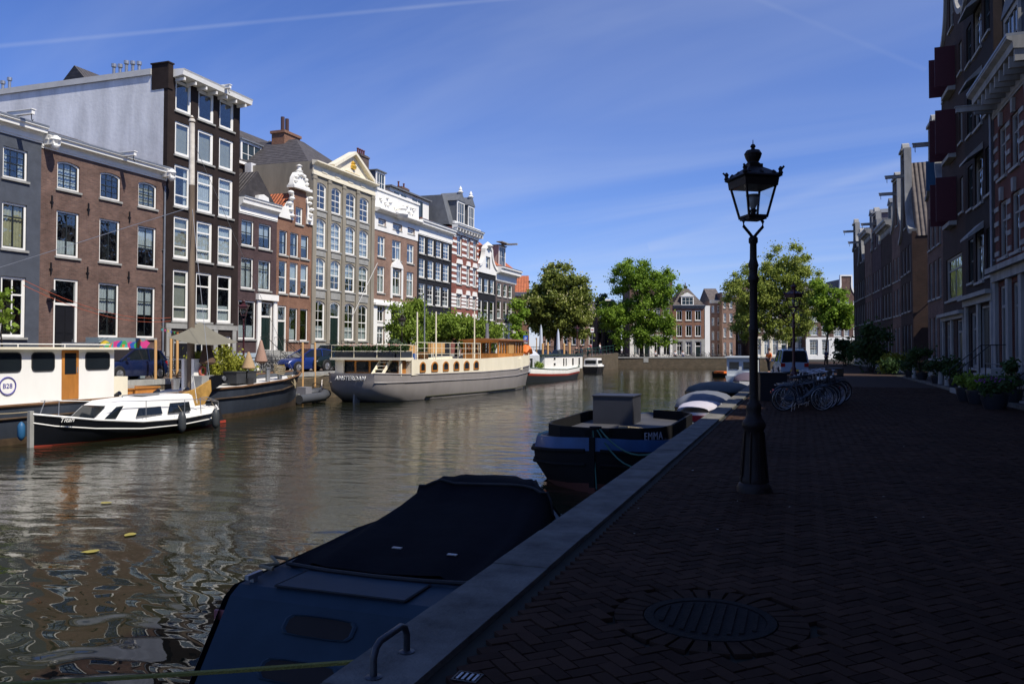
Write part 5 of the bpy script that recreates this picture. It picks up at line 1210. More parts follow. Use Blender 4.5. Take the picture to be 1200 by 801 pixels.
def sidewin(root, x, y0, y1, z0, z1, rc=.08, fm=None, fw_=.03, gm=None, s_=1, arch=0, name='window'):
    def rr(a0, a1, b0, b1, r):
        if arch: return archpts(a0, a1, b0, b1, (a1-a0)*.32, 8)
        o = []
        for cx_, cz_, t0 in ((a1-r, b0+r, -90), (a1-r, b1-r, 0), (a0+r, b1-r, 90), (a0+r, b0+r, 180)):
            for k in range(4): t_ = R(t0+30*k); o.append((cx_+r*cos(t_), cz_+r*sin(t_)))
        return o
    O = rr(y0, y1, z0, z1, rc); I = rr(y0+fw_, y1-fw_, z0+fw_, z1-fw_, max(.02, rc-fw_))
    a, b = (x+.001, x+.03) if s_ > 0 else (x-.03, x-.001)
    w_ = part(name, MB().prism(O, a, b, holes=[I], axis='x'), fm or rubber, root)
    part('pane', MB().prism(I, a, a+.012 if s_ > 0 else b, axis='x') if s_ > 0 else MB().prism(I, b-.012, b, axis='x'), gm or bglass, w_)
    return w_
def st_(y, *p): return (y, list(p))
# ---- mast barge
bx = -25.95
t = thing('houseboat_barge', 'long dark grey sailing barge with white cabin, wooden door and tall mast', 'barge', (bx, 20, WZ))
S = [st_(-20.5, (1.2, 1.7), (1.1, 1.2), (.6, .3), (.3, -.5)), st_(-18.5, (2.1, 1.5), (2.1, 1.1), (1.7, .3), (1.2, -.5)), st_(-14, (2.5, 1.35), (2.52, .95), (2.5, .25), (2.3, -.5)), st_(-6, (2.5, 1.22), (2.52, .82), (2.5, .22), (2.4, -.5)),
     st_(2, (2.5, 1.25), (2.52, .85), (2.5, .22), (2.4, -.5)), st_(9.5, (2.48, 1.36), (2.48, .92), (2.38, .22), (2.1, -.5)), st_(13.0, (2.15, 1.52), (2.05, 1.05), (1.8, .25), (1.4, -.5)), st_(15.2, (1.45, 1.68), (1.25, 1.2), (.95, .3), (.5, -.5)), st_(16.4, (.75, 1.78), (.55, 1.3), (.35, .35), (.15, -.5)), st_(17.0, (.12, 1.86), (.08, 1.45), (.06, .5), (.04, -.4))]
h = hull('hull', S, [hullgrey, rust], t, [0, 0, 1], deck=deckw, deckz=.22)
strake(S, 0, .03, .055, h, mat('weathered brown timber', (.16, .085, .04), .8, var=.4)); strake(S, 1, .035, .04, h, rust)
YB = lambda px: onX(px, 0, -24.1)[0]-20
cab = part('cabin', MB().box(-1.7, 1.85, -11, YB(134), .95, 3.02), mat('white gloss cabin paint', (.78, .77, .72), .35, var=.06, streak=1), t)
part('cabin_roof', MB().box(-1.95, 2.1, -11.2, YB(134)+.45, 3.021, 3.1), cream, cab)
part('cabin_extension', MB().box(-1.7, 1.85, YB(134)+.002, YB(150), .95, 2.0), cream, cab)
part('grab_rail', MB().tube([(1.9, -11, 3.2), (1.9, YB(128), 3.2)], .02, 6).tube([(1.9, YB(20), 3.1), (1.9, YB(20), 3.2)], .015, 6).tube([(1.9, YB(75), 3.1), (1.9, YB(75), 3.2)], .015, 6), white, cab)
for a, b in ((-75, -40), (-30, 25), (37, 64), (100, 128.5)): sidewin(cab, 1.85, YB(a), YB(b), 2.28, 2.92, .14)
dr = sidewin(cab, 1.85, YB(72.5), YB(92), 1.28, 3.0, .02, wood, .1, name='door')
part('door_panel', MB().box(1.853, 1.875, YB(74.5), YB(90), 1.36, 2.15), wood, dr); part('handle', MB().tube([(1.88, YB(90.3), 2.2), (1.88, YB(90.3), 2.4)], .02, 6), steel, dr)
mb = MB(); yc = YB(9); rr_ = .28
mb.tube([(1.872, yc+rr_*cos(2*pi*k/28), 1.84+rr_*sin(2*pi*k/28)*1.0) for k in range(28)],   .022, 6, closed=True)
sg = part('number_ring', mb, mat('purple blue paint', (.08, .07, .28), .5), cab)
part('number_disc', MB().prism([(yc+.27*cos(2*pi*k/24), 1.84+.27*sin(2*pi*k/24)) for k in range(24)], 1.852, 1.860, axis='x'), white, sg)
txt('number', 'B28', .22, MATS['purple blue paint'], sg, (1.862, yc, 1.765), (pi/2, 0, pi/2))
yM = onX(224, 0, bx)[0]-20; zM = onX(224, 137, bx)[1]-WZ
mb = MB().tube([(0, yM, 1.0), (0, yM, zM*.62), (0, yM, zM*.9), (0, yM, zM)], [.17, .15, .12, .11], 12)
ms = part('mast', mb, mastw, t, smooth=True)
part('mast_top', MB().tube([(0, yM, zM*.74), (0, yM, zM*.98)], [.135, .125], 12).lathe([(.14, 0), (.15, .05), (.08, .2), (.02, .3)], (0, yM, zM*.985), 10), mat('chalky white mast paint', (.6, .56, .48), .7, var=.3, vscale=3), ms, smooth=True)
part('tabernacle', MB().box(-.35, -.2, yM-.2, yM+.3, 1.0, 2.6).box(.2, .35, yM-.2, yM+.3, 1.0, 2.6), white, t)
part('lifebuoy', MB().tube([(.4, yM+.3+.2*cos(k*pi/8), 2.05+.2*sin(k*pi/8)) for k in range(16)], .05, 8, closed=True), mat('faded red buoy', (.5, .12, .08), .6), t, smooth=True)
def rig(name, a, b, mt=rope, r_=.012, sag=0, root=None):
    a, b = V(a), V(b); pts = [a.lerp(b, k/10)-V((0, 0, sag*4*(k/10)*(1-k/10))) for k in range(11)]
    return part(name, MB().tube(pts, r_, 5), mt, root, smooth=True)
rig('stay', (0, yM, zM*.7), (1.9, -8, 3.1), steel, .012, 0, t); rig('stay', (0, yM, zM*.93), (0, 16.8, 1.9), steel, .010, 0, t); rig('stay', (0, yM, zM*.72), (2.4, yM-1.5, 1.3), steel, .010, 0, t)
# leeboard
yl0, yl1 = onX(206, 0, bx+2.7)[0]-20, onX(266, 0, bx+2.7)[0]-20
P = [(a_, b_+.28) for a_, b_ in [(yl1-.15, 1.62), (yl1-.6, 1.62), (yl0+1.2, 1.15), (yl0+.1, .92), (yl0-.12, .6), (yl0+.05, .32), (yl0+.5, .2), (yl0+1.6, .42), (yl1-.9, 1.05), (yl1-.2, 1.32), (yl1+.02, 1.45)]]
lb = part('leeboard', MB().prism(P, 2.62, 2.70, axis='x'), mat('weathered orange leeboard', (.42, .24, .06), .7, var=.45, vscale=3), t)
part('leeboard_head', MB().prism([(yl1-.95, 1.30), (yl1-.15, 1.61), (yl1+.06, 1.73), (yl1-.12, 1.94), (yl1-.65, 1.94), (yl1-1.0, 1.86)], 2.61, 2.72, axis='x'), hullblk, lb)
part('bolt', MB().wheel((2.74, yl1-.22, 1.78), .11, .06), steel, lb, smooth=True)
for a in (126, 172, 207): part('porthole_vent', MB().tube([(2.3, YB(a), 1.05+.0), (2.3, YB(a), 1.35), (2.45, YB(a), 1.42)], .09, 8), hullblk, t, smooth=True)
for a, b, c, d, mt_ in ((152, 180, -1.2, .8, wood), (192, 218, -1.6, .4, wood)):
    part('hatch', MB().box(c, d, YB(a), YB(b), 1.1, 1.42).box(c-.06, d+.06, YB(a)-.06, YB(b)+.06, 1.421, 1.47), wood, t)
part('hatch_cover', MB().box(-.8, .8, YB(158), YB(182), 1.475, 1.56), stone, t)
mb = MB()
for k in range(5): mb.tube([(.3+.25*cos(a*.8+k), 15.2+.35*sin(a*.8+k), 2.05-.12*a/3+.05*k) for a in range(9)], .035, 6)
for k in range(5): mb.tube([(1.5-k*.1, 14.2+k*.22, 1.7), (1.85-.16*k, 14.35+k*.25, 1.15-.1*(k % 2)), (1.6-.1*k, 14.6+k*.2, 1.7)], .032, 6)
part('rope_coil', mb, rope, t, smooth=True)
for yy in (14.3, 15.3): part('bollard', MB().lathe([(.12, 1.4), (.12, 2.05), (.17, 2.06), (.17, 2.12)], (.25, yy, 0), 12), steel, t, smooth=True)
part('windlass', MB().wheel((-.3, 12.9, 1.6), .3, .8, 'x').box(-.8, .3, 12.7, 13.1, 1.2, 1.6), rubber, t)
# awning and things on the barge deck (things of their own)
def atX(px, py, X): Y, z = onX(px, py, X); return V((X, Y, z))
aw = MB(); A1 = atX(234, 377, -26.2); A2 = atX(279, 400.5, -24.6); A3 = atX(196, 395, -24.8); A4 = atX(240, 392, -28.5); A5 = atX(262, 385, -29)
n = 8; vs = []; fs = []
for (p, q, r_) in ((A1, A2, A3), (A1, A4, A2), (A1, A3, A4)):
    g_ = MB(); idx = {}
    for i in range(n+1):
        for j in range(n+1-i):
            u, v_ = i/n, j/n; w2 = 1-u-v_; P_ = p*w2+q*u+r_*v_-V((0, 0, .9*(u*v_+v_*w2*.4+u*w2*.4))); idx[(i, j)] = len(vs); vs.append(P_)
    for i in range(n):
        for j in range(n-i):
            fs.append((idx[(i, j)], idx[(i+1, j)], idx[(i, j+1)]))
            if i+j < n-1: fs.append((idx[(i+1, j)], idx[(i+1, j+1)], idx[(i, j+1)]))
aw.add(vs, fs)
o = part('awning', aw, mat('olive grey canvas', (.16, .15, .115), .9, var=.12), smooth=True); tag(o, 'olive grey canvas sun sail stretched from the barge mast', 'sun sail')
mb = MB()
def parasol(label, px, py0, py1, X, mt, wd):
    b = atX(px, py1, X); tp = atX(px, py0, X); H = tp.z-b.z
    t = thing('parasol', label, 'parasol', tuple(b), 0, 'folded parasols on the barge terrace')
    part('canopy', MB().lathe([(.02, H), (.06, H*.97), (wd*.45, H*.72), (wd*.9, H*.32), (wd, H*.22), (wd*.6, H*.15), (.04, H*.14)], n=11), mt, t, smooth=True)
    part('pole', MB().tube([(0, 0, -.9), (0, 0, H*.2)], .025, 6), steel, t); return t
parasol('brown folded parasol beside the yellow shrub on the barge terrace', 243, 397, 432, -25.4, mat('brown canvas', (.09, .055, .035), .9), .38)
parasol('short beige straw parasol, the middle one on the barge terrace', 291.5, 412, 436, -26, mat('straw', (.36, .25, .14), .95, bump=1), .34)
parasol('tall dusty pink folded parasol in front of the white door surround', 306, 398, 430, -28.6, mat('dusty pink canvas', (.32, .20, .15), .95, bump=1), .36)
b = atX(258, 437, -27.6); t = shrub('yellow green shrub growing behind the barge mast', (b.x, b.y-.7, .1), 1.0, 2.0, 2600, .12, lf_yel, 71, clumps=16)
b = atX(276, 437, -27.8); t = shrub('low yellow green hedge running from the mast to the straw parasol', (b.x, b.y, .1), 1.3, 1.3, 3000, .11, lf_yel, 72, clumps=18)
for px, py, X, lb in ((206, 438, -24.6, 'grey metal bucket on the barge foredeck by the leeboard'),):
    b = atX(px, 450, X); tag(part('bucket', MB().lathe([(.14, 0), (.18, .42), (.2, .44), (.16, .44), (.14, .1)], (0, 0, .1), 16), steel, smooth=True, loc=(X, b.y, -.05)), lb, 'bucket')
for i, (px, lb) in enumerate(((262, 'dark planter box, left of the pair on the barge deck'), (270, 'dark planter box, right of the pair on the barge deck'))):
    b = atX(px+14, 441, -26.2); tag(part('planter', MB().box(-.4, .4, -.4, .4, 0, .55).box(-.43, .43, -.43, .43, .55, .6), mat('dark resin', (.03, .032, .035), .6), loc=(b.x, b.y+i*.2, .05)), lb, 'planter')
for i, (px, X, lb) in enumerate(((236, -25.2, 'pale stone pot under the brown parasol, left one'), (249, -25.2, 'pale stone pot under the brown parasol, right one'))):
    b = atX(px, 440, X); tag(part('pot', MB().loft([[(-r_, -r_, z), (r_, -r_, z), (r_, r_, z), (-r_, r_, z)] for r_, z in ((.18, 0), (.27, .5), (.25, .5), (.2, .4))]), stone, loc=(X, b.y, .05)), lb, 'pot')
# ---- small black motor boat
t = thing('motor_boat', 'small black hulled motor boat with white cabin and grey fenders', 'motor boat', (-22.3, 22.15, WZ))
S = [st_(-4.0, (.05, 1.02), (.045, .75), (.04, .05), (.03, -.3)), st_(-3.5, (.45, .93), (.36, .62), (.24, .04), (.05, -.35)), st_(-2.4, (.92, .74), (.84, .46), (.6, .03), (.1, -.4)), st_(-.8, (1.2, .56), (1.18, .32), (.95, .06), (.2, -.4)), st_(1, (1.24, .52), (1.24, .3), (1.0, .06), (.2, -.4)), st_(2.6, (1.1, .58), (1.08, .36), (.82, .06), (.15, -.4)), st_(3.5, (.75, .68), (.7, .46), (.45, .08), (.08, -.3)), st_(3.95, (.25, .78), (.22, .58), (.15, .1), (.04, -.2))]
h = hull('hull', S, [hullblk, redw], t, [0, 0, 1], deck=deckw, deckz=.02)
strake(S, 1, .012, .022, h, white, 'white_stripe'); strake(S, 0, .0, .035, h, white, 'gunwale')
part('stem_post', MB().box(-.06, .06, -4.12, -3.98, -.3, 1.12), stone, h)
prof = [(-2.2, .62), (-1.55, 1.22), (-1.2, 1.3), (2.0, 1.36), (2.15, 1.3), (2.3, .6)]
c = MB()
for s_ in (1,):
    rings = []
    for y_, z_, w_ in ((-2.25, .64, .62), (-1.55, 1.16, .72), (-1.2, 1.27, .8), (.6, 1.36, .84), (2.0, 1.36, .8), (2.2, .62, .86)):
        rings.append([(w_+.12, y_, .5), (w_, y_, z_-.07 if z_ > .7 else z_), (w_*.8, y_, z_), (-w_*.8, y_, z_), (-w_, y_, z_-.07 if z_ > .7 else z_), (-w_-.12, y_, .5)])
    c.loft(rings)
cb_ = part('cabin', c, mat('white gelcoat', (.8, .8, .78), .3, var=.05), t, smooth=True)
for y0_, y1_, z0_, z1_ in ((-.75, .35, .74, 1.0), (.7, 1.75, .74, 1.08)):
    w_ = part('window', MB().add([(.99, y0_-.1, z0_), (.97, y1_, z0_), (.885, y1_, z1_), (.885, y0_+.1, z1_)], [(0, 1, 2, 3)]).add([(.965, y0_-.1, z0_), (.95, y1_, z0_), (.87, y1_, z1_), (.87, y0_+.1, z1_)], [(3, 2, 1, 0)]), bglass, cb_)
part('windscreen', MB().add([(.80, -2.05, .72), (.85, -1.6, .72), (.82, -1.25, 1.12), (.76, -1.5, 1.1)], [(0, 1, 2, 3)]).add([(-.5, -2.2, .76), (.5, -2.2, .76), (.5, -1.68, 1.14), (-.5, -1.68, 1.14)], [(0, 1, 2, 3)]), bglass, cb_)
part('roof_rail', MB().tube([(.5, -1, 1.38), (.5, -1, 1.44), (.5, 1.6, 1.46), (.5, 1.6, 1.4)], .02, 6).box(-.3, .3, .1, .9, 1.37, 1.42), steel, cb_)
part('bow_rail', MB().tube([(.4, -3.4, .95), (.3, -3.3, 1.4), (0, -3.7, 1.42), (-.3, -3.3, 1.4), (-.4, -3.4, .95)], .016, 6).tube([(.3, -3.3, 1.4), (1.0, -1.9, 1.3), (1.15, 2.3, 1.15)], .012, 6).tube([(1.15, -.6, .55), (1.15, -.6, 1.26)], .012, 6).tube([(1.18, 1.2, .55), (1.18, 1.2, 1.18)], .012, 6), steel, t)
part('stern_rail', MB().tube([(1.05, 2.2, .55), (1.0, 2.2, 1.2), (1.0, 2.6, 1.2), (.75, 3.5, .98), (0, 3.9, .98), (-.75, 3.5, .98), (-1.0, 2.4, 1.2)], .018, 6).tube([(.75, 3.5, .7), (.75, 3.5, .98)], .014, 6), steel, t)
part('aft_cockpit', MB().box(-.7, .7, 2.35, 3.3, .5, .78), white, t)
part('aerial', MB().tube([(.95, 2.1, 1.0), (.9, 1.95, 2.0)], .012, 5), white, t)
rd = part('rudder', MB().prism([(3.85, -.3), (4.75, -.05), (4.3, .95), (4.05, 1.05), (3.9, .5)], -.04, .04, axis='x'), mat('black rudder paint', (.02, .021, .024), .5), t)
part('rudder_mark', MB().box(-.05, .05, 4.45, 4.8, .02, .12), redw, rd)
for yy, zz_ in ((.85, .02), (2.6, .0)):
    f_ = part('fender', MB().lathe([(.03, .78), (.10, .7), (.14, .58), (.14, .2), (.10, .08), (.03, .02)], (1.38, yy, zz_), 12), mat('dark grey fender', (.04, .045, .05), .5), t, smooth=True)
    part('fender_line', MB().tube([(1.38, yy, .78), (1.2, yy, 1.0)], .01, 5), rope, f_)
part('bow_fender', MB().lathe([(.02, .80), (.08, .74), (.11, .66), (.11, .36), (.07, .27), (.02, .22)], (-.2, -4.2, .0), 12), mat('blue fender', (.02, .10, .22), .5), t, smooth=True)
txt('boat_name', 'Titan', .2, white, t, (.62, -3.3, .74), (pi/2, 0, R(64)), .012, shear=.4)
rig('mooring_line', (.0, -4.0, 1.1), (-1.2, -6.5, 1.3), rope, .018, .1, t)
# ---- black dinghy by the quay
x_, y_ = -26.6, onX(358, 0, -26.6)[0]
t = thing('dinghy', 'black and grey inflatable dinghy tied behind the barge bow', 'dinghy', (x_, y_-.2, WZ))
mb = MB().tube([(-.9, -1.7, .3), (-.95, .4, .35), (-.7, 1.3, .45), (0, 1.8, .55), (.7, 1.3, .45), (.95, .4, .35), (.9, -1.7, .3)], .26, 10)
part('tube', mb, mat('dark grey rubber tube', (.06, .065, .075), .55), t, smooth=True)
part('floor', MB().box(-.75, .75, -1.6, 1.2, .05, .2), mat('grey floor', (.2, .2, .22), .7), t); part('transom', MB().box(-.8, .8, -1.62, -1.5, .05, .6), stone, t)
part('steering_box', MB().box(-.3, .3, -.2, .4, .2, .9), MATS["grey floor"], t); part('outboard', MB().box(-.2, .2, -2.0, -1.62, .3, .95), hullblk, t)
rig('mooring_line', (0, 1.7, .7), (-1.5, 4.2, 1.25), mat('white rope', (.55, .5, .45), .9), .035, .35, t)
# ---- passenger ship AMSTERDAM
bx = -23.9
t = thing('passenger_ship', 'grey and cream ship with AMSTERDAM on its stern and a varnished wheelhouse', 'ship', (-23.0, 51, WZ), R(-5)); t.scale = (1, 1.1, 1)
S = [st_(-10.3, (1.5, 1.68), (1.48, 1.16), (1.25, .85), (.7, .62)), st_(-9.9, (2.0, 1.66), (1.98, 1.15), (1.8, .6), (1.2, .2)), st_(-8.8, (2.4, 1.6), (2.38, 1.14), (2.3, .35), (1.6, -.3)), st_(-6.5, (2.55, 1.54), (2.55, 1.12), (2.35, .2), (1.8, -.5)), st_(0, (2.6, 1.5), (2.6, 1.05), (2.55, .15), (2.4, -.5)),
     st_(5, (2.55, 1.56), (2.55, 1.1), (2.45, .15), (2.2, -.5)), st_(8.3, (2.1, 1.78), (2.0, 1.25), (1.75, .2), (1.3, -.5)), st_(10.3, (1.2, 2.1), (1.05, 1.5), (.75, .25), (.4, -.5)), st_(11.4, (.12, 2.45), (.1, 1.7), (.08, .3), (.05, -.5))]
h = hull('hull', S, [ghull, mat('algae waterline', (.05, .05, .03), .8)], t, [0, 0, 0], deck=deckw, deckz=.04)
strake(S, 1, .02, .035, h, ghull); strake(S, 0, .0, .045, h, ghull, 'gunwale'); strake(S[3:], 2, .01, .04, h, MATS['algae waterline'], 'waterline_band')
part('rudder', MB().prism([(-10.2, -.4), (-9.7, -.4), (-9.7, .75), (-10.15, .7)], -.06, .06, axis='x'), stone, t)
def YA(px, xl=2.4):
    a, b = -14.0, 16.0
    for _ in range(40):
        m_ = (a+b)/2; X = -23+xl*cos(R(5))+m_*1.1*sin(R(5)); Y = 51-xl*sin(R(5))+m_*1.1*cos(R(5))
        p_ = 600+F*(X*CA+Y*SA)/(-X*SA+Y*CA)
        if p_ < px: a = m_
        else: b = m_
    return a
# raised cream bulwark with round topped windows
y0a, y1a = YA(481), 11.0
mbw = MB(); 
SB = [(y0a, 2.5), (0, 2.52), (5, 2.47), (8.3, 2.04), (10.3, 1.18), (11.3, .25)]
def sheer(y):
    pts = [(-12, 1.66), (-7, 1.54), (0, 1.5), (5, 1.56), (8.3, 1.78), (10.3, 2.1), (11.4, 2.45)]
    for (a, b), (c, d) in zip(pts, pts[1:]):
        if a <= y <= c: return b+(d-b)*(y-a)/(c-a)
    return 2.4
rings = []
for y, hw_ in SB: rings.append([(hw_, y, sheer(y)-.05), (hw_, y, 2.42+.02*max(0, y)), (hw_-.06, y, 2.42+.02*max(0, y)), (hw_-.06, y, sheer(y)-.05)])
for s_ in (1, -1):
    m2_ = MB(); m2_.loft([[(s_*x, y, z) for x, y, z in r_] for r_ in rings]); part('cream_bulwark', m2_, cream, t)
part('deckhouse', MB().box(-2.40, 2.40, y0a, 6.5, 1.5, 2.36), cream, t)

for a, b in ((490, 496.5), (503.5, 511), (517, 523.7), (529.5, 536), (541.5, 548), (553, 559)): sidewin(t, 2.53 if YA(a) < 1 else 2.525-.016*YA(a), YA(a), YA(b), 1.68, 2.3, .2, wood, .09, arch=1)
# stern saloon under the awning deck
cs = part('stern_saloon', MB().box(-2.1, 2.1, -8.75, y0a-.02, 1.5, 2.42), wood, t)
for k in range(4):
    wq = part('window', MB().box(-1.95+k*1.02, -1.1+k*1.02, -8.79, -8.752, 1.70, 2.32), bglass, cs)
up = part('upper_deck', MB().box(-2.45, 2.5, -9.3, y0a+.2, 2.421, 2.56), cream, t)
part('flower_trough', MB().box(2.1, 2.45, -9.1, y0a+.1, 2.562, 2.95), mat('slate planter', (.03, .035, .045), .6), up)
leaves('trough_flowers', [(2.27, -9.0+k*.1, 3.05+.05*(k % 3)) for k in range(9)], [.2]*9, 700, .09, lf_dark, 81, up)
mb = MB(); r = random.Random(8)
for k in range(110): mb.lathe([(.004, -.03), (.035, 0), (.004, .03)], (-2.1+r.random()*4.3, -9.0+r.uniform(-.14, .1), 3.25+r.uniform(-.03, .1)), 5)
part('blossoms', mb, mat('pink petals', (.5, .22, .18), .7), up)
leaves('trough_flowers', [(-2.1+k*.36, -8.97, 3.05+.04*(k % 3)) for k in range(12)], [.24]*12, 2600, .09, lf_dark, 82, up); part('flower_trough', MB().box(-2.2, 2.0, -9.15, -8.8, 2.562, 2.9), MATS['slate planter'], up)
def railing(root, pts, z0, z1, n_mid=1, sp=.9, mt=cream, r_=.020, name='railing'):
    mb = MB()
    mb.tube([(x, y, z1(y) if callable(z1) else z1) for x, y in pts], r_, 6)
    zz1 = z1 if not callable(z1) else z1(0)
    for k in range(n_mid): z = z0+(zz1-z0)*(k+1)/(n_mid+1); mb.tube([(x, y, z) for x, y in pts], r_*.7, 6)
    for (a, b), (c, d) in zip(pts, pts[1:]):
        L_ = sqrt((c-a)**2+(d-b)**2); n = max(1, round(L_/sp))
        for k in range(n+1): x, y = a+(c-a)*k/n, b+(d-b)*k/n; mb.tube([(x, y, z0), (x, y, zz1)], r_*.8, 6)
    return part(name, mb, mt, root)
railing(up, [(2.46, y0a+.1), (2.46, -9.2), (-2.4, -9.2), (-2.4, y0a)], 2.56, 3.3, 1, 1.4)
railing(t, [(2.38, YA(487)), (2.38, 0), (2.33, min(5, YA(566)-.5)), (2.2, YA(566))], 2.42, 3.45, 2, .95)
mb = MB()
for s_ in (-.35, .35): mb.bar((1.2+s_, -9.7, 1.55), (1.2+s_, -8.7, 2.55), .06, .16)
for k in range(5): mb.box(.87, 1.53, -9.62+k*.2, -9.4+k*.2, 1.66+k*.2, 1.7+k*.2)
part('stern_ladder', mb, cream, t); part('stern_bulkhead', MB().box(-2.3, -1.7, -9.0, -8.9, 1.5, 2.42).box(2.2, 2.35, -9.0, -8.9, 1.5, 2.42), cream, t)
# wheelhouse
w0, w1 = 4.3, 8.5
wh = part('wheelhouse', MB().box(-1.5, 1.5, w0, w1, 2.3, 2.75).box(-1.5, 1.5, w0, w1, 3.55, 3.7), wood, t)
n = 9
for k in range(n+1): y = w0+(w1-w0-.12)*k/n; part('post', MB().box(1.38, 1.5, y, y+.12, 2.751, 3.549).box(-1.5, -1.38, y, y+.12, 2.751, 3.549), wood, wh)
for k in range(1, 4): x = -1.5+k*.75; part('post', MB().box(x-.05, x+.05, w1-.1, w1, 2.751, 3.549).box(x-.05, x+.05, w0, w0+.1, 2.751, 3.549), wood, wh)
part('pane', MB().box(1.42, 1.43, w0, w1, 2.75, 3.55), glass, wh); part('pane', MB().box(-1.43, -1.42, w0, w1, 2.75, 3.55), glass, wh)
part('door_panel', MB().box(1.44, 1.52, w0+1.6, w0+2.5, 2.75, 3.55), wood2, wh)
part('wheelhouse_roof', MB().loft([[(-1.75, y, 3.7), (1.75, y, 3.7), (1.75, y, 3.78), (0, y, 3.9), (-1.75, y, 3.78)] for y in (w0-.25, w1+.3)]), mat('varnish roof edge', (.25, .10, .03), .4), wh)
part('smoke_stack', MB().tube([(-.6, (w0+w1)/2, 3.85), (-.6, (w0+w1)/2, 4.3)], .16, 10).tube([(-.6, (w0+w1)/2, 4.3), (-.6, (w0+w1)/2, 5.1)], .13, 10), steel, wh, smooth=True)
for px, X, mt_ in ((489, -22.0, cream), (497.5, -24.5, zinc), (511, -22.2, cream), (556, -22.2, cream)):
    yy = YA(px, X+23.9); part('flagpole', MB().tube([(X-bx, yy, 2.4), (X-bx, yy, onX(px, 366 if px != 497.5 else 335, X)[1]-WZ)], .045, 8), mt_, t, smooth=True)
part('bench', MB().box(-.2, 1.2, YA(495), YA(508), 2.8, 2.86).box(1.1, 1.2, YA(495), YA(508), 2.87, 3.3).box(-.1, 0, YA(496), YA(507), 2.4, 2.8), wood2, t)
part('bench', MB().box(-.2, 1.2, YA(522), YA(540), 2.8, 2.86).box(1.1, 1.2, YA(522), YA(540), 2.87, 3.45).box(-.1, 0, YA(523), YA(539), 2.4, 2.8), wood2, t)
part('blue_chair', MB().box(.2, .7, YA(512), YA(516), 2.42, 3.2), mat('blue paint', (.02, .07, .25), .5), t)
og = MB(); r = random.Random(6)
rg = []
for k in range(7):
    y = 9.3+k*.2; a = .25+.35*sin(pi*k/6)+r.uniform(-.06, .06); rg.append([(.9+.55*cos(q)*(.7+a*.5), y, 2.5+a+.45*a*sin(q)*2*.6+r.uniform(-.05, .05)) for q in [2*pi*i/9 for i in range(9)]])
og.loft(rg); part('orange_cover', og, mat('orange tarpaulin', (.75, .16, .02), .6), t, smooth=True)
railing(t, [(2.0, 8.3), (1.15, 10.3), (.1, 11.3)], 2.0, 2.75, 1, .8, r_=.02)
txt('ship_name', 'AMSTERDAM', .33, white, t, (-.12, -10.36, 1.29), (pi/2, 0, 0), .02, shear=.15, off=.004, spc=1.06, scl=(1.05, 1, 1))
rig('mooring_line', (-1.7, -10.2, 1.62), (-4.6, -12, 1.7), rope, .02, .3, t)
# ---- white and red houseboat
t = thing('houseboat', 'white houseboat with a red stripe and black bottom near the bridge ramp', 'houseboat', (-24.4, 78, WZ))
S = [st_(-9.6, (.5, 1.5), (.45, .95), (.4, .75), (.1, -.3)), st_(-8.6, (1.5, 1.35), (1.5, .85), (1.4, .65), (.7, -.4)), st_(-6, (2.2, 1.2), (2.25, .75), (2.2, .55), (1.9, -.5)), st_(0, (2.3, 1.05), (2.35, .62), (2.3, .42), (2.1, -.5)), st_(5, (2.2, 1.2), (2.25, .75), (2.15, .55), (1.8, -.5)), st_(8, (1.3, 1.5), (1.3, 1.0), (1.2, .78), (.6, -.4)), st_(9.2, (.2, 1.8), (.2, 1.25), (.18, 1.0), (.05, -.3))]
h = hull('hull', S, [white, redw, mat('dark hull bottom', (.03, .035, .04), .5)], t, [0, 1, 2], deck=deckw, deckz=.1)
strake(S, 0, .01, .05, h, mat('grey green rail', (.12, .17, .14), .6), 'gunwale')
YH = lambda px: onX(px, 0, -22.7)[0]-78
c1 = part('cabin', MB().box(-1.6, 1.65, YH(639), YH(683), 1.0, 2.45), white, t); part('cabin_roof', MB().box(-1.75, 1.8, YH(638), YH(683.5), 2.451, 2.56), mat('dark green roof', (.03, .05, .04), .6), c1)
for a, b in ((660, 661.8), (663, 664.5), (670.5, 672.7), (678, 680)): sidewin(c1, 1.65, YH(a), YH(b), 1.35, 2.2, .03, white, .04)
for z_ in (1.45, 2.0): sidewin(c1, 1.65, YH(649), YH(651.5), z_, z_+.3, .03, white, .03)
c2 = part('fore_cabin', MB().box(-1.3, 1.3, YH(617), YH(637), 1.0, 2.5).prism([(-1.3, 2.5), (1.3, 2.5), (.8, 2.95), (-.8, 2.95)], YH(617), YH(637)), mat('pale grey cabin', (.5, .52, .55), .6), t)
sidewin(c2, 1.3, YH(618.5), YH(621.5), 1.3, 2.4, .03, white, .04); sidewin(c2, 1.3, YH(625), YH(629), 1.3, 2.3, .03, white, .04)
for px, D_ in ((646, 78), (613, 73)): part('flagpole', MB().tube([(.2, YH(px), 1.0), (.2, YH(px), 3.0+1.2*(px > 640)), ], .05, 6), wood2, t)
leaves('pot_plants', [(1.5, YH(632), 1.6), (1.5, YH(636), 1.5), (1.0, YH(641)-.8, 1.6)], [.35]*3, 700, .14, lf_will, 83, t)
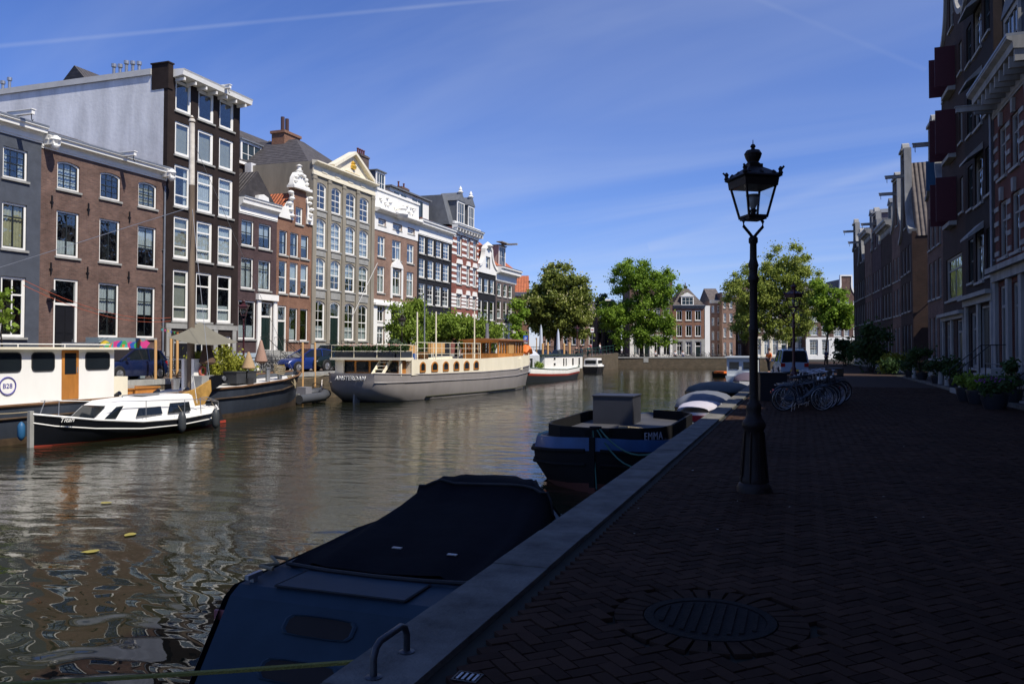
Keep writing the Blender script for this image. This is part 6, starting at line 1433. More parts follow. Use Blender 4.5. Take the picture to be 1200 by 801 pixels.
# ---- small cabin cruiser
D = 104; x, y, _ = atD(697, 0, D); t = thing('cabin_cruiser', 'small white cabin cruiser moored at the foot of the ramp wall', 'motor boat', (x, y, WZ))
S = [st_(-2.6, (1.0, .9), (.95, .5), (.8, -.3)), st_(0, (1.2, .9), (1.15, .5), (1.0, -.3)), st_(1.8, (.9, 1.0), (.8, .6), (.5, -.3)), st_(3.0, (.1, 1.25), (.08, .8), (.05, -.2))]
hull('hull', S, [hullblk], t, [0, 0], deck=deckw, deckz=.03)
c = MB().loft([[(-w_, y_, .85), (w_, y_, .85), (w_*.85, y_, z_), (-w_*.85, y_, z_)] for y_, z_, w_ in ((-2.2, 1.9, .95), (.2, 1.95, .98), (1.2, 1.0, .8))]); cc = part('cabin', c, white, t)
for a, b in ((-1.9, -.9), (-.7, .1)): part('window', MB().box(.90, .96, a, b, 1.3, 1.7), bglass, cc)
part('window', MB().box(-.7, .7, -2.24, -2.2, 1.25, 1.7), bglass, cc)
# ---- near boat with blue deck and black canopy
bd = mat('blue boat paint', (.020, .040, .058), .6, spec=.2, var=.25, vscale=1.5, bump=.05)
t = thing('covered_boat', 'blue boat under a black canopy moored at the near kerb', 'boat', (-3.62, 8.5, WZ))
S = [st_(-3.35, (1.0, .30), (1.06, .18), (1.0, -.1), (.9, -.4)), st_(-2.75, (1.14, .84), (1.20, .50), (1.18, .1), (1.0, -.4)), st_(-2.6, (1.16, .90), (1.23, .55), (1.2, .1), (1.0, -.4)), st_(-1, (1.20, .92), (1.27, .6), (1.2, .1), (1.0, -.4)), st_(.8, (.95, .95), (1.02, .62), (1.0, .1), (.9, -.4)), st_(1.5, (.6, .96), (.68, .7), (.6, .1), (.5, -.4)), st_(2.0, (.15, .96), (.15, .8), (.1, .1), (.05, -.3))]
h = hull('hull', S, [bd], t, [0, 0, 0], deck=bd, deckz=-.012)
# raked stern with two boarding scoops (raised rims, the recess shade painted dark)
for (yc_, zc_, wd) in ((-2.89, .73, .34), (-3.18, .47, .36)):
    sl = Vector_ = V((0, -.6, -.54)).normalized()
    u = V((1, 0, 0)); v_ = V((0, .74, .67)); nn_ = V((0, -.67, .74))
    c0 = V((-.08, yc_, zc_)); P = []
    for k in range(16):
        a = 2*pi*k/16; P.append(c0+u*wd*max(-1, min(1, 1.25*cos(a)))+v_*.095*max(-1, min(1, 1.25*sin(a))))
    mb = MB(); m_ = len(P)
    vs = [p+nn_*.010 for p in P]+[c0+(p-c0)*.94+nn_*.018 for p in P]+[c0+(p-c0)*.88+nn_*.006 for p in P]
    fs = [(i, (i+1) % m_, m_+(i+1) % m_, m_+i) for i in range(m_)]+[(m_+i, m_+(i+1) % m_, 2*m_+(i+1) % m_, 2*m_+i) for i in range(m_)]
    mb.add(vs, fs); st2 = part('boarding_step', mb, bd, t, smooth=True)
    part('step_shade', MB().add([p for p in vs[2*m_:]], [tuple(range(m_))]), mat('painted recess shade', (.022, .016, .013), .9), st2)
part('hatch', MB().box(-.7, .55, -2.6, -2.12, .915, .94), bd, t)
mb = MB()
for a, b in (((-.71, -2.61), (.56, -2.61)), ((.56, -2.61), (.56, -2.12)), ((-.71, -2.12), (-.71, -2.61))): mb.tube([(a[0], a[1], .935), (b[0], b[1], .935)], .010, 4)
part('hatch_seam', mb, rubber, t)
for x_, y_ in ((-1.02, -2.5), (1.0, -2.5)): part('cleat', MB().box(x_-.02, x_+.02, y_-.1, y_+.1, .95, .99).box(x_-.02, x_+.02, y_-.03, y_+.03, .91, .95), steel, t)
part('reflector', MB().box(-1.18, -1.03, -2.83, -2.80, .66, .74), mat('pinkish reflector', (.35, .12, .12), .5), t)
cn = MB(); rings = []
for y_, hw_, zb, zs, zt in ((-2.0, 1.0, .93, .95, .96), (-1.8, 1.05, .93, .98, 1.0), (-.8, 1.02, .94, 1.04, 1.08), (0, .96, .95, 1.12, 1.19), (.6, .91, .96, 1.20, 1.30), (.66, .93, .96, 1.23, 1.34), (1.1, .78, .97, 1.23, 1.37), (1.5, .68, .98, 1.16, 1.32), (1.85, .56, 1.0, 1.08, 1.16), (2.0, .46, 1.0, 1.02, 1.04)):
    rg = []
    for k in range(17):
        a = pi*k/16; c_ = cos(a); s2 = sin(a)
        x_ = hw_*(abs(c_)**.55)*(1 if c_ > 0 else -1)-(.0 if y_ < .2 else min(.22, (y_-.2)*.16)); z_ = zb+(zs-zb)*min(1, s2*1.6)+(zt-zs)*s2**1.3
        rg.append((x_, y_+.025*sin(k*2.2+y_*3), z_+.022*sin(k*1.7+y_*5)+.014*sin(k*3.9+y_*11)))
    rings.append(rg)
cn.loft(rings, closed=False)
canv = mat('black canvas', (.009, .009, .011), .95, spec=.08, var=.25, vscale=2, bump=.6, bscale=3)
ca = part('canopy', cn, canv, t, smooth=True)
part('canopy_seam', MB().tube([tuple(V(p)+V((0, 0, .012))) for p in rings[5]], .018, 6), rubber, ca)
part('canopy_hem', MB().tube([(-1.02, -2.0, .95), (-.5, -2.1, .955), (0, -2.12, .955), (.5, -2.1, .955), (1.02, -2.0, .95)], .02, 6), rubber, ca)
r = random.Random(9)
mb = MB()
for (x_, y_) in ((-.1, -1.5), (.5, -1.52)): z_ = 1.055 if y_ > -1.51 else 1.045; mb.box(x_-.05, x_+.05, y_-.02, y_+.02, z_, z_+.01)
part('canopy_clip', mb, steel, ca)
part('rope_cleat', MB().tube([(-1.08, -1.9, .96), (-1.2, -2.0, 1.0), (-1.05, -2.1, .97), (-1.18, -2.2, .96), (-1.0, -2.25, .96)], .018, 6), rope, t)
# ---- blue barge EMMA
t = thing('work_barge', 'blue and black work barge named EMMA with a grey box on deck', 'barge', (-4.1, 19.8, WZ)); t.scale = (.96, .56, .97)
em_b = mat('deep blue paint', (.03, .09, .22), .4, var=.25); em_k = mat('tar black', (.008, .008, .009), .75, spec=.15)
S = [st_(y, *[(a, z-.26 if z > .5 else z*.8) for a, z in p]) for y, p in ((-6.1, ((.12, 1.45), (.14, 1.16), (.14, .85), (.12, .25), (.05, -.4))), (-5.8, ((.85, 1.42), (.92, 1.12), (.9, .82), (.6, .2), (.1, -.4))), (-4.9, ((1.5, 1.38), (1.58, 1.08), (1.55, .8), (1.25, .15), (.6, -.4))), (-3.4, ((1.75, 1.34), (1.83, 1.04), (1.8, .78), (1.6, .1), (1.2, -.4))), (0, ((1.78, 1.3), (1.85, 1.0), (1.83, .75), (1.7, .1), (1.4, -.4))), (3.5, ((1.7, 1.34), (1.77, 1.04), (1.75, .78), (1.5, .1), (1.2, -.4))), (5.2, ((.9, 1.42), (.95, 1.1), (.9, .82), (.6, .1), (.3, -.4))), (5.8, ((.1, 1.5), (.1, 1.2), (.1, .9), (.08, .2), (.03, -.3))))]
h = hull('hull', S, [em_b, em_k, mat('red lead bottom', (.10, .03, .02), .8)], t, [0, 1, 1, 2], deck=mat('dull deck', (.055, .055, .06), .7, var=.4), deckz=.02)
strake(S, 1, .03, .05, h, em_k); strake(S, 2, .02, .04, h, em_k)
rg = []
for y_, hw_ in ((-5.2, .3), (-4.9, .95), (-4.2, 1.35), (-3, 1.5), (3, 1.5), (4.2, 1.2), (4.8, .3)): rg.append([(hw_, y_, .98), (hw_, y_, 1.36), (hw_-.06, y_, 1.36), (hw_-.06, y_, .98)])
for s_ in (1, -1):
    m2_ = MB(); m2_.loft([[(s_*x, y, z) for x, y, z in r_] for r_ in rg]); part('coaming', m2_, em_k, t)
part('hold_floor', MB().box(-1.4, 1.4, -4.1, 4.1, 1.05, 1.1), MATS["dull deck"], t)
part('coaming_end', MB().box(-.3, .3, -5.24, -5.18, .98, 1.36), em_k, t)
part('engine_box', MB().box(-1.05, .05, 1.2, 3.2, 1.1, 1.84).box(-1.08, .08, 1.15, 3.25, 1.841, 1.87), mat('blue grey box paint', (.026, .028, .036), .55, var=.2), t)
pl = t
txt('boat_name', 'EMMA', .24, mat('chalky lettering', (.30, .32, .38), .8), pl, (1.19, -4.59, 1.10), (pi/2, 0, R(60)), .006, spc=1.15)
part('stem', MB().box(-.06, .06, -6.22, -6.0, -.5, 1.2), em_k, t); part('rudder_foot', MB().box(-.08, .08, -6.25, -6.0, -.7, .12), MATS['red lead bottom'], t)
part('bollard', MB().lathe([(.1, 1.4), (.1, 1.62), (.14, 1.64), (.14, 1.68)], (0, -5.6, -.27), 10).bar((-.3, -5.6, 1.33), (.3, -5.6, 1.33), .06), em_k, t, smooth=True)
grn = mat('green rope', (.03, .10, .08), .9)
rig('mooring_line', (.1, -5.65, 1.36), (1.95, -9.2, 1.30), grn, .018, .35, t); rig('mooring_line', (-.05, -5.65, 1.36), (.15, -6.5, .12), grn, .015, .05, t); rig('mooring_line', (.05, -5.7, 1.34), (1.93, -8.6, 1.25), grn, .018, .6, t)
part('rope_heap', MB().tube([(.6+.3*cos(k*.9), -3.9+.3*sin(k*.9), 1.14+.01*k) for k in range(20)], .03, 6), rope, t)
# ---- other boats along the near quay
x, y, _ = atD(817, 0, 26.5)
t = thing('sloop', 'white boat with a red panel just behind the blue barge', 'boat', (-3.02, 27.0, WZ)); t.scale = (.66, 1, 1.12)
S = [st_(-2.6, (.75, 1.0), (.7, .6), (.5, -.2)), st_(-2.2, (.85, 1.0), (.8, .6), (.5, -.3)), st_(-1, (.95, 1.0), (.93, .6), (.7, -.3)), st_(2, (.95, 1.0), (.98, .6), (.7, -.3))]
hull('hull', S, [white], t, [0, 0], deck=deckw, deckz=.01)
part('spray_hood', MB().loft([[(w_*cos(pi*k/8), y_, 1.05+z_*sin(pi*k/8)) for k in range(9)] for y_, z_, w_ in ((-2.55, .10, .72), (-1.6, .20, .85), (.4, .12, .9))], closed=False), mat('lilac grey hood', (.42, .40, .45), .8), t, smooth=True)
part('red_panel', MB().box(-.35, .6, -2.66, -2.61, .3, .93), mat('signal red', (.45, .015, .015), .5), t)
part('blue_panel', MB().box(-.55, -.36, -2.66, -2.61, .4, .85), mat('light blue panel', (.15, .4, .6), .5), t)
def covered(label, xc, yc, L_, B, mt, hm, ht):
    t = thing('covered_boat', label, 'boat', (xc, yc, WZ))
    S = [st_(-L_/2, (B*.45, .75), (B*.42, .4), (B*.3, -.3)), st_(-L_*.35, (B*.95, .7), (B*.92, .35), (B*.7, -.3)), st_(0, (B, .68), (B*.98, .33), (B*.8, -.3)), st_(L_*.3, (B*.85, .72), (B*.8, .38), (B*.6, -.3)), st_(L_/2, (.08, .95), (.06, .6), (.03, -.2))]
    hull('hull', S, [hm], t, [0, 0], deck=deckw, deckz=.02)
    c = MB(); c.loft([[(w_*cos(pi*k/8), y_, .70+z_*sin(pi*k/8)**.8) for k in range(9)] for y_, z_, w_ in ((-L_/2, .12, B*.5), (-L_*.4, ht*.8, B*.9), (-L_*.2, ht, B*1.0), (L_*.1, ht*1.05, B*1.0), (L_*.3, ht*.6, B*.8), (L_*.46, .1, .2))], closed=False)
    part('tarpaulin', c, mt, t, smooth=True); return t
covered('boat under a pale grey tarpaulin moored by the sunlit kerb stones', -3.7, 34.5, 4.6, 1.15, mat('grey tarpaulin', (.13, .14, .16), .7, var=.2), hullblk, .55)
covered('long boat under a black green tarpaulin behind the grey one', -4.4, 48, 8.0, 1.7, mat('black green tarpaulin', (.015, .028, .03), .7), hullblk, .42)
covered('low boat with a purple grey cover between the white cabin boat and the kerb', -3.6, 62, 4.5, 1.0, mat('purple grey tarpaulin', (.09, .07, .09), .7), white, .6)
t = thing('cabin_boat', 'white boxy cabin boat half hidden by the near lamp post', 'boat', (-4.6, 74, WZ))
hull('hull', [st_(-4, (1.3, .8), (1.2, .3), (1.0, -.4)), st_(0, (1.5, .75), (1.5, .3), (1.2, -.4)), st_(4, (.6, .9), (.5, .4), (.3, -.4))], [mat('pale blue hull', (.4, .48, .55), .5)], t, [0, 0], deck=deckw, deckz=.02)
cc = part('cabin', MB().box(-1.2, 1.25, -3.7, 1.5, .8, 2.35).box(-1.35, 1.4, -3.9, 1.7, 2.351, 2.45), mat('pale blue white cabin', (.6, .66, .7), .6), t)
for a in (-1.0, .15): part('window', MB().box(a, a+.8, -3.74, -3.702, 1.4, 2.0), bglass, cc)
x, y, _ = atD(843, 0, 88); t = thing('rowing_boat', 'low dark boat with an orange end on the far water', 'boat', (x+1.5, y+1, WZ), R(70))
hull('hull', [st_(-2.6, (.1, .55), (.08, .2), (.03, -.2)), st_(-1.4, (.7, .42), (.65, .15), (.4, -.2)), st_(1.4, (.7, .42), (.65, .15), (.4, -.2)), st_(2.6, (.1, .55), (.08, .2), (.03, -.2))], [em_k], t, [0, 0], deck=rubber, deckz=.05)
part('bow_cover', MB().box(-.5, .5, 1.0, 2.2, .4, .62), MATS['orange tarpaulin'], t)
# ================================================================== QUAY FURNITURE (near)
t = thing('mooring_hoop', 'bent steel mooring hoop fixed on the near kerb stones', 'mooring hoop', (-2.07, 3.83, .012))
part('hoop', MB().tube([(0, -.19, -.04), (0, -.19, .1), (0, -.165, .145), (0, -.12, .165), (0, .11, .165), (0, .155, .145), (0, .18, .1), (0, .18, -.04)], .019, 12), mat('worn steel hoop', (.06, .065, .075), .45, .5, bump=.3), t, smooth=True)
for y_ in (-.19, .18): part('foot', MB().lathe([(.045, 0), (.045, .006), (.02, .012)], (0, y_, 0), 12), MATS['worn steel hoop'], t)
o = rig('mooring_rope', (KX+.0, 3.9, -.03), (-9.5, 1.7, -.42), yrope, .014, .08); tag(o, 'yellow green rope stretched from the near kerb over the water', 'rope')
gx, gy, _ = atD(548, 792, F*1.7/382); t = thing('drain_grate', 'small iron drain grate in the bricks by the kerb', 'drain', (gx, gy, .004))
mb = MB()
for k in range(4): mb.box(-.05+k*.03, -.036+k*.03, -.04, .04, 0, .006)
part('bars', mb, steel, t); part('frame', MB().prism([(-.07, -.06), (.07, -.06), (.07, .06), (-.07, .06)], 0, .004, holes=[[(-.06, -.05), (.06, -.05), (.06, .05), (-.06, .05)]], axis='z'), iron, t)
r = random.Random(12); lit = MB()
for k in range(26):
    x_, y_ = r.uniform(-1.7, 5.5), r.uniform(4, 16); s_ = r.uniform(.008, .02); a = r.random()*3
    lit.add([(x_+s_*cos(a+q), y_+s_*1.4*sin(a+q), .009+.004*(q > 3)) for q in (0, 1.5, 3.1, 4.6)], [(0, 1, 2, 3)])
o = part('litter', lit, mat('paper scraps', (.35, .33, .3), .9)); tag(o, 'pale petals and paper scraps scattered on the dark bricks', 'litter', kind='stuff')
mp_ = [(125, 589), (108, 646), (154, 626)]
for i, (px, py) in enumerate(mp_):
    D_ = F*3/(py-410); x_, y_, _ = atD(px, py, D_); mb = MB()
    mb.add([(.12*cos(a)*(1+.25*sin(3*a)), .09*sin(a), .004) for a in [2*pi*k/9 for k in range(9)]], [tuple(range(9))])
    tag(part('floating_leaf', mb, mat('yellow leaf', (.28, .24, .05), .6), loc=(x_, y_, WZ+.012), rot=(0, 0, i)), ['large pale yellow leaf floating furthest out on the canal', 'bright yellow leaf floating nearest the camera', 'tiny orange leaf floating right of the bright yellow one'][i], 'leaf')
# ================================================================== CARS
def carpaint(name, c): return mat(name, c, .22, .2, var=.03, spec=.7)
cglass = mat('car glass', (.01, .014, .018), .04)
tyre_m = mat('tyre', (.012, .012, .012), .85); alloy = mat('alloy', (.45, .46, .48), .35, .8)
lampr = mat('red tail lamp', (.30, .01, .01), .2); lampw = mat('clear headlamp', (.6, .62, .62), .1); plate = mat('yellow plate', (.6, .40, .02), .5)
def car(label, loc, rz, col, kind='hatch', group=None):
    """length along local y, nose at +y"""
    t = thing('parked_car', label, 'car', loc, rz, group)
    P = {'hatch': dict(L=3.7, W=.82, b=[(-1.85, .62, .35), (-1.78, .92, .28), (-1.4, .95, .2), (.7, .93, .2), (1.5, .82, .22), (1.8, .62, .28), (1.86, .45, .34)], g=[(-1.76, .94), (-1.45, 1.38), (-.9, 1.47), (.1, 1.45), (1.05, .93)]),
         'sedan': dict(L=4.5, W=.88, b=[(-2.25, .6, .35), (-2.18, .9, .28), (-1.3, .96, .2), (1.0, .93, .2), (1.9, .8, .22), (2.2, .6, .28), (2.26, .45, .34)], g=[(-1.75, .95), (-1.0, 1.38), (-.3, 1.44), (.3, 1.41), (1.2, .94)]),
         'suv': dict(L=4.6, W=.93, b=[(-2.25, .6, .42), (-2.2, 1.0, .36), (-1.3, 1.08, .3), (1.0, 1.05, .3), (1.95, .98, .3), (2.2, .75, .36), (2.28, .5, .42)], g=[(-2.12, 1.06), (-1.8, 1.62), (-.9, 1.72), (.2, 1.7), (1.0, 1.06)]),
         'van': dict(L=4.2, W=.88, b=[(-2.1, .55, .35), (-2.08, .95, .28), (-1.3, 1.0, .2), (.9, .98, .2), (1.7, .86, .22), (2.05, .6, .28), (2.1, .45, .34)], g=[(-2.06, .98), (-1.96, 1.66), (-1.2, 1.74), (.3, 1.70), (1.25, .98)])}[kind]
    W = P['W']; rings = []
    for y, zt, zb in P['b']:
        k = 1-.10*(abs(y)/P['L']*2)**4; w_ = W*k
        rings.append([(w_*.94, y, zb), (w_, y, zb+(zt-zb)*.35), (w_*.985, y, zb+(zt-zb)*.75), (w_*.9, y, zt), (0, y, zt+.03), (-w_*.9, y, zt), (-w_*.985, y, zb+(zt-zb)*.75), (-w_, y, zb+(zt-zb)*.35), (-w_*.94, y, zb)])
    body = part('body', MB().loft(rings), col, t, smooth=True)
    g = P['g']; rg = []
    for y, z in g:
        w_ = W*.90 if z < 1.15 else W*.74; rg.append([(W*.9, y, g[0][1]-.06), (w_, y, z-.03), (w_*.9, y, z), (-w_*.9, y, z), (-w_, y, z-.03), (-W*.9, y, g[0][1]-.06)])
    part('windows', MB().loft(rg), cglass, t, smooth=False)
    rr = [[(W*.755, y, z-.02), (W*.69, y, z+.025), (-W*.69, y, z+.025), (-W*.755, y, z-.02)] for y, z in g[1:4]]
    part('roof', MB().loft(rr), col, t, smooth=True)
    mb = MB()
    zb = g[0][1]
    for s_ in (1, -1):
        for (y0, z0), (y1, z1) in ((g[0], g[1]), (g[4], g[3])): mb.bar((s_*W*.89, y0, z0-.03), (s_*W*.75, y1, z1), .07, .07)
        ym = (g[1][0]+g[3][0])/2; mb.bar((s_*W*.905, ym, zb-.03), (s_*W*.76, ym, g[2][1]-.02), .06, .06)
    part('pillars', mb, col, t)
    ya, yb = P['L']/2*.63, -P['L']/2*.66; wr = .31 if kind != 'suv' else .36
    for y in (ya, yb):
        for s_ in (1, -1):
            part('wheel_arch', MB().wheel((s_*(W-.06), y, wr+.02), wr+.055, .13), rubber, t, smooth=True)
            w_ = part('wheel', MB().wheel((s_*(W-.08), y, wr), wr, .2), tyre_m, t, smooth=True)
            m3 = MB().wheel((s_*(W+.022), y, wr), wr*.62, .02)
            for k in range(5): a = 2*pi*k/5; m3.bar((s_*(W+.035), y, wr), (s_*(W+.035), y+wr*.55*cos(a), wr+wr*.55*sin(a)), .05, .015)
            part('rim', m3, alloy, w_, smooth=True)
    yr, yf = P['b'][1][0], P['b'][-2][0]
    for s_ in (1, -1):
        part('tail_lamp', MB().box(s_*W*.62, s_*W*.9, yr-.035, yr+.08, P['b'][1][1]-.26, P['b'][1][1]-.04), lampr, t); part('headlamp', MB().box(s_*W*.55, s_*W*.86, yf-.1, yf+.03, P['b'][-2][1]-.16, P['b'][-2][1]-.02), lampw, t)
        part('mirror', MB().lathe([(.02, -.07), (.08, -.04), (.08, .05), (.02, .07)], (s_*(W+.08), .75, zb+.06), 8), col, t, smooth=True)
    part('number_plate', MB().box(-.26, .26, P['b'][0][0]-.04, P['b'][0][0]+.1, .42, .53), plate, t); part('number_plate', MB().box(-.26, .26, P['b'][-1][0]-.05, P['b'][-1][0]+.02, .38, .49), plate, t)
    part('bumper', MB().box(-W*.85, W*.85, P['b'][0][0]-.03, P['b'][0][0]+.2, .3, .40), rubber, t)
    return t
navy = carpaint('navy car paint', (.008, .016, .06)); blue = carpaint('blue car paint', (.01, .03, .16)); dgrn = carpaint('dark green car paint', (.008, .016, .014)); blk = carpaint('black car paint', (.010, .011, .014)); silv = carpaint('pale blue silver paint', (.30, .38, .50))
def onq(px, X): return (X, onX(px, 0, X)[0])
for lb, px, X, rz, c, k in (('dark navy hatchback parked behind the white barge cabin', 148, -29.6, R(180), navy, 'hatch'),
        ('bright blue car parked between the tan mooring posts and the grey house', 360, -30.2, R(158), blue, 'hatch'),
        ('dark green four wheel drive car parked beside the passenger ship stern', 388, -29.6, R(172), dgrn, 'suv'),
        ('dark navy saloon behind the wheelhouse bow', 596, -29.6, R(185), navy, 'sedan'),
        ('black saloon under the chestnut, left of the white houseboat roof', 634, -30.5, R(175), blk, 'sedan'),
        ('navy hatchback parked right of the white flags under the chestnut', 655, -30.0, R(182), navy, 'hatch')):
    X, Y = onq(px, X); car(lb, (X, Y, LZ), rz, c, k, 'cars parked on the far quay')
D = 48; x, y, _ = atD(925, 0, D); v = car('pale blue silver van with roof bars parked beyond the bicycles, seen from behind', (x, y+2, 0), R(8), silv, 'van')
part('rear_window', MB().box(-.66, .66, -2.10, -2.04, 1.05, 1.55), cglass, v); part('roof_bar', MB().box(-.7, .7, -1.4, -1.34, 1.8, 1.84), alloy, v); part('roof_bar', MB().box(-.7, .7, -.2, -.14, 1.8, 1.84), alloy, v)
# ================================================================== BICYCLES
def bike(label, loc, rz, fm=None, group=None, crate=False, basic=False, lean=R(4)):
    t = thing('bicycle', label, 'bicycle', loc, rz, group, rx=lean)
    fm = fm or mat('black bicycle frame', (.015, .016, .018), .35)
    n = 28
    for y_, nm in ((-.55, 'wheel'), (.55, 'wheel')):
        w_ = part('wheel', MB().tube([(y_+.335*cos(2*pi*k/n), 0, .345+.335*sin(2*pi*k/n)) for k in range(n)], .018, 6, closed=True), tyre_m, t, smooth=True)
        part('rim', MB().tube([(y_+.312*cos(2*pi*k/n), 0, .345+.312*sin(2*pi*k/n)) for k in range(n)], .011, 5, closed=True), alloy, w_, smooth=True)
        m3 = MB().tube([(y_, -.04, .345), (y_, .04, .345)], .025, 8)
        for k in range(16): a = 2*pi*k/16; m3.tube([(y_, .02*(-1)**k, .345), (y_+.31*cos(a), 0, .345+.31*sin(a))], .0022, 3, cap=False)
        part('spokes', m3, alloy, w_)
        part('mudguard', MB().tube([(y_+.36*cos(a), 0, .345+.36*sin(a)) for a in [R(20+140*k/8) for k in range(9)]], .018, 5), fm, t, smooth=True)
    B, S_, H, HT = (-.08, 0, .30), (-.25, 0, .82), (.32, 0, .62), (.28, 0, .90)
    f = MB().tube([B, S_], .016, 6).tube([H, B], .017, 6).tube([(.30, 0, .8), (-.22, 0, .72)], .016, 6).tube([H, HT], .018, 6)
    for s_ in (.05, -.05): f.tube([B, (-.55, s_, .345)], .01, 5).tube([S_, (-.55, s_, .345)], .009, 5).tube([H, (.42, s_, .55), (.55, s_, .345)], .011, 5)
    part('frame', f, fm, t, smooth=True)
    part('handlebar', MB().tube([HT, (.25, 0, 1.04)], .012, 6).tube([(.02, -.27, 1.05), (.18, -.26, 1.07), (.27, -.1, 1.05), (.27, .1, 1.05), (.18, .26, 1.07), (.02, .27, 1.05)], .012, 6), alloy, t, smooth=True)
    sd_ = part('saddle', MB().loft([[(x_, w_*cos(a), .93+.03*sin(a)) for a in [2*pi*k/8 for k in range(8)]] for x_, w_ in ((-.40, .05), (-.37, .09), (-.28, .09), (-.16, .03), (-.1, .015))]), rubber, t, smooth=True)
    part('seat_post', MB().tube([S_, (-.28, 0, .92)], .012, 5), alloy, sd_)
    part('rack', MB().box(-.78, -.32, -.07, -.05, .72, .735).box(-.78, -.32, .05, .07, .72, .735).box(-.80, -.78, -.07, .07, .72, .735).tube([(-.6, .06, .72), (-.55, .07, .35)], .006, 4), fm, t)
    part('chain_guard', MB().prism([(-.58, .29), (-.05, .2), (.05, .24), (.05, .36), (-.05, .4), (-.58, .40)], .03, .055), fm, t)
    part('crank', MB().wheel((-.08, .03, .30), .08, .01, 'y').bar((-.08, .07, .3), (.05, .07, .18), .02).box(.0, .1, .07, .16, .165, .185), alloy, t)
    part('kickstand', MB().tube([(-.3, -.04, .3), (-.38, -.16, .01)], .008, 4), alloy, t)
    part('lamp', MB().lathe([(.01, -.03), (.04, 0), (.03, .04)], (.42, 0, .88), 8), lampw, t); part('rear_reflector', MB().box(-.92, -.9, -.03, .03, .5, .56), lampr, t)
    if crate:
        part('crate', MB().prism([(.3, .9), (.7, .9), (.7, 1.15), (.3, 1.15)], -.2, .2, holes=[[(.32, .92), (.68, .92), (.68, 1.13), (.32, 1.13)]]).box(.31, .69, -.19, .19, .9, .92), wood2 if crate == 1 else rubber, t)
    return t
bx_, by_ = atD(940, 0, F*1.7/71)[:2]
b0 = bike('front bicycle of the row, grey with white rimmed wheels, standing side on', (bx_, by_, 0), AL+R(2), mat('blue grey bicycle frame', (.05, .07, .10), .35), 'bicycles parked round the second street lamp')
r = random.Random(21)
b1 = bike('one of the dark bicycles packed in the row behind the front bicycle', (bx_+.1, by_+.55, 0), AL+R(-3), None, 'bicycles parked round the second street lamp')
for i in range(9):
    dup(b1, (bx_+.1+r.uniform(-.15, .3)+i*.05, by_+1.05+i*.52, 0), AL+R(r.uniform(-7, 7))+(pi if r.random() < .4 else 0))
bike('dark bicycle with a black crate sticking out right of the bicycle row', (bx_+.45, by_+2.6, 0), AL+R(4), None, 'bicycles parked round the second street lamp', crate=2)
o = tag(part('street_cabinet', MB().box(-.45, .45, -.3, .3, 0, .9).box(-.48, .48, -.33, .33, .901, .95), mat('black board', (.012, .013, .016), .5), loc=(*atD(903, 0, 27)[:2], 0), rot=(0, 0, AL)), 'black waist high cabinet between the near lamp post and the bicycles', 'cabinet')
# bikes on the left quay
# compact far bicycle: frame, wheels in one mesh
fb = MB()
for y_ in (-.55, .55): fb.tube([(y_+.33*cos(2*pi*k/14), 0, .345+.33*sin(2*pi*k/14)) for k in range(14)], .022, 4, closed=True)
fb.tube([(-.08, 0, .3), (-.25, 0, .9)], .02, 4).tube([(.32, 0, .62), (-.08, 0, .3)], .02, 4).tube([(.30, 0, .8), (-.22, 0, .72)], .02, 4).tube([(.55, 0, .345), (.28, 0, 1.0)], .02, 4).tube([(-.08, 0, .3), (-.55, 0, .345), (-.22, 0, .75)], .016, 4)
fb.tube([(.15, -.26, 1.05), (.27, 0, 1.05), (.15, .26, 1.05)], .02, 4).box(-.38, -.12, -.06, .06, .9, .95)
fbm = fb.mesh('bicycle', mat('black bicycle frame', 0) if False else MATS['black bicycle frame'])
def farbike(x, y, z, rz, label, group):
    o = link('bicycle', fbm, None, (x, y, z), (R(5), 0, rz)); tag(o, label, 'bicycle', group)
for i in range(9):
    px = 162+i*8.5; X = -31.6; farbike(X, onX(px, 0, X)[0]+r.uniform(-.1, .1), LZ, R(r.uniform(-15, 15)), 'one of the bicycles in the rack before the brown brick house steps', 'bicycles in the rack on the left quay')
tr_ = thing('bike_rack', 'grey steel bicycle rack in front of the brown brick house', 'bike rack', (-31.0, onX(160, 0, -31)[0], LZ))
mb = MB(); Lr = onX(240, 0, -31)[0]-onX(160, 0, -31)[0]
for z_ in (.35, .9): mb.tube([(0, 0, z_), (0, Lr, z_)], .03, 6)
part('rails', mb, steel, tr_)
for k in range(10): part('upright', MB().tube([(0, Lr*k/9, 0), (0, Lr*k/9, .95)], .03, 6), steel, tr_)
for i in range(8):
    px = 300+i*5.5; X = -31.8; farbike(X, onX(px, 0, X)[0], LZ, R(r.uniform(-25, 25)), 'one of the bicycles leaning by the railings of the purple and neck gable houses', 'bicycles by the house railings')
for i in range(34):
    px = 716+i*4.5; x, y, _ = atD(px, 0, 131.6+r.uniform(0, .8)); farbike(x, y, LZ, AL+R(r.uniform(-35, 35))+(pi/2 if i % 3 == 0 else 0), 'one of the dark bicycles crowded along the far quay wall', 'bicycles along the far quay')
for i in range(10):
    px = 681+i*3; x, y, _ = atD(px, 0, 126); farbike(x, y, 1.0, AL+R(r.uniform(-35, 35)), 'one of the bicycles parked on the bridge ramp', 'bicycles on the bridge ramp')
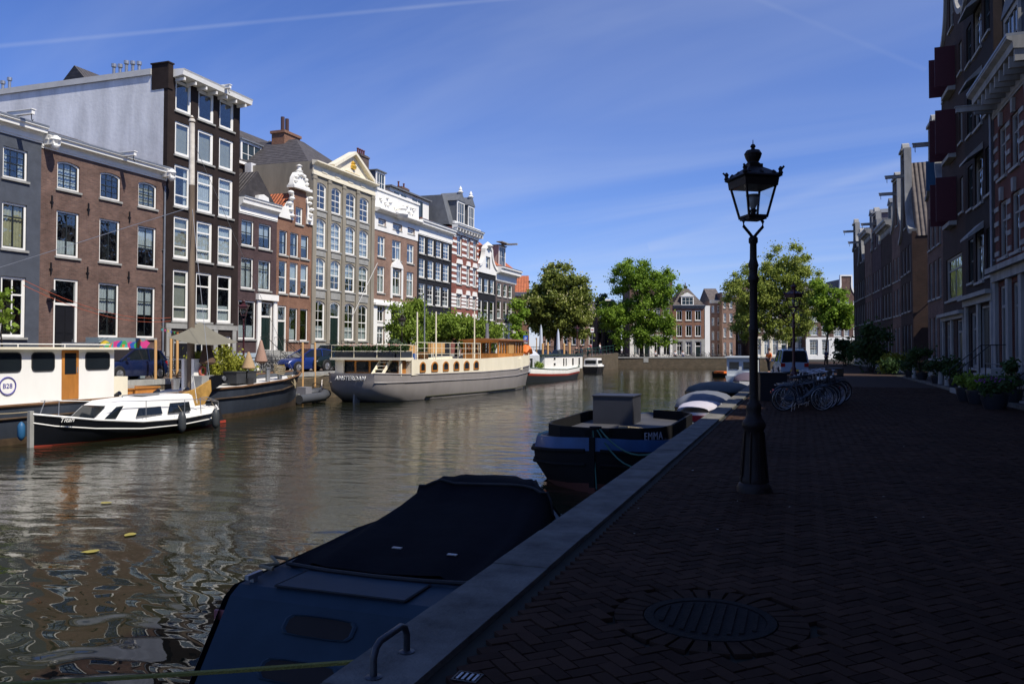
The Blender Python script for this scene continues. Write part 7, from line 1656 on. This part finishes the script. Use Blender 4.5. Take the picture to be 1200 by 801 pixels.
# ================================================================== POSTS, SIGNS, RAILINGS
for i, (px, y0, y1, X, lb) in enumerate(((178.5, 398, 440, -28.3, 'tan timber mooring post left of the pair by the mast barge'), (196.5, 396, 439, -28.3, 'tan timber mooring post, left one of the pair by the mast'), (204, 396, 438, -28.3, 'tan timber mooring post, right one of the pair by the mast'),
        (351.5, 401, 434, -28.2, 'tan mooring post in front of the blue car'), (366, 401, 434, -28.2, 'tan mooring post between the blue car and the green car'))):
    Y, zt = onX(px, y0, X); tag(part('mooring_post', MB().lathe([(.065, -2.5), (.065, zt-.05), (.04, zt)], n=10), wood2, smooth=True, loc=(X+.2, Y, 0)), lb, 'post', 'timber mooring posts')
for i, (px, y0, D, lb) in enumerate(((636, 402, 96, 'timber post left of the white houseboat roof'), (642, 401, 96, 'timber post standing just right of the leftmost houseboat post'), (661, 402, 98, 'middle timber post behind the houseboat cabin'), (667.5, 401, 98, 'thick timber post behind the houseboat cabin'))):
    x, y, zt = atD(px, y0, D); tag(part('mooring_post', MB().lathe([(.13, -2.5), (.13, zt-.05), (.09, zt)], n=10), wood2, smooth=True, loc=(x, y, 0)), lb, 'post', 'timber mooring posts')
# white posts / flags under the chestnut
for px, y0, y1, D, lb in ((634, 380, 408, 104, 'pale furled parasol left of the chestnut trunk'), (654, 385, 405, 106, 'pale blue furled parasol near the chestnut trunk')):
    x, y, zt = atD(px, y0, D); t = thing('parasol', lb, 'parasol', (x, y, LZ)); part('canopy', MB().lathe([(.02, zt-LZ), (.16, zt-.9), (.28, 1.4), (.1, 1.2), (.04, .9)], n=8), mat('pale blue canvas', (.5, .55, .62), .8), t, smooth=True); part('pole', MB().tube([(0, 0, 0), (0, 0, 1.4)], .03, 6), steel, t)
# green railing on the ramp and blue traffic signs
tr_ = thing('bridge_railing', 'dark green railing on top of the ramp wall', 'railing', (LX-.2, yA, 0), pi/2)
for k in range(13): part('post', MB().tube([(k*2.4+.2, 0, LZ+k*.08), (k*2.4+.2, 0, LZ+1.15+k*.08)], .04, 6), mat('dark green iron', (.01, .05, .04), .5), tr_)
part('handrail', MB().tube([(0, 0, LZ+1.15), (29.5, 0, LZ+2.15)], .04, 6).tube([(0, 0, LZ+.65), (29.5, 0, LZ+1.65)], .025, 6), MATS['dark green iron'], tr_)
tr_ = thing('bridge_railing', 'dark green railing with thin bars left of the chestnut', 'railing', (*atD(614, 0, 120)[:2], LZ), AL)
for k in range(22): part('post', MB().tube([(k*.24, 0, 0), (k*.24, 0, 1.9)], .025, 5), MATS['dark green iron'], tr_)
part('handrail', MB().tube([(0, 0, 1.9), (5.1, 0, 1.9)], .04, 6), MATS['dark green iron'], tr_)
for px, y0, D, lb, cc in ((616, 396, 90, 'blue and white parking sign at the end of the sunlit row', mat('sign blue', (.02, .10, .5), .4)), (694, 386, 118, 'white sign with red edge on the bridge ramp', white)):
    x, y, zt = atD(px, y0, D); t = thing('traffic_sign', lb, 'sign', (x, y, LZ), AL); part('pole', MB().tube([(0, 0, 0), (0, 0, zt)], .04, 6), steel, t)
    b = part('sign_plate', MB().box(-.25, .25, -.06, -.03, zt-.7, zt), cc, t)
    if cc is not white: txt('sign_letter', 'P', .55, white, b, (0, -.062, zt-.56), (pi/2, 0, 0), .002)
    else: part('sign_bar', MB().box(-.18, .18, -.07, -.061, zt-.42, zt-.28), redw, b)
# graffiti crates / painted bench by the brown house
mb = MB(); t = thing('painted_container', 'long box painted with bright pink, turquoise and yellow graffiti behind the barge roof', 'container', (-31.2, onX(108, 0, -31.2)[0], LZ), 0)
Lg = onX(163, 0, -31.2)[0]-t.location.y
part('box', MB().box(-.4, .4, 0, Lg, 0, 2.0), mat('pale blue grey paint', (.2, .25, .27), .6), t)
gm = [mat('graffiti turquoise', (.05, .40, .38), .6), mat('graffiti pink', (.6, .05, .22), .6), mat('graffiti yellow', (.7, .5, .05), .6), mat('graffiti blue', (.03, .1, .4), .6), mat('graffiti green', (.05, .35, .1), .6), mat('graffiti orange', (.65, .2, .03), .6)]
r = random.Random(31)
for k in range(20):
    c = (Lg*(k+.5)/20, 1.55+r.uniform(-.25, .25)); a0 = r.random()*6; pts = [(c[0]+.36*cos(a0+2*pi*q/9)*r.uniform(.5, 1.1), min(1.98, c[1]+.3*sin(a0+2*pi*q/9)*r.uniform(.5, 1.1))) for q in range(9)]
    part('graffiti_patch', MB().prism(pts, .402+.002*k, .404+.002*k, axis='x'), gm[k % 6], t)
t = thing('storage_box', 'silver grey metal storage box on the quay left of the graffiti', 'box', (-31.2, onX(80, 0, -31.2)[0], LZ)); part('box', MB().box(-.4, .4, 0, 1.6, 0, 1.75), steel, t)
for k in range(4): part('rib', MB().box(.402, .43, .02, 1.58, 1.1+.16*k, 1.16+.16*k), steel, t)
# bunting and orange cables across the facades
ct = mat('orange cable', (.55, .12, .05), .6)
for i, (a, b) in enumerate((((27, 328, -27), (200, 372, -33)), ((27, 334, -27), (200, 376, -33)))):
    A = atX(*a); B = atX(*b); o = rig('cable', A, B, ct, .010, .5); tag(o, ['upper orange cable hanging in front of the brown brick house', 'lower orange cable hanging in front of the brown brick house'][i], 'cable')
A, B = atX(188, 382, -33), atX(214, 388, -30); o = thing('bunting', 'little coloured flags strung beside the mast and the downpipe', 'bunting', tuple(A))
d_ = B-A
part('string', MB().tube([(0, 0, 0), tuple(d_*.5-V((0, 0, .15))), tuple(d_)], .01, 4), rope, o)
for k in range(7): p_ = d_*((k+.5)/7)-V((0, 0, .12)); part('flag', MB().prism([(p_.y-.07, p_.z), (p_.y, p_.z-.14), (p_.y+.07, p_.z)], p_.x, p_.x+.01, axis='x'), gm[k % 6], o)
# lamp bracket mast light on B28 etc
# right side: drain cover, stoop furniture
t = thing('wall_lamp', 'small white lamp on a bracket on the exposed side wall past the side street', 'lamp', (8.6, 61.2, 5.6)); part('bracket', MB().tube([(0, .1, -.5), (0, -.35, 0)], .03, 6), iron, t); part('shade', MB().lathe([(.05, -.12), (.16, -.05), (.12, .08), (.02, .12)], (0, -.4, .05), 10), white, t, smooth=True)
t = thing('awning', 'folded blue white awning on the exposed side wall', 'awning', (8.4, 61.15, 3.6)); part('cloth', MB().box(0, 2.2, -.5, 0, .1, .22), white, t); part('valance', MB().box(0, 2.2, -.5, -.47, -.2, .1), mat('blue cloth', (.03, .05, .2), .8), t)
for i, (px, X, lb) in enumerate(((1176, 6.9, 'dark bench beside the stoop at the right edge'),)):
    Y = onX(px, 0, X)[0]; t = thing('bench', lb, 'bench', (X, Y, .1), pi/2)
    part('seat', MB().box(-.8, .8, -.2, .2, .42, .46), mastw, t); part('backrest', MB().box(-.8, .8, -.24, -.2, .55, .9), mastw, t)
    for s_ in (-.7, .7): part('leg', MB().box(s_-.03, s_+.03, -.24, .18, 0, .42), iron, t)
for i, (px, X, h_, lb) in enumerate(((1110, 6.3, .75, 'pale stone bollard beside the neck gable house pots'), (1102, 6.3, .7, 'grey stone bollard further up the pavement'), (1071, 6.2, .7, 'stone bollard by the side street corner'))):
    Y = onX(px, 0, X)[0]; tag(part('bollard', MB().lathe([(.13, 0), (.11, h_*.9), (.08, h_)], n=10), stone, smooth=True, loc=(X, Y, 0)), lb, 'bollard')
# wall plates and plant on near facades are parts of the houses
# ================================================================== PEOPLE (all far away)
skin = mat('skin', (.45, .26, .19), .6)
def skinned(name, verts, edges, rad, mt, parent, root=0):
    me = bpy.data.meshes.new(name); me.from_pydata(verts, edges, []); o = link(name, me, parent)
    md = o.modifiers.new('s', 'SKIN'); sv = me.skin_vertices[0].data
    for i, r_ in enumerate(rad): sv[i].radius = (r_, r_)
    sv[root].use_root = True
    o.modifiers.new('u', 'SUBSURF').levels = 1
    dg = bpy.context.evaluated_depsgraph_get(); m2 = bpy.data.meshes.new_from_object(o.evaluated_get(dg)); o.modifiers.clear(); o.data = m2
    m2.materials.clear(); m2.materials.append(mt); m2.shade_smooth(); return o
def person(label, loc, rz, top, bot, hair, sit=False, walk=0.0, group=None):
    t = thing('person', label, 'person', loc, rz, group); k = .95
    hz_ = .5 if sit else .95
    def leg(s_, sw):
        if sit: return [(s_*.1, .0, hz_), (s_*.12, -.42, .50), (s_*.12, -.42, .08), (s_*.12, -.56, .04)]
        return [(s_*.09, 0, hz_), (s_*.1, -sw*.22-.02, .52), (s_*.1, -sw*.28+.04, .09), (s_*.1, -sw*.28-.1, .04)]
    tz = hz_+.05
    V_ = [(0, 0, tz), (0, .01, tz+.25), (0, .01, tz+.47), (0, 0, tz+.56), (0, -.02, tz+.67), (0, -.02, tz+.76)]
    E_ = [(0, 1), (1, 2), (2, 3), (3, 4), (4, 5)]; Rd = [.13, .12, .13, .05, .09, .07]
    for s_, sw in ((1, walk), (-1, -walk)):
        b = len(V_); V_ += leg(s_, sw)[:]; E_ += [(0, b), (b, b+1), (b+1, b+2), (b+2, b+3)]; Rd += [.085, .06, .04, .035]
        b = len(V_); V_ += [(s_*.18, 0, tz+.45), (s_*.24, -.02+sw*.1, tz+.17), (s_*.22, -.14+sw*.16, tz-.05), (s_*.21, -.2+sw*.16, tz-.12)]; E_ += [(2, b), (b, b+1), (b+1, b+2), (b+2, b+3)]; Rd += [.05, .04, .03, .03]
    b_ = skinned('body', V_, E_, Rd, skin, t)
    sv = [(0, 0, tz), (0, .01, tz+.25), (0, .01, tz+.46)]; se = [(0, 1), (1, 2)]; sr = [.15, .14, .145]
    for s_, sw in ((1, walk), (-1, -walk)): b = len(sv); sv += [(s_*.18, 0, tz+.45), (s_*.24, -.02+sw*.1, tz+.17)]; se += [(2, b), (b, b+1)]; sr += [.065, .055]
    skinned('shirt', sv, se, sr, top, t)
    sv = [(0, 0, tz-.02)]; se = []; sr = [.145]
    for s_, sw in ((1, walk), (-1, -walk)): b = len(sv); sv += leg(s_, sw)[:3]; se += [(0, b), (b, b+1), (b+1, b+2)]; sr += [.1, .075, .055]
    skinned('trousers', sv, se, sr, bot, t)
    part('hair', MB().lathe([(.02, .12), (.08, .10), (.105, .03), (.1, -.05), (.06, -.1)], (0, .015, tz+.74), 10), hair, t, smooth=True)
    return t
pink = mat('pink shirt', (.65, .15, .17), .8); whs = mat('white shirt', (.7, .7, .7), .8); jean = mat('jeans', (.03, .05, .11), .9); bks = mat('black clothes', (.015, .015, .02), .9); grs = mat('teal coat', (.03, .18, .17), .9); hairb = mat('brown hair', (.05, .03, .02), .8)
for lb, px, D, z, top, bot, sit, wk in (('person in a bright pink shirt standing on the bridge ramp', 691.5, 121, 1.0, pink, bks, False, .3), ('person in black walking on the ramp left of the pink shirt', 681, 122, .95, bks, jean, False, .6), ('person in a teal coat by the green railing', 689.5, 116, .6, grs, bks, False, .2), ('person in dark clothes near the foot of the red lamp post', 675.5, 110, .5, bks, bks, False, .7), ('person in a white shirt right of the pink shirt on the bridge', 703, 123, 1.0, whs, jean, False, .4),
        ('person in a white shirt sitting by the far quay wall under the elm', 768, 130.9, LZ+.0, whs, bks, True, 0), ('person in white sitting on the far quay in front of the red brick house', 800, 130.9, LZ, whs, jean, True, 0), ('person in white leaning back on the far quay, right of the other sitter', 791, 130.9, LZ, whs, bks, True, 0),
        ('person in dark blue walking at the far end of the shaded street', 968, 84, 0, jean, bks, False, .5), ('person in an orange jacket beside the white cabin boat', 901, 60, 0, MATS['orange tarpaulin'], bks, False, .2)):
    x, y, _ = atD(px, 0, D); person(lb, (x, y, z), AL+R(rnd.uniform(-60, 60)) if not sit else AL, top, bot, hairb, sit, wk)
